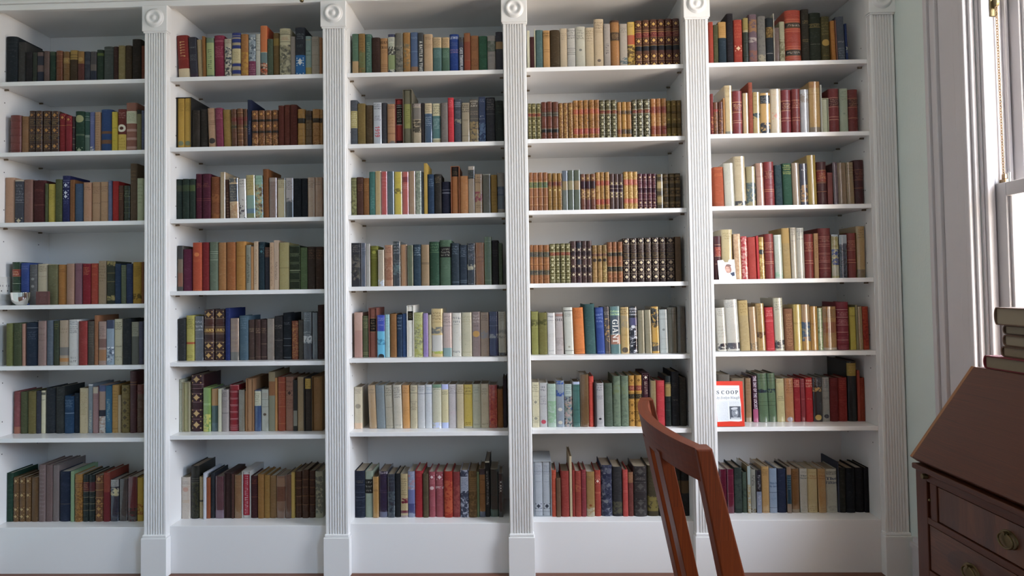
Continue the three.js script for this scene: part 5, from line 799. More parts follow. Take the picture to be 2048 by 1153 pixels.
["w",2078.2,347,179.5,-48,9,"c0c8c4","x.08-.14:7c8480:2 l.22:8c9490 o.46,.12:8c9490 x.66-.68:7c8480:1 x.88-.92:8c9490:1","pale grey jacketed book, third from window end, ~R, ~B",120],
["w",2114.4,352,187.5,-48,6,"746c58","x.06-.16:3c3428:2","taupe jacketed book with lettering on ~R, ~B",126],
["w",2150.5,333,192.0,-52,0,"5c4c3a","x.2-.3:44382c:1","dark brown jacketed book with lettering on ~R, ~B",134]]],
[4,6,[
["w",1548.3,290,183.8,-41,0,"c8c09c","x.05-.22:4a4a44:4 x.3-.32:6c6c60:1 d.44,.8:8c8c7c x.86-.9:6c6c60:2","beige jacketed book with lettering on ~R, ~B",132],
["w",1580.2,332,181.2,-45,0,"b8b8b8","x.06-.2:5c5c64:2 x.28-.5:7c7c84:4 o.88,.22:c04858","pale grey jacketed book, twenty-first from window end, ~R, ~B",128],
["w",1614.7,342,177.2,-42,0,"a8c0b0","x.05-.3:8ca898:3 m.4-.9:a8c0b0,8cb490","pale green jacketed book with lettering on ~R, ~B",119],
["w",1648.7,323,189.4,-42,0,"8c98a4","m0-.08:e0e4ec,3c5ca8 m.2-.34:8c98a4,3454a0 o.62,.2:d0ccc0 o.9,.2:c8c4b4","slate grey jacketed book with mottled picture on ~R, ~B",127],
["w",1682.7,342,174.9,-46,0,"8c9894","x.02-.14:4a5c60:3 x.16-.24:4a5c60:2 m.3-1:b8a09c,3c3c48,4c6c94,c09880,5c7c70 b0-.28:b4c4bc","grey jacketed book with pale grey top on ~R, ~B",118],
["w",1715.0,287,184.3,-42,0,"3f6c64","b0-.06:b8c4e0 x.07-.12:24403c:2 l.2,.62,.9:2c544c","green jacketed book with off-white top on ~R, ~B",127],
["w",1748.2,360,213.8,-42,0,"6c5030","","dark brown jacketed book on ~R, ~B",147],
["c",1776.9,199,205.8,-44,0,"c84030","x.1-.2:d86850:2 l.94,.96:d86850","red cloth book with ruled lines on ~R, ~B",136],
["p",1791.1,68,183.3,-39,0,"2c1a1a","","black thin volume on ~R, ~B",129],
["w",1811.9,328,177.1,-45,0,"b4b0b0","x.02-.18:4a4a50:3 x.28-.38:5c5c64:3 o.82,.12:3c3c40 x.88-.94:8c8c90:2","pale grey jacketed book, thirteenth from window end, ~R, ~B",127],
["c",1846.5,334,177.1,-43,5,"4a5848","x.06-.14:2c3a2c:2","grey-green cloth book with lettering on ~R, ~B",118],
["c",1880.7,318,206.0,-44,0,"5c6c58","m.1-.98:5c6c58,6c7c64 b.18-.36:6c7850","grey-green cloth book, eleventh from window end, ~R, ~B",142],
["c",1913.1,314,206.5,-44,0,"5c6c58","m.1-.98:5c6c58,6c7c64 b.18-.36:6c7850","grey-green cloth book, tenth from window end, ~R, ~B",141],
["l",1942.9,266,207.3,-46,0,"b88428","r5 k.2-.3:7c1820 k.36-.46:141414 d.1,.58,.74,.88:7c5410 x.22-.28:e8d088:2","ochre leather book, ninth from window end, ~R, ~B",148],
["l",1970.4,268,209.0,-40,0,"b88428","r5 k.2-.3:7c1820 k.36-.46:141414 d.1,.58,.74,.88:7c5410 x.22-.28:e8d088:2","ochre leather book, eighth from window end, ~R, ~B",144],
["s",2000.1,309,215.5,-41,0,"3c1420","","plum slipcase on ~R, ~B",159],
["i",2000.1,252,209.0,-44,0,"401824","u.1-.44:d8c8a8 d.06:e0d8c0","plum slipcased book with sideways lettering on ~R, ~B",151,2.6],
["w",2028.0,233,186.0,-39,0,"8c7850","","brown jacketed book on ~R, ~B",128],
["c",2059.0,361,186.2,-43,0,"b82c34","x.05-.12:d86058:2","red cloth book, fourth from window end, ~R, ~B",127],
["l",2089.6,236,204.6,-39,0,"1c2828","b.16-.4:a88c4c r3 l.14,.4:d0b468 x.66-.7:6c7c70:1","black leather book with khaki band on ~R, ~B",140],
["c",2119.5,327,221.6,-44,0,"26262a","x.2-.3:5c5a54:3 x.5-.54:7c7468:1","black cloth book with lettering on ~R, ~B",152],
["c",2149.6,259,197.9,-42,0,"34302a","","black cloth book, first from window end, ~R, ~B",143]]],
[4,7,[
["s",1571.7,743,226.8,-61,0,"b0b8bc","","thick pale grey slipcase on ~R, ~B",168],
["i",1554.4,341,220.3,-64,0,"acb4bc","x.06-.24:6c747c:7 l.18,.86,.92:7c8488 x.36-.38:6c747c:1 d.82:2c3440","pale grey slipcased book, twentieth from window end, ~R, ~B",160,2.6],
["i",1589.0,341,220.3,-64,0,"acb4bc","x.06-.24:6c747c:7 l.18,.86,.92:7c8488 x.36-.38:6c747c:1 d.82:2c3440","pale grey slipcased book, nineteenth from window end, ~R, ~B",160,2.6],
["c",1618.6,178,189.8,-59,0,"b8482c","x.1-.2:d87850:2 l.48,.5:d87850","slim red cloth book with lettering on ~R, ~B",131],
["j",1637.0,175,158.7,-55,0,"6c4c34","","short dark brown jacketed book on ~R, ~B",112],
["c",1664.4,356,186.7,-57,0,"98342c","","maroon cloth book, sixteenth from window end, ~R, ~B",130],
["p",1687.8,94,247.4,-57,0,"c8b48c","","tall tan thin volume on ~R, ~B",173],
["c",1698.6,105,189.7,-58,0,"983028","","maroon cloth book, fourteenth from window end, ~R, ~B",130],
["c",1717.1,250,186.4,-57,0,"98382c","x.2-.28:c07040:2 m.3-.45:98382c,b05c38","maroon cloth book with mottled picture on ~R, ~B",135],
["c",1740.3,196,191.1,-58,0,"8c3038","x.06-.2:b05c5c:3 l.4:b05c5c","slim maroon cloth book with lettering on ~R, ~B",132],
["w",1767.9,340,183.0,-58,0,"a07c44","x.1-.2:6c5028:3 o.75,.12:8c4c24 m.8-1:a07c44,b0a488","brown jacketed book with lettering on ~R, ~B",131],
["c",1798.2,250,187.9,-62,0,"a83c2c","x.1-.22:e0a088:4 d.24:f0d8c8 l.48,.5:d88060","red cloth book with gilt ornaments on ~R, ~B",131],
["c",1834.9,467,208.1,-62,0,"34364c","m0-1:34364c,7c7c80,54566c,20223c b.84-1:7c8290","navy cloth book with slate grey foot on ~R, ~B",141],
["c",1879.3,406,201.2,-61,0,"2c2a2c","m.7-.95:2c2a2c,54503c x.1-.2:44403c:2","black cloth book with mottled picture on ~R, ~B",133],
["c",1910.8,208,189.9,-59,0,"b84038","x.06-.14:d87868:2 l.45,.48:d87868","red cloth book, seventh from window end, ~R, ~B",136],
["c",1932.7,215,179.0,-61,0,"6c3028","b0-.24:8c5c3c x.06-.2:b88c60:3","maroon cloth book with chestnut brown top on ~R, ~B",122],
["l",1972.0,556,203.5,-57,0,"332e2e","r5 d.1,.4,.72,.88:54504c l.18,.3,.55,.65:16161a x.22-.28:b0a8a0:2","thick black leather book with gilt ornaments on ~R, ~B",136],
["c",2024.8,476,205.3,-61,0,"40381f","m.6-.9:40381f,7c6c2c x.2-.5:54482c:5","dark olive cloth book with mottled picture on ~R, ~B",142],
["c",2056.0,131,198.7,-60,0,"2a3030","","slim black cloth book on ~R, ~B",141],
["c",2100.9,751,203.9,-59,0,"2c2824","b.3-.5:5c4c2c","thick black cloth book with dark brown band on ~R, ~B",137],
["c",2155.5,317,203.4,-62,0,"23201e","b.3-.55:5a4528","black cloth book, first from window end, ~R, ~B",147]]],
[5,1,[
["c",2298.6,170,186.5,-45,0,"a83c28","","red cloth book, twentieth from window end, ~R, ~B",134],
["c",2317.4,191,173.9,-45,0,"4c4c2c","","dark olive cloth book, nineteenth from window end, ~R, ~B",117],
["c",2345.5,340,186.6,-48,0,"20303c","b0-.36:c09048 x.1-.3:8c6428:5","navy cloth book with tan top on ~R, ~B",134],
["c",2376.8,270,219.6,-46,0,"1f1a20","","black cloth book, seventeenth from window end, ~R, ~B",149],
["c",2409.6,369,193.1,-46,0,"a83824","x.08-.4:c8643c:5 d.62:e8c8a0","red cloth book with lettering on ~R, ~B",130],
["l",2440.1,227,198.0,-42,0,"2c3428","b0-.26:9c8844 b.26-.3:b0a078 b.94-1:5c5a40 r3","black leather book with olive top on ~R, ~B",144],
["c",2470.6,348,214.6,-46,0,"6c5660","m.1-.35:6c5660,9c7048 m.45-.55:6c5660,a89c94 m.7-.95:6c5660,8c5c50","mauve brown cloth book with mottled picture on ~R, ~B",145],
["c",2506.1,346,205.9,-46,0,"6c6864","m0-1:6c6864,78746c m.78-.95:6c6864,a89c80","charcoal cloth book with mottled picture on ~R, ~B",145],
["c",2538.6,286,196.9,-43,0,"20262c","b.2-.42:98783c m.2-.42:98783c,5c4820 l.75,.76:9c9890","black cloth book with brown band on ~R, ~B",134],
["p",2556.3,33,215.0,-46,0,"c0bca8","","beige thin volume on ~R, ~B",150],
["w",2568.8,202,156.0,-47,0,"6c5850","","short mauve brown jacketed book on ~R, ~B",105],
["c",2590.7,216,181.1,-48,0,"a8a484","m.4-.9:a8a484,7c7454","taupe cloth book with mottled picture on ~R, ~B",122],
["l",2634.9,651,226.1,-42,0,"a83c24","r6 k.23-.33:1c1418 k.73-.84:1c1418 x.25-.31:e8dccc:1 x.76-.81:e8dccc:1 l.17,.21,.35,.39,.67,.71,.86,.9:d88050","thick red leather book with black label on ~R, ~B",161],
["c",2685.4,317,229.8,-46,0,"2c281f","x.2-.27:c8a850:2 x.54-.6:c8a850:2","tall black cloth book with lettering on ~R, ~B",152],
["c",2726.4,486,214.4,-47,0,"242a1f","l.22,.28:c0a450 x.23-.27:c8a850:1 x.6-.62:e0dcc8:1","thick black cloth book with ruled lines on ~R, ~B",142],
["c",2768.7,344,198.9,-49,0,"504a28","x.1-.4:8c7c40:5 o.55,.36:b89440 x.8-.84:a88838:1","dark olive cloth book with lettering on ~R, ~B",133],
["c",2797.3,168,178.6,-45,14,"b8782c","","ochre cloth book on ~R, ~B",121],
["p",2809.0,39,181.3,-44,18,"94604c","","rust thin volume on ~R, ~B",125],
["j",2829.3,323,196.0,-47,20,"4c5460","x.5-.58:c8ccc8:1 x.66-.9:a0a8ac:5","slate grey jacketed book with lettering on ~R, ~B",131],
["c",2851.1,80,165.6,-46,18,"2c3c6c","m.55-.75:2c3c6c,c8c8a0","short navy cloth book with mottled picture on ~R, ~B",111]]],
[5,2,[
["c",2294.7,98,177.8,-43,0,"782c28","m.5-.9:782c28,c08850","slim maroon cloth book with mottled picture on ~R, ~B",119],
["l",2311.1,202,143.5,-47,0,"6c4024","r3 b.2-.28:94382c m.3-1:6c4024,94602c","short chestnut brown leather book with red band on ~R, ~B",105],
["l",2331.1,181,143.7,-43,0,"5c3020","r3 m.2-1:5c3020,b07840","chestnut brown leather book, nineteenth from window end, ~R, ~B",105],
["p",2343.8,57,159.1,-44,0,"b07834","","ochre thin volume on ~R, ~B",123],
["w",2364.0,300,212.5,-48,0,"c8b080","x.04-.14:8c744c:3 x.2-.24:7c6440:2 b.9-1:8c8878","tan jacketed book, seventeenth from window end, ~R, ~B",148],
["l",2400.5,415,188.6,-45,0,"802c2c","r2 k.25-.46:6c1c24 x.28-.44:e8d0a8:4 l.25,.48,.66,.7:e0b888","maroon leather book, sixteenth from window end, ~R, ~B",127],
["w",2434.0,223,179.3,-49,0,"c4a474","","tan jacketed book, fifteenth from window end, ~R, ~B",122],
["c",2454.5,171,222.9,-48,0,"94442c","","tall rust cloth book on ~R, ~B",149],
["w",2478.2,288,182.2,-48,0,"b89c60","x.06-.34:7c6434:3 m.48-.6:b89c60,3c4c50","tan jacketed book, thirteenth from window end, ~R, ~B",123],
["w",2513.8,407,177.0,-45,0,"c89c54","k.06-.25:24262c x.08-.24:e0d8c0:4 m.7-.95:c89c54,303440","tan jacketed book with black label on ~R, ~B",126],
["w",2557.0,435,192.9,-46,0,"d0bc9c","x.1-.15:c8a488:1 d.58:d89880","thick beige jacketed book with lettering on ~R, ~B",133],
["l",2601.1,419,189.2,-49,0,"802c30","r2 k.25-.45:641820 x.28-.43:e0c8a8:4 l.24,.46,.62,.68:d8a888","maroon leather book, tenth from window end, ~R, ~B",134],
["l",2639.9,341,190.7,-45,0,"80302c","r2 x.24-.38:e0b878:4 l.24,.4,.62,.68:d8a078","maroon leather book, ninth from window end, ~R, ~B",139],
["w",2675.9,344,189.1,-49,0,"b8b8bc","m.1-.3:b8b8bc,9c9084","pale grey jacketed book with mottled picture on ~R, ~B",128],
["w",2715.4,431,219.1,-43,0,"c49c58","b0-.12:b07c40 x.12-.2:a07434:2 l.24:a07434 b.86-1:8c7c68","tall tan jacketed book with taupe foot on ~R, ~B",146],
["p",2740.7,53,205.3,-45,0,"c8ccc0","","pale grey thin volume on ~R, ~B",148],
["s",2758.2,263,151.2,-49,0,"d0d0b0","","short beige slipcase on ~R, ~B",112],
["i",2758.2,206,144.7,-52,0,"d0d4b4","","short beige slipcased book on ~R, ~B",104,2.6],
["l",2793.7,431,188.3,-44,0,"7c2c2c","r2 b.22-.38:4c1820 x.22-.38:e8c898:4 l.2,.4,.62,.68:d8a888","thick maroon leather book with dark maroon band on ~R, ~B",128],
["j",2833.9,335,188.3,-47,0,"a4b098","x.05-.14:6c7c64:2 x.16-.26:6c7c64:3 o.55,.1:8c9c88","pale green jacketed book with lettering on ~R, ~B",136],
["l",2872.1,412,183.9,-46,0,"702824","r2 b.22-.38:481a1c x.22-.38:d8a868:4 l.2,.4,.64:c08860","maroon leather book, first from window end, ~R, ~B",121]]],
[5,3,[
["c",2317.2,410,168.1,-48,11,"a84c24","x.03-.08:d89048:2 x.16-.22:d89048:2","rust cloth book with lettering on ~R, ~B",118],
["w",2358.9,406,182.6,-46,13,"c0bca8","","beige jacketed book on ~R, ~B",123],
["w",2403.1,466,209.8,-45,12,"c4b088","x.04-.12:7c6c50:2 m.88-.96:c4b088,3c3c40 x.16-.2:8c7c60:2","tall tan jacketed book with lettering on ~R, ~B",147],
["w",2448.2,376,167.4,-47,0,"a89868","m.4-.9:a89868,4c5c5c","straw jacketed book with mottled picture on ~R, ~B",121],
["w",2484.0,296,180.0,-44,10,"b48870","l.3,.32:8c5444 x.06-.2:a07058:3","rust jacketed book with ruled lines on ~R, ~B",125],
["l",2521.9,439,184.9,-44,8,"882c2c","r3 x.2-.38:e8c880:5 b.2-.4:782428 l.62,.66:d89860","maroon leather book with lettering on ~R, ~B",125],
["c",2560.8,300,171.2,-48,10,"283c44","m0-1:283c44,34484c","dark teal cloth book with mottled picture on ~R, ~B",117],
["c",2595.1,370,176.7,-44,10,"2c5440","t.03-.16:c8c060:THE|LOVED|ONE t.18-.26:c8c060:Evelyn|Waugh","dark green cloth book with lettering on ~R, ~B",128],
["w",2631.4,312,178.5,-48,12,"a08c74","b0-1:a48c70","taupe jacketed book with tan top on ~R, ~B",120],
["w",2663.4,305,174.9,-47,10,"44404c","m.1-.5:c8c4c0,44404c m.5-.9:44404c,b88c58 x.1-.2:e0dcd8:1","mauve brown jacketed book with mottled picture on ~R, ~B",127],
["w",2696.5,346,209.3,-46,10,"b8983c","b0-1:b8983c","tall khaki jacketed book on ~R, ~B",150],
["l",2736.1,411,180.8,-44,6,"4c1f24","r2 k.2-.46:802024 x.24-.44:e0b070:5 l.19,.48,.68:c89060","dark maroon leather book with maroon label on ~R, ~B",125],
["p",2768.6,204,136.3,-48,0,"844440","","short reddish brown thin volume on ~R, ~B",101],
["w",2789.5,181,177.8,-43,10,"6c545c","x.3-.34:8c7470:1","slim mauve brown jacketed book with lettering on ~R, ~B",129],
["w",2816.6,345,175.6,-44,10,"8c7050","","brown jacketed book, third from window end, ~R, ~B",125],
["w",2849.2,291,176.7,-44,10,"94784c","x.06-.3:5c4828:4","brown jacketed book with lettering on ~R, ~B",117],
["l",2886.7,413,185.8,-46,0,"441a1c","r2 l.22,.44,.62:a8683c x.25-.42:b8743c:5","dark maroon leather book, first from window end, ~R, ~B",124]]],
[5,4,[
["l",2306.5,259,179.1,-45,0,"4c2024","r2 b.25-.46:8c2420 x.25-.44:f0c080:5 l.2,.46,.64:e0b080","dark maroon leather book with maroon band on ~R, ~B",119],
["w",2344.2,463,206.0,-48,0,"c4b07c","x.06-.2:8c7c50:3","thick straw jacketed book with lettering on ~R, ~B",148],
["w",2384.4,286,186.5,-42,12,"c89c70","m0-1:c89c70,d8b488","tan jacketed book, seventeenth from window end, ~R, ~B",133],
["w",2412.6,254,176.6,-44,10,"b82c30","m0-1:b82c30,d8988c","red jacketed book with mottled picture on ~R, ~B",124],
["c",2444.8,353,173.0,-48,12,"b03c30","","red cloth book on ~R, ~B",115],
["p",2467.7,90,177.6,-47,12,"c02024","","red thin volume on ~R, ~B",133],
["w",2483.8,210,173.0,-47,10,"a87c28","m.1-.3:a87c28,d0b050 o.36,.42:2c2c2c m.5-1:a87c28,d8b860","ochre jacketed book with mottled picture on ~R, ~B",120],
["l",2514.4,386,184.3,-42,9,"882e2a","r2 x.22-.36:e8c088:4 l.2,.4,.62,.66:e0a878","maroon leather book, twelfth from window end, ~R, ~B",127],
["w",2550.7,314,180.4,-44,12,"c0c8b8","b0-.04:d0d4c8 m.84-.96:c0c8b8,98c0a0","pale grey jacketed book, eleventh from window end, ~R, ~B",121],
["c",2584.0,323,207.3,-46,14,"b49860","b0-.3:c09c58","tan cloth book on ~R, ~B",138],
["w",2613.3,232,209.1,-44,10,"c0b49c","x.02-.16:5c5c60:3 m.86-1:8c8880,c0b49c x.24-.28:5c5c60:1","beige jacketed book with lettering on ~R, ~B",152],
["w",2642.5,307,207.9,-49,6,"c8c4b4","x.02-.16:4c5058:4 m.86-1:7c7c78,c0b8a8 x.2-.24:5c5c60:1","pale grey jacketed book with lettering on ~R, ~B",145],
["l",2677.8,360,182.0,-46,0,"882c28","r2 x.22-.36:e8b878:4 l.2,.38,.6,.66:e0a878","maroon leather book, seventh from window end, ~R, ~B",123],
["j",2705.9,176,184.1,-49,0,"c09464","u.1-.6:8c5c34","slim tan jacketed book with sideways lettering on ~R, ~B",122],
["l",2741.4,518,204.9,-48,0,"782828","r5 l.17,.2,.32,.36,.5,.52,.65,.68,.8:c88878 x.22-.28:e8c0a0:2 x.56-.64:c87c6c:2","thick maroon leather book with ruled lines on ~R, ~B",146],
["w",2782.3,284,178.3,-47,0,"c0b47c","b0-.06:c8d4dc m.04-.3:c0b47c,a09050 m.34-.7:d0d4d4,3c4a8c b.72-.95:c4bca0","straw jacketed book with off-white top on ~R, ~B",118],
["w",2812.7,308,176.0,-42,0,"2c2c38","b0-.24:a8b0b8 m.2-1:2c2c38,4a4a58","black jacketed book with pale grey top on ~R, ~B",126],
["l",2847.8,369,183.0,-44,0,"7c2c24","r2 x.2-.36:d8a870:4 l.18,.38,.6,.66:d09868","maroon leather book, second from window end, ~R, ~B",125],
["w",2886.6,340,210.7,-49,0,"b08c4c","x.05-.24:7c6030:4 b.84-1:8c7448 m.84-1:8c7448,7c6440","tan jacketed book with brown foot on ~R, ~B",145]]],
[5,5,[
["w",2309.2,344,176.7,-33,20,"c8c4b4","x.03-.2:6c6c64:4 m.82-.96:c8c4b4,2c2c34 x.4-.7:a09c8c:4","pale grey jacketed book, eighteenth from window end, ~R, ~B",118],
["w",2353.4,528,209.9,-33,23,"ccc8bc","x.04-.16:5c6064:4 m.84-.96:ccc8bc,54545c","thick pale grey jacketed book with lettering on ~R, ~B",153],
["c",2401.3,407,205.2,-33,24,"b8a06c","b0-.3:c0a468 x.04-.26:8c7034:4","tan cloth book with lettering on ~R, ~B",142],
["w",2437.3,279,179.0,-34,22,"b89468","m.8-.96:b89468,7c6c54 x.06-.1:8c6c44:1","tan jacketed book, fifteenth from window end, ~R, ~B",129],
["w",2468.5,328,192.1,-34,20,"b08c4c","x.04-.26:7c5c2c:4 m.6-.74:b08c4c,5c3c1c x.9-.94:7c5c2c:1","tan jacketed book, fourteenth from window end, ~R, ~B",139],
["c",2503.3,341,175.9,-31,18,"c83038","x.06-.22:f0c8b8:3 l.32:e8a0a0 x.28-.3:e8a0a0:1 x.94-.97:e8a0a0:1","red cloth book with ruled lines on ~R, ~B",126],
["w",2541.3,377,213.4,-34,14,"c8c4a8","x.06-.24:5c5c54:4 m.8-.96:c8c4a8,44484c","beige jacketed book with lettering on ~R, ~B",145],
["c",2579.4,357,169.9,-29,13,"8c5c3c","v.12-.9:a87850:BRIDESHEAD","chestnut brown cloth book with vertical title on ~R, ~B",123],
["w",2614.8,326,186.2,-29,9,"c4a848","l.4:8c7428 x.4-.44:8c7428:1","khaki jacketed book, tenth from window end, ~R, ~B",128],
["w",2649.7,342,185.7,-32,9,"b08c60","m.38-.8:8c8c78,54647c,3c5c80 b.4-.7:4c6478 b.78-1:b88c3c","tan jacketed book with blue band on ~R, ~B",133],
["w",2682.6,292,177.8,-33,7,"c08c2c","l.4:8c6018 x.4-.44:8c6018:1","ochre jacketed book with ruled lines on ~R, ~B",120],
["w",2707.6,184,171.4,-35,6,"a8bc8c","m.4-1:a8bc8c,7c8c40,c8c8a0 x.04-.4:5c6c4c:4","slim pale green jacketed book with mottled picture on ~R, ~B",124],
["w",2745.4,547,176.0,-31,3,"a87838","x.06-.26:5c4424:5 m.36-.6:a87838,9c5c2c b.94-1:b8a890","thick ochre jacketed book with beige foot on ~R, ~B",124],
["l",2798.6,492,194.4,-32,0,"84182c","r5 l.16,.32,.48,.63,.79:e8b8a8 x.2-.3:f0c8b8:3 x.36-.46:f0c8b8:3 x.95-.97:e8b8a8:1","thick maroon leather book with ruled lines on ~R, ~B",130],
["j",2836.4,224,172.5,-32,8,"c0ac30","l.2:7c6c18 x.2-.24:7c6c18:1","khaki jacketed book, fourth from window end, ~R, ~B",125],
["p",2852.6,78,181.3,-33,9,"8c8258","","olive thin volume on ~R, ~B",136],
["w",2866.7,184,174.3,-34,8,"a08450","","slim brown jacketed book on ~R, ~B",115],
["c",2888.2,227,174.1,-32,7,"a83818","m.3-.9:a83818,8c2014 x.06-.2:c86030:2","red cloth book with mottled picture on ~R, ~B",119]]],
[5,6,[
["c",2330.1,524,198.5,-87,0,"7a7468","","thick taupe cloth book on ~R, ~B",133],
["c",2388.5,609,181.8,-92,0,"8c7c64","","thick brown cloth book on ~R, ~B",123],
["w",2432.0,243,181.1,-94,0,"a8845c","x.06-.4:8c6c48:5 b.9-1:b8a080","tan jacketed book, sixteenth from window end, ~R, ~B",122],
["w",2457.4,214,192.9,-89,12,"3c1230","v.02-.72:f0e8f0:THE_DAY_OF_THE_LOCUST b.72-1:c06088","plum jacketed book with violet foot on ~R, ~B",128],
["w",2489.7,396,200.8,-88,18,"5c7858","m.32-.4:5c7858,1c3444 l.1,.16,.58,.66:3c5440 x.03-.12:3c5440:2","grey-green jacketed book, fourteenth from window end, ~R, ~B",134],
["w",2527.8,321,200.8,-93,14,"5c7858","m.32-.4:5c7858,1c3444 l.1,.16,.58,.66:3c5440 x.03-.12:3c5440:2","grey-green jacketed book, thirteenth from window end, ~R, ~B",135],
["w",2562.3,331,178.6,-90,9,"c8bc84","x.03-.1:6c6c5c:3 x.4-.52:5c5c50:3","straw jacketed book with lettering on ~R, ~B",122],
["w",2598.0,358,180.1,-89,6,"c08050","x.06-.36:7c4c34:5 o.94,.26:b0a8b0","tan jacketed book with round emblem on ~R, ~B",128],
["c",2630.0,263,178.2,-89,7,"a01c28","t.04-.2:f0b898:THE|DAY_OF|THE|LOCUST x.46-.5:e8a080:2","red cloth book, tenth from window end, ~R, ~B",123],
["w",2654.6,185,177.3,-93,7,"94303c","x.1-.2:c88088:2 x.46-.5:d09090:1","slim maroon jacketed book with lettering on ~R, ~B",122],
["c",2679.0,283,181.2,-88,5,"c02028","t.04-.22:f0d0b0:THE|DREAM|LIFE x.46-.5:f0b898:1","red cloth book, eighth from window end, ~R, ~B",123],
["w",2712.4,364,181.6,-87,4,"2c2830","x.04-.18:8c8488:4 m.22-.32:2c2830,c89c54 o.9,.28:c8a448","black jacketed book with lettering on ~R, ~B",128],
["w",2748.5,306,181.6,-92,0,"94948c","x.03-.24:4a4c50:5 x.3-.32:3c3c40:1 o.88,.24:2c3040 x.44-.5:4a4c50:2","grey jacketed book with lettering on ~R, ~B",132],
["c",2781.5,336,179.7,-91,0,"6c1c1c","x.06-.2:8c3834:3","maroon cloth book, fifth from window end, ~R, ~B",124],
["c",2818.1,371,179.7,-93,0,"8c241c","x.06-.3:c85c3c:5 x.5-.53:b84c34:1","maroon cloth book, fourth from window end, ~R, ~B",119],
["l",2857.0,391,248.9,-91,0,"14181c","k.04-.25:a88c28 r0 x.34-.36:4c4c48:1","tall black leather book with khaki label on ~R, ~B",178],
["p",2882.3,100,208.5,-93,0,"a84028","","red thin volume on ~R, ~B",153],
["c",2897.7,192,178.2,-93,0,"943418","x.06-.2:6c2010:3","slim rust cloth book with lettering on ~R, ~B",120]]],
[5,7,[
["w",2317.0,293,178.7,-84,0,"581428","","plum jacketed book, twenty-first from window end, ~R, ~B",129],
["w",2345.8,266,180.2,-80,0,"641830","l.15,.55:8c3c50","plum jacketed book with ruled lines on ~R, ~B",126],
["c",2377.0,334,185.4,-83,0,"24302a","m.25-.9:24302a,344038","black cloth book with mottled picture on ~R, ~B",132],
["c",2404.5,190,165.7,-86,0,"3c4c3c","m.4-.7:3c4c3c,28342c","grey-green cloth book with mottled picture on ~R, ~B",113],
["w",2420.8,122,192.5,-81,0,"a89468","b0-.4:9cacA8 m.4-1:b8905c,a8b0a4","slim tan jacketed book with pale grey top on ~R, ~B",135],
["w",2439.6,215,175.7,-86,0,"8c8c80","u.12-.38:2c2c30 m.9-1:8c8c80,6c5c3c","grey jacketed book with sideways lettering on ~R, ~B",128],
["w",2461.4,205,175.3,-81,0,"1c1c24","b.5-1:7c8498 u.1-.48:c8c8c8 u.55-.85:c8c8cc","black jacketed book with slate grey foot on ~R, ~B",121],
["w",2488.3,305,189.7,-83,0,"b88f50","x.06-.2:5c4020:4 x.95-.98:5c4020:1","tan jacketed book, fourteenth from window end, ~R, ~B",137],
["w",2519.8,308,182.0,-82,0,"8ca0b8","t.3-.44:3c5878:This_Is|My_Best l.54,.88:34485c x.66-.7:54687c:2","pale blue jacketed book with lettering on ~R, ~B",126],
["c",2555.6,375,180.2,-85,0,"1a2440","","navy cloth book on ~R, ~B",123],
["w",2583.9,175,188.3,-80,0,"84705c","b0-.16:94785c b.18-.8:244454 x.2-.5:8ca0a4:6","brown jacketed book with dark teal band on ~R, ~B",133],
["w",2611.3,322,179.2,-85,0,"7c5428","x.06-.24:4a3014:4 b.92-1:8c785c","brown jacketed book, tenth from window end, ~R, ~B",121],
["w",2643.1,298,180.8,-81,0,"b4b0a0","t.14-.24:3c4448:The|Thirties x.06-.1:6c6c64:2 x.84-.96:7c7c70:3","pale grey jacketed book, ninth from window end, ~R, ~B",130],
["w",2680.1,409,178.1,-84,0,"c4b07c","t.14-.24:a87444:The|Forties x.06-.1:8c7448:2 x.84-.96:7c6840:3","straw jacketed book with lettering on ~R, ~B",127],
["w",2717.7,308,178.7,-81,6,"b88c50","t.14-.24:a06a30:The|Twenties x.06-.1:8c6430:2 x.88-.96:8c6430:2","tan jacketed book, seventh from window end, ~R, ~B",121],
["w",2757.9,464,177.8,-84,5,"b8b8a8","t.06-.14:2c3038:EDMUND|WILSON t.18-.36:24385c:The|Fifties x.84-.96:5c6068:4","thick pale grey jacketed book with lettering on ~R, ~B",123],
["p",2785.3,53,204.4,-85,0,"3c4454","","navy thin volume on ~R, ~B",147],
["c",2801.1,248,182.9,-82,0,"24261f","","black cloth book, fourth from window end, ~R, ~B",133],
["c",2832.7,367,181.6,-80,0,"0e141c","l.93:2c3034","black cloth book, third from window end, ~R, ~B",126],
["c",2871.3,338,181.4,-86,0,"12141a","l.93:2c3034","black cloth book, second from window end, ~R, ~B",131],
["c",2898.2,184,182.1,-83,0,"0e1118","","black cloth book, first from window end, ~R, ~B",128]]]
];
const SHELF_LIGHT_GAIN = [[0.798, 0.938, 0.92, 0.92, 0.902, 0.902, 0.782], [0.857, 0.857, 0.84, 0.84, 0.823, 0.823, 0.798], [0.755, 0.815, 0.74, 0.74, 0.979, 1.088, 0.799], [0.875, 0.673, 0.66, 0.66, 0.854, 0.854, 0.759], [0.774, 0.859, 0.814, 0.828, 0.778, 0.778, 0.793]];                   // light correction put into each shelf's book colours, tuned shelf by shelf, [bay][row]
const toLin = (v) => (v <= 0.04045 ? v / 12.92 : Math.pow((v + 0.055) / 1.055, 2.4)), toSrgb = (v) => (v <= 0.0031308 ? 12.92 * v : 1.055 * Math.pow(v, 1 / 2.4) - 0.055);
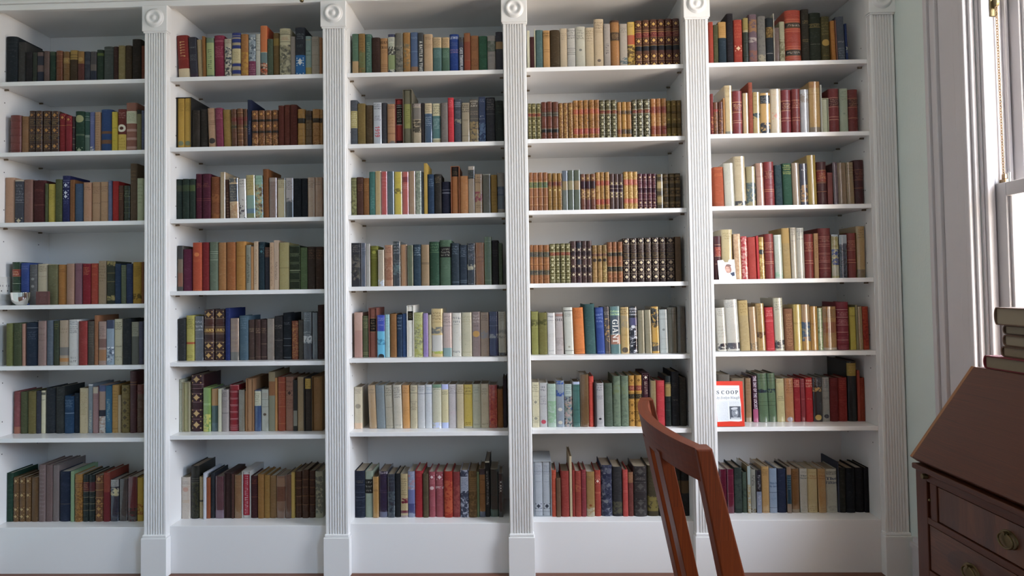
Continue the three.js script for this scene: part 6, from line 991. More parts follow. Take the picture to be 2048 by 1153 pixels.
function own(h, k) {                                    // a noted colour scaled by its shelf's light correction, then slightly muted
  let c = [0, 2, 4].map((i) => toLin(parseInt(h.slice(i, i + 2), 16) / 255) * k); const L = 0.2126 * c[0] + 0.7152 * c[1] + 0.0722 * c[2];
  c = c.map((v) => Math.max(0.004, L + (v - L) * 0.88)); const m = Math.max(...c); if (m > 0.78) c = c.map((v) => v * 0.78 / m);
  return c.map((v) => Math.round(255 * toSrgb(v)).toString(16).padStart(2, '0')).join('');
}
const KPX = 1350;                                      // texture pixels per metre of spine
const FINISH = {
  c: { roughness: 0.74, bump: 46, scale: 0.00012, spec: 0.5 }, l: { roughness: 0.4, bump: 30, scale: 0.0001, clearcoat: 0.2, ccr: 0.22, spec: 0.6 },
  j: { roughness: 0.56, bump: 20, scale: 0.00005, spec: 0.6 }, w: { roughness: 0.16, bump: 0.6, scale: 0.0008, clearcoat: 1.0, ccr: 0.04 },
};
class Atlas {
  constructor(f) { this.f = f; this.pages = []; this.open(); }
  open() { const [c, x] = canvas(2048, 2048); x.fillStyle = '#777'; x.fillRect(0, 0, 2048, 2048); this.pages.push({ c, x, mat: null }); this.px = 2; this.py = 2; this.rowH = 0; }
  place(w, h) {
    if (this.px + w + 2 > 2048) { this.px = 2; this.py += this.rowH + 2; this.rowH = 0; }
    if (this.py + h + 2 > 2048) this.open();
    const s = { page: this.pages[this.pages.length - 1], x: this.px, y: this.py, w, h }; this.px += w + 2; this.rowH = Math.max(this.rowH, h); return s;
  }
  finish() {
    for (const p of this.pages) {
      const q = FINISH[this.f], t = new THREE.CanvasTexture(p.c); t.colorSpace = THREE.SRGBColorSpace;
      const set = { map: t, roughness: q.roughness, bumpMap: bumpOf(q.bump), bumpScale: q.scale };
      p.mat = new THREE.MeshPhysicalMaterial({ ...set, specularIntensity: q.spec || 1, clearcoat: q.clearcoat || 0, clearcoatRoughness: q.ccr || 0 });
    }
  }
}
const ATLAS = { c: new Atlas('c'), l: new Atlas('l'), j: new Atlas('j'), w: new Atlas('w') };
const hex = (h) => [0, 2, 4].map((i) => parseInt(h.slice(i, i + 2), 16));
const mix = (h, k, a) => { const c = hex(h), d = k > 0 ? 255 : 0; return `rgba(${c.map((v) => Math.round(v + (d - v) * Math.abs(k))).join(',')},${a})`; };
function range(s) { const m = s.match(/^([\d.]+)-([\d.]+)/); return [parseFloat(m[1]), parseFloat(m[2])]; }
function dashes(g, x, y, w, h, n, col, R) {
  g.fillStyle = '#' + col; const lh = h / n;
  for (let i = 0; i < n; i++) {
    const frac = 0.5 + 0.45 * R(), lw = w * frac; let px = x + (w - lw) / 2; const end = px + lw, ch = Math.max(1.5, Math.min(lh * 0.62, w * 0.24));
    while (px < end) { const cw = ch * (0.35 + 0.35 * R()); g.globalAlpha = 0.55 + 0.45 * R(); const k = R(); g.fillRect(px, y + lh * (i + 0.5) - ch / 2, cw * 0.34, ch); if (k < 0.7) g.fillRect(px, y + lh * (i + 0.5) - ch / 2 + (k < 0.35 ? 0 : ch * 0.7), cw * 0.8, ch * 0.3); px += cw + ch * 0.18; }
  }
  g.globalAlpha = 1;
}
function fitText(g, txt, x, y, w, h, col, family, weight) {
  let size = h; g.font = `${weight} ${size}px ${family}`; const mw = g.measureText(txt).width; if (mw > w) size *= w / mw;
  g.font = `${weight} ${size}px ${family}`; g.fillStyle = '#' + col; g.textAlign = 'center'; g.textBaseline = 'middle';
  const m2 = g.measureText(txt).width, sx = Math.min(1.5, Math.max(1, (w * 0.92) / m2)), sy = Math.min(1.35, h / size);
  g.save(); g.translate(x, y); g.scale(sx, sy); g.fillText(txt, 0, 0); g.restore();
}
function blobs(g, x, y, w, h, cols, R, fine) {
  g.save(); g.beginPath(); g.rect(x, y, w, h); g.clip();
  const n = Math.round(Math.max(14, (w * h) / (fine ? 34 : 60)));
  for (let i = 0; i < n; i++) {
    g.fillStyle = '#' + cols[1 + Math.floor(R() * (cols.length - 1))] ; if (cols.length > 2 && R() < 0.35) g.fillStyle = '#' + cols[0];
    g.globalAlpha = 0.45 + 0.5 * R(); const r = (fine ? 1.4 : 2) + R() * w * (fine ? 0.07 : 0.16), px = x + R() * w, py = y + R() * h;
    g.beginPath(); g.ellipse(px, py, r, r * (0.35 + 0.7 * R()), R() * 3.1, 0, 6.3); g.fill();
  }
  g.globalAlpha = 1; g.restore();
}
function flower(g, cx, cy, r, col) {                  // a tooled lozenge with corner sprigs
  g.fillStyle = '#' + col;
  g.beginPath(); g.moveTo(cx, cy - r * 1.35); g.quadraticCurveTo(cx + r * 0.35, cy - r * 0.35, cx + r * 1.1, cy); g.quadraticCurveTo(cx + r * 0.35, cy + r * 0.35, cx, cy + r * 1.35); g.quadraticCurveTo(cx - r * 0.35, cy + r * 0.35, cx - r * 1.1, cy); g.quadraticCurveTo(cx - r * 0.35, cy - r * 0.35, cx, cy - r * 1.35); g.fill();
  g.beginPath(); g.ellipse(cx, cy, r * 0.62, r * 0.72, 0, 0, 6.3); g.fill();
  for (const [a, b] of [[-1, -1], [1, -1], [-1, 1], [1, 1]]) { g.beginPath(); g.ellipse(cx + a * r * 1.3, cy + b * r * 1.25, r * 0.26, r * 0.26, 0, 0, 6.3); g.fill(); }
}
function paintSpine(g, X, Yy, w, h, bk, R) {          // the printed and worn face of one spine
  g.save(); g.beginPath(); g.rect(X, Yy, w, h); g.clip();
  g.fillStyle = '#' + bk.c; g.fillRect(X, Yy, w, h);
  const rank = 'bkmglod', leather = bk.k === 'l', ops = bk.ops ? bk.ops.split(' ').map((o, i) => [rank.indexOf(o[0]) < 0 ? 9 : rank.indexOf(o[0]), i, o]).sort((p, q) => p[0] - q[0] || p[1] - q[1]).map((q) => q[2]) : [];
  const n = (w * h) / 70;
  for (let i = 0; i < n; i++) { g.fillStyle = mix(bk.c, R() < 0.5 ? 0.3 : -0.35, 0.06 + 0.12 * R()); const s = 1 + R() * (leather ? 6 : 4); g.fillRect(X + R() * w, Yy + R() * h, s * (bk.k === 'c' ? 2.2 : 1), s); }
  for (let i = 0; i < 5; i++) { g.fillStyle = mix(bk.c, R() < 0.6 ? 0.25 : -0.25, 0.07); g.beginPath(); g.ellipse(X + R() * w, Yy + R() * h, w * (0.15 + 0.4 * R()), h * (0.03 + 0.1 * R()), 0, 0, 6.3); g.fill(); }
  for (const o of ops) {
    const q = o[0], f = o.slice(1).split(':'), col = f[1];
    if (q === 'b' || q === 'k') {
      const [a, b] = range(f[0]), m = q === 'k' ? w * 0.05 : 0;
      g.fillStyle = '#' + col; g.fillRect(X + m, Yy + a * h, w - 2 * m, (b - a) * h);
      for (let i = 0; i < w * (b - a) * h / 90; i++) { g.fillStyle = mix(col, R() < 0.5 ? 0.3 : -0.3, 0.08 + 0.1 * R()); g.fillRect(X + R() * w, Yy + (a + (b - a) * R()) * h, 1 + 3 * R(), 1 + 2 * R()); }
      if (leather && q === 'k') { g.fillStyle = '#c8a050'; g.globalAlpha = 0.8; g.fillRect(X + m, Yy + a * h + 1.5, w - 2 * m, 1.6); g.fillRect(X + m, Yy + b * h - 3, w - 2 * m, 1.6); g.globalAlpha = 1; dashes(g, X + w * 0.16, Yy + (a + (b - a) * 0.22) * h, w * 0.68, (b - a) * h * 0.56, Math.max(1, Math.round((b - a) * h / 14)), 'd8b468', R); }
    } else if (q === 'l') { g.fillStyle = '#' + col; for (const p of f[0].split(',')) { g.globalAlpha = 0.85; g.fillRect(X, Yy + parseFloat(p) * h - 1.2, w, leather ? 2.6 : 2.2); } g.globalAlpha = 1; }
    else if (q === 'x') { const [a, b] = range(f[0]); dashes(g, X + w * 0.12, Yy + a * h, w * 0.76, (b - a) * h, Math.max(1, parseInt(f[2] || '2')), col, R); }
    else if (q === 't') { const [a, b] = range(f[0]), L = f[2].split('|'), lh = (b - a) * h / L.length; L.forEach((s, i) => fitText(g, s.replace(/_/g, ' ').trim(), X + w / 2, Yy + a * h + lh * (i + 0.5), w * 0.84, lh * 0.92, col, /[a-z]/.test(s) ? 'serif' : 'serif', 'bold')); }
    else if (q === 'v' || q === 'u') {
      const [a, b] = range(f[0]); g.save(); g.translate(X + w / 2, Yy + (a + b) / 2 * h); g.rotate(Math.PI / 2);
      if (q === 'v') fitText(g, f[2].replace(/_/g, ' ').trim(), 0, 0, (b - a) * h, w * 0.62, col, f[2] === 'GIANT' ? 'serif' : 'sans-serif', 'bold');
      else dashes(g, -(b - a) * h / 2, -w * 0.26, (b - a) * h, w * 0.52, 1, col, R);
      g.restore();
    } else if (q === 'm') { const [a, b] = range(f[0]); blobs(g, X, Yy + a * h, w, (b - a) * h, col.split(','), R, leather); }
    else if (q === 'o') { const [p, r] = f[0].split(',').map(parseFloat); g.fillStyle = '#' + col; g.beginPath(); g.ellipse(X + w / 2, Yy + p * h, r * w, r * w, 0, 0, 6.3); g.fill(); }
    else if (q === 'd') { for (const p of f[0].split(',')) flower(g, X + w / 2, Yy + parseFloat(p) * h, w * 0.19, col); }
    else if (q === 'g') { const [a, b] = range(f[0]), n2 = parseInt(f[2]); g.strokeStyle = '#' + col; g.lineWidth = 2; for (let i = 0; i < n2; i++) g.strokeRect(X + w * 0.1, Yy + (a + (b - a) * (i + 0.08) / n2) * h, w * 0.8, (b - a) * h / n2 * 0.84); }
  }
  for (let i = 0; i < 10; i++) { g.fillStyle = R() < 0.5 ? 'rgba(255,245,225,0.10)' : 'rgba(20,12,6,0.10)'; g.fillRect(X + R() * w, Yy + (R() < 0.5 ? R() * 0.03 : 1 - R() * 0.03) * h, 2 + 5 * R(), 1 + 3 * R()); }
  g.restore();
}
const pageMats = [[0.42, 0.35, 0.25], [0.35, 0.28, 0.19], [0.5, 0.45, 0.36], [0.26, 0.2, 0.14]].map(([r, g, b]) => new THREE.MeshStandardMaterial({ color: lin(r, g, b), roughness: 0.9, bumpMap: bumpOf(8), bumpScale: 0.0006 }));
class Tris {                                          // loose triangles with normals and uv
  constructor() { this.p = []; this.n = []; this.u = []; }
  quad(a, b, c, d, na, nb, nc, nd, ua, ub, uc, ud) { for (const [v, m, t] of [[a, na, ua], [b, nb, ub], [c, nc, uc], [a, na, ua], [c, nc, uc], [d, nd, ud]]) { this.p.push(...v); this.n.push(...m); this.u.push(...t); } }
  flat(a, b, c, d, m, uv) { this.quad(a, b, c, d, m, m, m, m, uv, uv, uv, uv); }
  geo() { const g = new THREE.BufferGeometry(); g.setAttribute('position', new THREE.Float32BufferAttribute(this.p, 3)); g.setAttribute('normal', new THREE.Float32BufferAttribute(this.n, 3)); g.setAttribute('uv', new THREE.Float32BufferAttribute(this.u, 2)); return g; }
}
const ARC = 10;
function arcPoint(w, bulge, t) {                      // t 0..1 across the back; the shoulders turn in sharply
  const x = -Math.cos(Math.PI * t), k = 0.62, sx = (1 - k) * (2 * t - 1) + k * x, z = Math.sqrt(Math.max(0, 1 - Math.pow(Math.abs(sx), 2.3)));
  return [sx * w / 2, -bulge + bulge * z];
}
function arcFrames(w, bulge) {
  const pts = []; for (let i = 0; i <= ARC; i++) pts.push(arcPoint(w, bulge, i / ARC));
  const nor = pts.map((p, i) => { const a = pts[Math.max(0, i - 1)], b = pts[Math.min(ARC, i + 1)], tx = b[0] - a[0], tz = b[1] - a[1], l = Math.hypot(tx, tz) || 1; return [-tz / l, tx / l]; });
  return { pts, nor };
}
function coverGeo(w, h, d, bulge, t, uv) {
  const T = new Tris(), { pts, nor } = arcFrames(w, bulge), sw = [uv.su, (uv.v0 + uv.v1) / 2];
  const U = (i) => uv.u0 + (uv.u1 - uv.u0) * i / ARC, V0 = uv.v1, V1 = uv.v0;   // v at the foot and at the head
  for (let i = 0; i < ARC; i++) {
    const [a, b] = [pts[i], pts[i + 1]], na = [nor[i][0], 0, nor[i][1]], nb = [nor[i + 1][0], 0, nor[i + 1][1]];
    T.quad([a[0], 0, a[1]], [b[0], 0, b[1]], [b[0], h, b[1]], [a[0], h, a[1]], na, nb, nb, na, [U(i), V0], [U(i + 1), V0], [U(i + 1), V1], [U(i), V1]);
    const ia = [a[0] - nor[i][0] * t, a[1] - nor[i][1] * t], ib = [b[0] - nor[i + 1][0] * t, b[1] - nor[i + 1][1] * t];
    T.flat([ib[0], 0, ib[1]], [ia[0], 0, ia[1]], [ia[0], h, ia[1]], [ib[0], h, ib[1]], [0, 0, -1], sw);
    T.flat([a[0], h, a[1]], [b[0], h, b[1]], [ib[0], h, ib[1]], [ia[0], h, ia[1]], [0, 1, 0], sw);
    T.flat([b[0], 0, b[1]], [a[0], 0, a[1]], [ia[0], 0, ia[1]], [ib[0], 0, ib[1]], [0, -1, 0], sw);
  }
  for (const s of [-1, 1]) {
    const X = s * w / 2, I = s * (w / 2 - t), zf = pts[0][1], zb = -d, q = (a, b, c, e, m) => (s > 0 ? T.flat(a, b, c, e, m, sw) : T.flat(b, a, e, c, m, sw));
    q([X, 0, zf], [X, 0, zb], [X, h, zb], [X, h, zf], [s, 0, 0]);
    q([I, 0, zb], [I, 0, zf], [I, h, zf], [I, h, zb], [-s, 0, 0]);
    q([X, h, zf], [X, h, zb], [I, h, zb], [I, h, zf], [0, 1, 0]);
    q([X, 0, zb], [X, 0, zf], [I, 0, zf], [I, 0, zb], [0, -1, 0]);
    q([X, 0, zb], [I, 0, zb], [I, h, zb], [X, h, zb], [0, 0, -1]);
  }
  return T.geo();
}
function bandGeo(w, h, bulge, prof, uv, t0 = 0, t1 = 1) {   // prof: [y, lift] pairs from foot to head, wrapped over the back
  const T = new Tris(), { pts, nor } = arcFrames(w, bulge), i0 = Math.round(t0 * ARC), i1 = Math.round(t1 * ARC);
  const at = (i, y, l) => [pts[i][0] + nor[i][0] * l, y, pts[i][1] + nor[i][1] * l], U = (i) => uv.u0 + (uv.u1 - uv.u0) * i / ARC, V = (y) => uv.v1 + (uv.v0 - uv.v1) * y / h;
  for (let k = 0; k + 1 < prof.length; k++) {
    const [y0, l0] = prof[k], [y1, l1] = prof[k + 1], s = Math.hypot(y1 - y0, l1 - l0) || 1, ny = -(l1 - l0) / s, nr = Math.max(0.05, (y1 - y0) / s);
    for (let i = i0; i < i1; i++) { const na = [nor[i][0] * nr, ny, nor[i][1] * nr], nb = [nor[i + 1][0] * nr, ny, nor[i + 1][1] * nr]; T.quad(at(i, y0, l0), at(i + 1, y0, l0), at(i + 1, y1, l1), at(i, y1, l1), na, nb, nb, na, [U(i), V(y0)], [U(i + 1), V(y0)], [U(i + 1), V(y1)], [U(i), V(y1)]); }
  }
  return T.geo();
}
const KIND = { c: ['cloth_book', 'cover'], l: ['leather_book', 'binding'], j: ['jacketed_book', 'dust_jacket'], w: ['jacketed_book', 'dust_jacket'], p: ['thin_volume', 'cover'], i: ['cloth_book', 'cover'] };
const ROWP = ['top shelf', 'second shelf down', 'third shelf down', 'fourth shelf down', 'fifth shelf down', 'sixth shelf down', 'bottom shelf'];
const BAYP = ['fifth bay from window', 'fourth bay from window', 'third bay from window', 'second bay from window', 'bay beside window'];
const plan = [];
for (const [b, r, list] of CELLS) for (const e of list) {
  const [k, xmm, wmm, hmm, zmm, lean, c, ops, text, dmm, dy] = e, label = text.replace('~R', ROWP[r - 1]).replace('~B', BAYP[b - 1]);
  const G = SHELF_LIGHT_GAIN[b - 1][r - 1], fix = (s) => s.replace(/([:,])([0-9a-fA-F]{6})(?=$|[:, ])/g, (m, p, h) => p + own(h, G));
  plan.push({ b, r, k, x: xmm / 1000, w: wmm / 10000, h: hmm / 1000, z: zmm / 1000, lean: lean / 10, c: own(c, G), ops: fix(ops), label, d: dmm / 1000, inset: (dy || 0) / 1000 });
}
// first pass: lay every spine out in the texture sheets
plan.forEach((q, i) => {
  if (q.k === 's') return;
  const R = rng(1000 + i * 17), fin = q.k === 'p' ? 'j' : q.k === 'i' ? 'c' : q.k, cw = Math.max(6, Math.round(q.w * KPX * 1.06)), ch = Math.round(q.h * KPX);
  const s = ATLAS[fin].place(cw + 10, ch), g = s.page.x;
  g.fillStyle = '#' + q.c; g.fillRect(s.x, s.y, cw + 10, ch);
  paintSpine(g, s.x + 8, s.y, cw + 2, ch, q, R);
  q.slot = s; q.uv = { su: (s.x + 3) / 2048, u0: (s.x + 9) / 2048, u1: (s.x + 9 + cw) / 2048, v0: 1 - (s.y + 0.5) / 2048, v1: 1 - (s.y + ch - 0.5) / 2048 };
});
for (const a of Object.values(ATLAS)) a.finish();
const GROUPS = 'books on the ';
function slipcase(q) {
  const t = 0.0024, label = q.label, o = thing('slipcase', label, 'slipcase'), w = q.w, h = q.h, d = q.d;
  const m = new THREE.MeshStandardMaterial({ color: new THREE.Color('#' + q.c), roughness: 0.7, bumpMap: bumpOf(6), bumpScale: 0.0004 });
  mesh('case_shell', [box(-w / 2, -w / 2 + t, 0, h, -d, 0), box(w / 2 - t, w / 2, 0, h, -d, 0), box(-w / 2 + t, w / 2 - t, h - t, h, -d, 0), box(-w / 2 + t, w / 2 - t, 0, t, -d, 0)], m, o);
  mesh('case_back', box(-w / 2 + t, w / 2 - t, t, h - t, -d, -d + t), m, o);
  return o;
}
plan.forEach((q, i) => {
  const R = rng(5000 + i * 31), y = SHELF[q.b - 1][q.r - 1];
  let o;
  if (q.k === 's') o = slipcase(q);
  else {
    const [name, part] = KIND[q.k]; o = thing(name, q.label, 'book', GROUPS + ROWP[q.r - 1] + ', ' + BAYP[q.b - 1]);
    const leather = q.k === 'l', bulge = q.k === 'p' ? 0.0008 : Math.min(0.012, q.w * (leather ? 0.3 : q.k === 'c' ? 0.2 : 0.16)), t = Math.min(q.w * 0.2, q.k === 'p' ? 0.0012 : leather ? 0.0026 : 0.003), m = q.slot.page.mat;
    const cov = mesh(part, coverGeo(q.w, q.h, q.d, bulge, t, q.uv), m, o);
    if (q.w > 0.004) mesh('page_block', box(-q.w / 2 + t, q.w / 2 - t, 0.003, q.h - 0.0035 - 0.0015 * R(), -q.d + 0.003, -bulge - 0.0002), pageMats[Math.floor(R() * 3.3)], o);
    const ops = q.ops ? q.ops.split(' ') : [];
    for (const s of ops) {
      if (s[0] === 'k') { const [a, b] = range(s.slice(1)); const y0 = (1 - b) * q.h, y1 = (1 - a) * q.h; mesh('title_label', bandGeo(q.w, q.h, bulge, [[y0, 0], [y0 + 0.0004, 0.0005], [y1 - 0.0004, 0.0005], [y1, 0]], q.uv, 0.1, 0.9), m, o); }
      else if (leather && /^r\d$/.test(s)) { const n = parseInt(s[1]); for (let j = 1; j <= n; j++) { const yc = q.h * (n > 2 ? (j - 0.35) / (n + 0.4) : 0.5 + (j - 1.5) * 0.34), e = 0.0024; mesh('raised_band', bandGeo(q.w, q.h, bulge, [[yc - e, 0], [yc - e * 0.5, 0.0014], [yc + e * 0.5, 0.0014], [yc + e, 0]], q.uv, 0.1, 0.9), m, o); } }
    }
  }
  const lean = q.lean * Math.PI / 180;
  // a leaning book turns about the middle of its foot and settles on the lower corner
  o.position.set(q.x + Math.tan(lean) * q.h / 2, y + 0.0003 + Math.abs(Math.sin(lean)) * q.w / 2, q.z); o.rotation.z = lean;
  if (q.inset) o.position.y += q.inset;
});

// ---------------------------------------------------------------- small things on the shelves
{ // silver bowl
  const o = thing('silver_bowl', 'small polished silver bowl beside the books on the fourth shelf', 'bowl');
  o.position.set(-0.612, SHELF[0][3] + 0.0003, -0.045);
  mesh('bowl_body', new THREE.LatheGeometry([[0, 0.002], [0.017, 0.002], [0.018, 0], [0.021, 0.0], [0.0215, 0.002], [0.027, 0.006], [0.034, 0.014], [0.0385, 0.025], [0.0405, 0.038], [0.041, 0.05], [0.0418, 0.0525], [0.0412, 0.0535], [0.0402, 0.052], [0.039, 0.038], [0.0368, 0.026], [0.032, 0.015], [0.025, 0.008], [0.012, 0.0045], [0, 0.004]].map(([a, b]) => new THREE.Vector2(a, b)), 48), silver, o);
}
{ // little dark red booklet standing before the row
  const o = thing('small_booklet', 'tiny maroon booklet standing before the books beside a silver bowl', 'booklet'); o.position.set(-0.5, SHELF[0][3] + 0.0003, -0.011);
  const [c, g] = canvas(128, 128), R = rng(77); g.fillStyle = '#5a3634'; g.fillRect(0, 0, 128, 128);
  dashes(g, 30, 12, 84, 100, 8, '84625c', R);
  const m = new THREE.MeshStandardMaterial({ map: texture(c), roughness: 0.7 });
  mesh('cover', rbox(-0.0275, 0.0275, 0, 0.056, -0.008, 0, 0.001), m, o); mesh('page_block', box(-0.026, 0.0265, 0.001, 0.0565, -0.0065, -0.0015), pageMats[1], o);
}
{ // plain socket plate on the side panel of the last bay
  const o = thing('wall_socket', 'white double socket plate on the end panel beside a silver bowl', 'socket'), x = PX[0] + HALF;
  mesh('plate', rbox(x, x + 0.006, 1.125, 1.225, -0.079, -0.005, 0.002), ivory, o);
  for (const z of [-0.058, -0.026]) { mesh('outlet_face', rbox(x + 0.005, x + 0.008, 1.15, 1.2, z - 0.013, z + 0.013, 0.002), ivory, o); mesh('slot', [box(x + 0.0078, x + 0.0084, 1.182, 1.19, z - 0.007, z - 0.005), box(x + 0.0078, x + 0.0084, 1.182, 1.19, z + 0.005, z + 0.007), box(x + 0.0078, x + 0.0084, 1.162, 1.167, z - 0.0025, z + 0.0025)], darkHole, o); }
}
{ // a card with a clipped portrait leaning on the books
  const [c, g] = canvas(256, 320); g.fillStyle = '#e8eef4'; g.fillRect(0, 0, 256, 320);
  g.fillStyle = '#9a6a58'; g.beginPath(); g.ellipse(150, 150, 48, 72, -0.15, 0, 6.3); g.fill(); g.fillStyle = '#c49a88'; g.beginPath(); g.ellipse(140, 165, 34, 54, -0.1, 0, 6.3); g.fill();
  g.fillStyle = '#7a5a50'; g.beginPath(); g.ellipse(160, 92, 42, 18, 0.1, 0, 6.3); g.fill(); g.fillStyle = '#8a5a50'; g.fillRect(118, 196, 34, 7); g.fillStyle = '#503830'; g.fillRect(122, 142, 14, 5); g.fillRect(150, 142, 14, 5);
  g.fillStyle = '#26304a'; g.beginPath(); g.moveTo(168, 222); g.lineTo(238, 200); g.lineTo(240, 262); g.lineTo(205, 272); g.closePath(); g.fill(); g.fillStyle = '#f2f4f6'; g.beginPath(); g.moveTo(150, 216); g.lineTo(172, 212); g.lineTo(190, 262); g.closePath(); g.fill();
  const o = thing('portrait_card', 'white card with a small clipped portrait leaning against books', 'card'); o.position.set(2.331, SHELF[4][3] + 0.0004, -0.010); o.rotation.x = -0.15; o.rotation.z = 0.02;
  const s = new THREE.Shape([[-0.034, 0], [0.034, 0], [0.034, 0.081], [0.012, 0.081], [0.008, 0.071], [-0.006, 0.071], [-0.012, 0.081], [-0.034, 0.079]].map(([x, y]) => new THREE.Vector2(x, y)));
  const gg = new THREE.ExtrudeGeometry(s, { depth: 0.0008, bevelEnabled: false }), p = gg.attributes.position, uv = gg.attributes.uv; for (let i = 0; i < p.count; i++) uv.setXY(i, (p.getX(i) + 0.034) / 0.068, p.getY(i) / 0.081);
  mesh('card_sheet', gg, new THREE.MeshStandardMaterial({ map: texture(c), roughness: 0.5 }), o);
}
{ // book standing face out: red border, newspaper front
  const [c, g] = canvas(512, 840), R = rng(404); g.fillStyle = '#d8321c'; g.fillRect(0, 0, 512, 840);
  g.fillStyle = '#e9eef2'; g.beginPath(); g.moveTo(0, 72); g.lineTo(446, 78); g.lineTo(450, 300); g.lineTo(462, 430); g.lineTo(456, 560); g.lineTo(466, 742); g.lineTo(400, 752); g.lineTo(250, 744); g.lineTo(0, 754); g.fill();
  g.fillStyle = '#3c444c'; g.fillRect(0, 136, 420, 2); g.font = 'bold 96px serif'; g.textBaseline = 'middle'; g.textAlign = 'left'; g.fillStyle = '#23303c';
  let px = 8; for (const ch of 'SCOOP') { g.fillText(ch, px, 205); px += 88; }
  g.font = 'italic 62px serif'; g.fillText('by Evelyn Waugh', 4, 306, 436); g.fillStyle = '#3c444c'; g.fillRect(0, 368, 446, 1.5);
  g.fillStyle = '#8e99a2'; for (let k = 0; k < 2; k++) for (let y = 384; y < (k ? 455 : 735); y += 9) { let x = k ? 236 : 4; const e = k ? 440 : 216; while (x < e) { const w = 6 + 16 * R(); g.globalAlpha = 0.5 + 0.4 * R(); g.fillRect(x, y, Math.min(w, e - x), 3); x += w + 4; } } g.globalAlpha = 1;
  g.fillStyle = '#4a5360'; g.fillRect(240, 466, 208, 240); g.fillStyle = '#8a929c'; g.beginPath(); g.ellipse(342, 590, 62, 92, 0, 0, 6.3); g.fill(); g.fillStyle = '#c6ccd2'; g.beginPath(); g.ellipse(332, 506, 66, 22, -0.1, 0, 6.3); g.fill(); g.fillStyle = '#d4d9de'; g.beginPath(); g.ellipse(368, 580, 20, 34, 0, 0, 6.3); g.fill(); g.fillStyle = '#333c48'; g.fillRect(306, 560, 22, 8); g.fillRect(350, 560, 22, 8); g.fillRect(318, 640, 48, 7); g.fillStyle = '#c8ced4'; g.fillRect(258, 676, 180, 26);
  const [c2, g2] = canvas(64, 64); g2.fillStyle = '#d8321c'; g2.fillRect(0, 0, 64, 64);
  const o = thing('face_out_book', 'book standing face out with red border and newspaper-style jacket', 'book'); o.position.set(2.329, SHELF[4][5] + 0.0024, -0.004); o.rotation.x = -0.085;
  const front = new THREE.MeshPhysicalMaterial({ map: texture(c), roughness: 0.4, clearcoat: 0.8, clearcoatRoughness: 0.15 }), side = new THREE.MeshStandardMaterial({ map: texture(c2), roughness: 0.5 });
  const gq = new THREE.PlaneGeometry(0.108, 0.178); gq.translate(0, 0.089, 0.0003);
  mesh('front_cover', [box(-0.054, 0.054, 0, 0.178, -0.003, 0)], side, o); mesh('jacket_front', gq, front, o);
  mesh('page_block', box(-0.053, 0.051, 0.002, 0.1765, -0.022, -0.003), pageMats[2], o); mesh('rear_cover', box(-0.054, 0.054, 0, 0.178, -0.025, -0.022), side, o);
}
{ // brass picture-light bracket under the frieze
  const o = thing('brass_finial', 'dark brass ball finial hanging below the frieze over the fourth bay', 'finial'); o.position.set(0.617, 2.335, 0.045);
  mesh('ball', new THREE.LatheGeometry([[0, -0.008], [0.006, -0.0065], [0.0085, -0.001], [0.006, 0.004], [0.0035, 0.006], [0.003, 0.03], [0.006, 0.032], [0.006, 0.036], [0, 0.036]].map(([a, b]) => new THREE.Vector2(a, b)), 20), agedBrass, o);
  mesh('bracket', [box(-0.003, 0.003, 0.03, 0.036, -0.034, 0.0)], agedBrass, o);
}

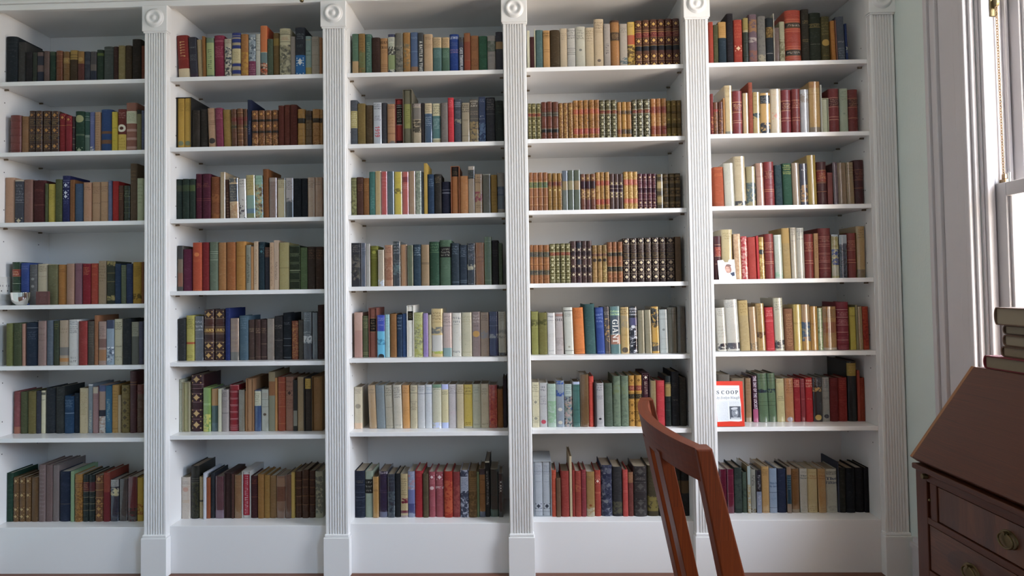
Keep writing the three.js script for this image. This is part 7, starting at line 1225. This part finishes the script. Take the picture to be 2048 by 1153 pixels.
// ---------------------------------------------------------------- writing desk against the window wall, its front to the room
function scaleUv(g, su, sv) { const u = g.attributes.uv; for (let i = 0; i < u.count; i++) u.setXY(i, u.getX(i) * su, u.getY(i) * sv); return g; }
function worldUv(g, k = 1.6, axis = 'z') {   // lengths in metres as uv, grain (v) along one axis
  const p = g.attributes.position, n = g.attributes.normal, u = g.attributes.uv;
  for (let i = 0; i < p.count; i++) {
    const P = [p.getX(i), p.getY(i), p.getZ(i)], N = [Math.abs(n.getX(i)), Math.abs(n.getY(i)), Math.abs(n.getZ(i))], a = 'xyz'.indexOf(axis), o = [0, 1, 2].filter((q) => q !== a);
    const c = N[o[0]] > N[o[1]] ? o[1] : o[0]; u.setXY(i, P[c] * k * 2, P[a] * k);
  }
  return g;
}
{
  const D = thing('writing_desk', 'dark wood slant-front writing desk beside the window', 'desk');
  const z0 = 0.93, z1 = 1.78, xf = 2.5, xb = 2.94, yl = 0.69, yt = 0.925, xt = 2.667;
  const sideShape = [[xf + 0.012, 0.0], [xf + 0.012, yl], [xt, yt - 0.004], [xb, yt - 0.004], [xb, 0]];
  const sidePanel = (z) => { const g = prism(sideShape, 0.02, 0); g.translate(0, 0, z); return worldUv(g, 1.6, 'y'); };
  mesh('side_panel', sidePanel(z0), edgeWood, D); mesh('side_panel', sidePanel(z1 - 0.02), edgeWood, D);
  mesh('back_panel', worldUv(box(xb - 0.012, xb, 0.1, yt - 0.01, z0 + 0.02, z1 - 0.02), 1.6, 'z'), deskWood, D);
  mesh('desk_top', worldUv(rbox(xt - 0.012, xb + 0.006, yt - 0.018, yt, z0 - 0.008, z1 + 0.008, 0.003), 1.6, 'z'), deskWood, D);
  // sloping fall, a board between hinge edge and top
  const dx = xt - xf, dy = yt - yl, L = Math.hypot(dx, dy), fall = rbox(-0.022, 0, 0, L - 0.006, z0 - 0.004, z1 + 0.004, 0.003); worldUv(fall, 1.6, 'z'); fall.rotateZ(-Math.atan2(dx, dy)); fall.translate(xf + 0.006, yl - 0.004, 0);
  const F = mesh('fall_front', fall, deskWood, D);
  for (const z of [z0 - 0.003, z1 - 0.009]) { const e = rbox(-0.0225, 0.0005, 0, L - 0.006, z, z + 0.012, 0.002); worldUv(e, 1.6, 'y'); e.rotateZ(-Math.atan2(dx, dy)); e.translate(xf + 0.006, yl - 0.004, 0); mesh('edge_banding', e, edgeWood, F); }
  const lip = rbox(xf - 0.01, xf + 0.03, yl - 0.02, yl - 0.006, z0, z1, 0.003); mesh('fall_rail', worldUv(lip, 1.6, 'z'), deskWood, D);
  // carcase front: stiles and rails, drawers sit a touch behind
  mesh('stile', worldUv(rbox(xf, xf + 0.025, 0.0, yl - 0.02, z0, z0 + 0.044, 0.002), 1.6, 'y'), deskWood, D); mesh('stile', worldUv(rbox(xf, xf + 0.025, 0.0, yl - 0.02, z1 - 0.044, z1, 0.002), 1.6, 'y'), deskWood, D);
  const rails = [[0.648, 0.67], [0.543, 0.559], [0.412, 0.428], [0.262, 0.278], [0.1, 0.12]];
  for (const [a, b] of rails) mesh('rail', worldUv(rbox(xf, xf + 0.025, a, b, z0 + 0.044, z1 - 0.044, 0.0015), 1.6, 'z'), deskWood, D);
  for (const [za, zb] of [[z0 + 0.058, z0 + 0.082], [z1 - 0.082, z1 - 0.058]]) mesh('stile', worldUv(rbox(xf, xf + 0.025, 0.559, 0.648, za, zb, 0.0015), 1.6, 'y'), deskWood, D);
  for (const za of [z0 + 0.046, z1 - 0.056]) { const l = mesh('loper', worldUv(rbox(xf + 0.006, xf + 0.3, 0.562, 0.644, za, za + 0.0095, 0.001), 1.6, 'y'), deskWood, D); const k = new THREE.SphereGeometry(0.004, 12, 8); k.translate(xf + 0.003, 0.603, za + 0.005); mesh('knob', k, agedBrass, l); }
  const lock = new THREE.CylinderGeometry(0.006, 0.007, 0.012, 14); lock.rotateZ(Math.PI / 2); lock.translate(xf - 0.006, 0.661, z0 + 0.046); mesh('stop_knob', lock, agedBrass, D);
  const pull = (par, y, z) => {
    const plate = new THREE.CylinderGeometry(0.026, 0.027, 0.003, 28); plate.rotateZ(Math.PI / 2); plate.scale(1, 0.72, 1); plate.translate(xf + 0.002, y, z); mesh('pull_plate', plate, agedBrass, par);
    const bail = new THREE.TorusGeometry(0.021, 0.0022, 8, 24); bail.rotateY(Math.PI / 2); bail.scale(1, 0.72, 1); bail.translate(xf - 0.005, y - 0.003, z); mesh('pull_ring', bail, agedBrass, par);
    const post = new THREE.CylinderGeometry(0.004, 0.004, 0.012, 10); post.rotateZ(Math.PI / 2); post.translate(xf - 0.003, y + 0.013, z); mesh('pull_post', post, agedBrass, par);
  };
  const drawers = [[0.5615, 0.6455, z0 + 0.084, z1 - 0.084], [0.4305, 0.5405, z0 + 0.0465, z1 - 0.0465], [0.2805, 0.4095, z0 + 0.0465, z1 - 0.0465], [0.1225, 0.2595, z0 + 0.0465, z1 - 0.0465]];
  drawers.forEach(([a, b, za, zb], i) => {
    const d = mesh('drawer', worldUv(rbox(xf + 0.003, xf + 0.35, a, b, za, zb, 0.0015), 1.5, i % 2 ? 'z' : 'y'), deskVeneer, D);
    for (const z of i ? [z0 + 0.195, z1 - 0.195] : [z0 + 0.313, z1 - 0.313]) pull(d, (a + b) / 2 + 0.003, z);
  });
  for (const z of [z0 + 0.02, z1 - 0.06]) mesh('foot', worldUv(rbox(xf + 0.004, xf + 0.05, 0, 0.1, z, z + 0.04, 0.004), 1.6, 'y'), deskWood, D);
}
// books lying flat on the desk, spines to the bookcase, tails to the room
{
  const yt = 0.925, rows = [
    ['red cloth book lying lowest in the stack on the desk', 0.033, 0.05, 0, [0.2, 0.02, 0.03], 0.19, 0.15],
    ['tan-edged brown book lying second up in the desk stack', 0.026, 0.012, 0.02, [0.11, 0.055, 0.03], 0.185, 0.145],
    ['brown book lying in the middle of the desk stack', 0.028, 0.004, 0.025, [0.14, 0.075, 0.045], 0.18, 0.14],
    ['thin brown book lying fourth up in the desk stack', 0.023, 0.002, 0.03, [0.10, 0.06, 0.04], 0.175, 0.135],
    ['thick tan book lying on top of the desk stack', 0.044, 0.018, 0.02, [0.16, 0.09, 0.055], 0.19, 0.15]];
  let y = yt + 0.0003;
  rows.forEach(([label, t, , dxs, col, len, wid], i) => {
    const o = thing('lying_book', label, 'book', 'books stacked on the desk'), z0 = [0.95, 0.985, 0.985, 0.98, 0.965][i], x0 = 2.668 + dxs; o.position.set(x0, y, z0); o.rotation.y = [0.05, -0.03, 0.02, 0.05, -0.02][i];
    const m = new THREE.MeshStandardMaterial({ color: lin(...col), roughness: 0.6, bumpMap: bumpOf(5), bumpScale: 0.0004 }), c = 0.003;
    mesh('lower_board', rbox(0, len, 0, c, 0.004, wid, 0.0008), m, o); mesh('upper_board', rbox(0, len, t - c, t, 0.004, wid, 0.0008), m, o);
    const half = t / 2, pts = [], n = 10; for (let k = 0; k <= n; k++) { const a = Math.PI * k / n; pts.push([0.006 - 0.009 * Math.sin(a), half - half * Math.cos(a)]); } for (let k = n; k >= 0; k--) { const a = Math.PI * k / n; pts.push([0.0065 - 0.0065 * Math.sin(a), half - (half - c) * Math.cos(a)]); }
    const sp = prism(pts, len); sp.rotateY(-Math.PI / 2); sp.translate(len, 0, 0); const q = sp.attributes.position; void q; mesh('spine', sp, m, o);
    mesh('page_block', box(0.004, len - 0.004, c, t - c, 0.003, wid - 0.004), pageMats[[1, 1, 0, 0, 0][i]], o);
    y += t + 0.0002;
  });
}

// ---------------------------------------------------------------- chair drawn up to the desk
{
  const Ch = thing('side_chair', 'brown wooden side chair with curved slatted back before the bookcase', 'chair');
  const zN = 1.668, zF = 1.205, pw = 0.036, back = (y) => 1.752 + 0.18 * (0.9 - y), dep = (y) => 0.019 + 0.055 * Math.min(0.45, Math.max(0, 0.9 - y));
  const postShape = () => { const a = [], b = []; for (let k = 0; k <= 10; k++) { const y = 0.9 - 0.45 * k / 10; a.push([back(y), y]); b.push([back(y) + dep(y), y]); } const foot = [[1.80, 0.0], [1.828, 0.0]]; return [...a, foot[0], foot[1], ...b.reverse()]; };
  for (const z of [zN - pw, zF]) { const g = prism(postShape(), pw, 0.0025); g.translate(0, 0, z + 0.0025); mesh('back_post', worldUv(g, 1.3, 'y'), chairWood, Ch); }
  const bow = (s) => -0.036 * (1 - (2 * s - 1) * (2 * s - 1));
  function curvedRail(yTop, yBot, t, bowScale) {
    const T = new Tris(), n = 24, sec = (k) => { const s = k / n, z = zF + 0.004 + (zN - zF - 0.008) * s, b = bow(s) * bowScale; return [[back(yBot) + b, yBot, z], [back(yBot) + b + t, yBot, z], [back(yTop) + b + t, yTop, z], [back(yTop) + b, yTop, z]]; };
    const cross = (a, b, c) => { const u = new THREE.Vector3().subVectors(new THREE.Vector3(...b), new THREE.Vector3(...a)), v = new THREE.Vector3().subVectors(new THREE.Vector3(...c), new THREE.Vector3(...a)); return u.cross(v).normalize().toArray(); };
    for (let k = 0; k < n; k++) { const A = sec(k), B = sec(k + 1); for (let e = 0; e < 4; e++) { const f = (e + 1) % 4, q = [A[e], B[e], B[f], A[f]], m = cross(q[0], q[1], q[2]).map((v) => -v); const uvs = [[e * 0.2, k / n], [e * 0.2, (k + 1) / n], [e * 0.2 + 0.12, (k + 1) / n], [e * 0.2 + 0.12, k / n]]; T.quad(q[3], q[2], q[1], q[0], m, m, m, m, uvs[3], uvs[2], uvs[1], uvs[0]); } }
    for (const [k, d] of [[0, -1], [n, 1]]) { const A = sec(k), m = [0, 0, d]; if (d > 0) T.flat(A[0], A[1], A[2], A[3], m, [0.5, 0.5]); else T.flat(A[3], A[2], A[1], A[0], m, [0.5, 0.5]); }
    return T.geo();
  }
  mesh('crest_rail', curvedRail(0.902, 0.852, 0.021, 1), chairWood, Ch);
  mesh('lower_rail', curvedRail(0.54, 0.505, 0.02, 0.8), chairWood, Ch);
  for (const [za, zb] of [[1.468, 1.52], [1.378, 1.43]]) {
    const s = ((za + zb) / 2 - zF) / (zN - zF), pts = [], p2 = []; for (let k = 0; k <= 8; k++) { const y = 0.86 - 0.33 * k / 8, b = bow(s) * (1 - 0.2 * k / 8); pts.push([back(y) + b + 0.001, y]); p2.push([back(y) + b + 0.019, y]); }
    const g = prism([...pts, ...p2.reverse()], zb - za, 0.0015); g.translate(0, 0, za + 0.0015); mesh('slat', worldUv(g, 1.3, 'y'), chairWood, Ch);
  }
  mesh('seat', worldUv(rbox(1.845, 2.28, 0.43, 0.455, zF - 0.005, zN + 0.005, 0.008, 3), 1.3, 'x'), chairWood, Ch);
  mesh('seat_rail', worldUv(box(1.86, 2.25, 0.375, 0.43, zN - 0.03, zN - 0.01), 1.3, 'x'), chairWood, Ch); mesh('seat_rail', worldUv(box(1.86, 2.25, 0.375, 0.43, zF + 0.01, zF + 0.03), 1.3, 'x'), chairWood, Ch); mesh('seat_rail', worldUv(box(2.23, 2.25, 0.375, 0.43, zF + 0.03, zN - 0.03), 1.3, 'z'), chairWood, Ch);
  for (const z of [zN - 0.036, zF]) mesh('front_leg', worldUv(rbox(2.225, 2.262, 0, 0.43, z, z + 0.036, 0.003), 1.3, 'y'), chairWood, Ch);
}

renderer.render(scene, camera);
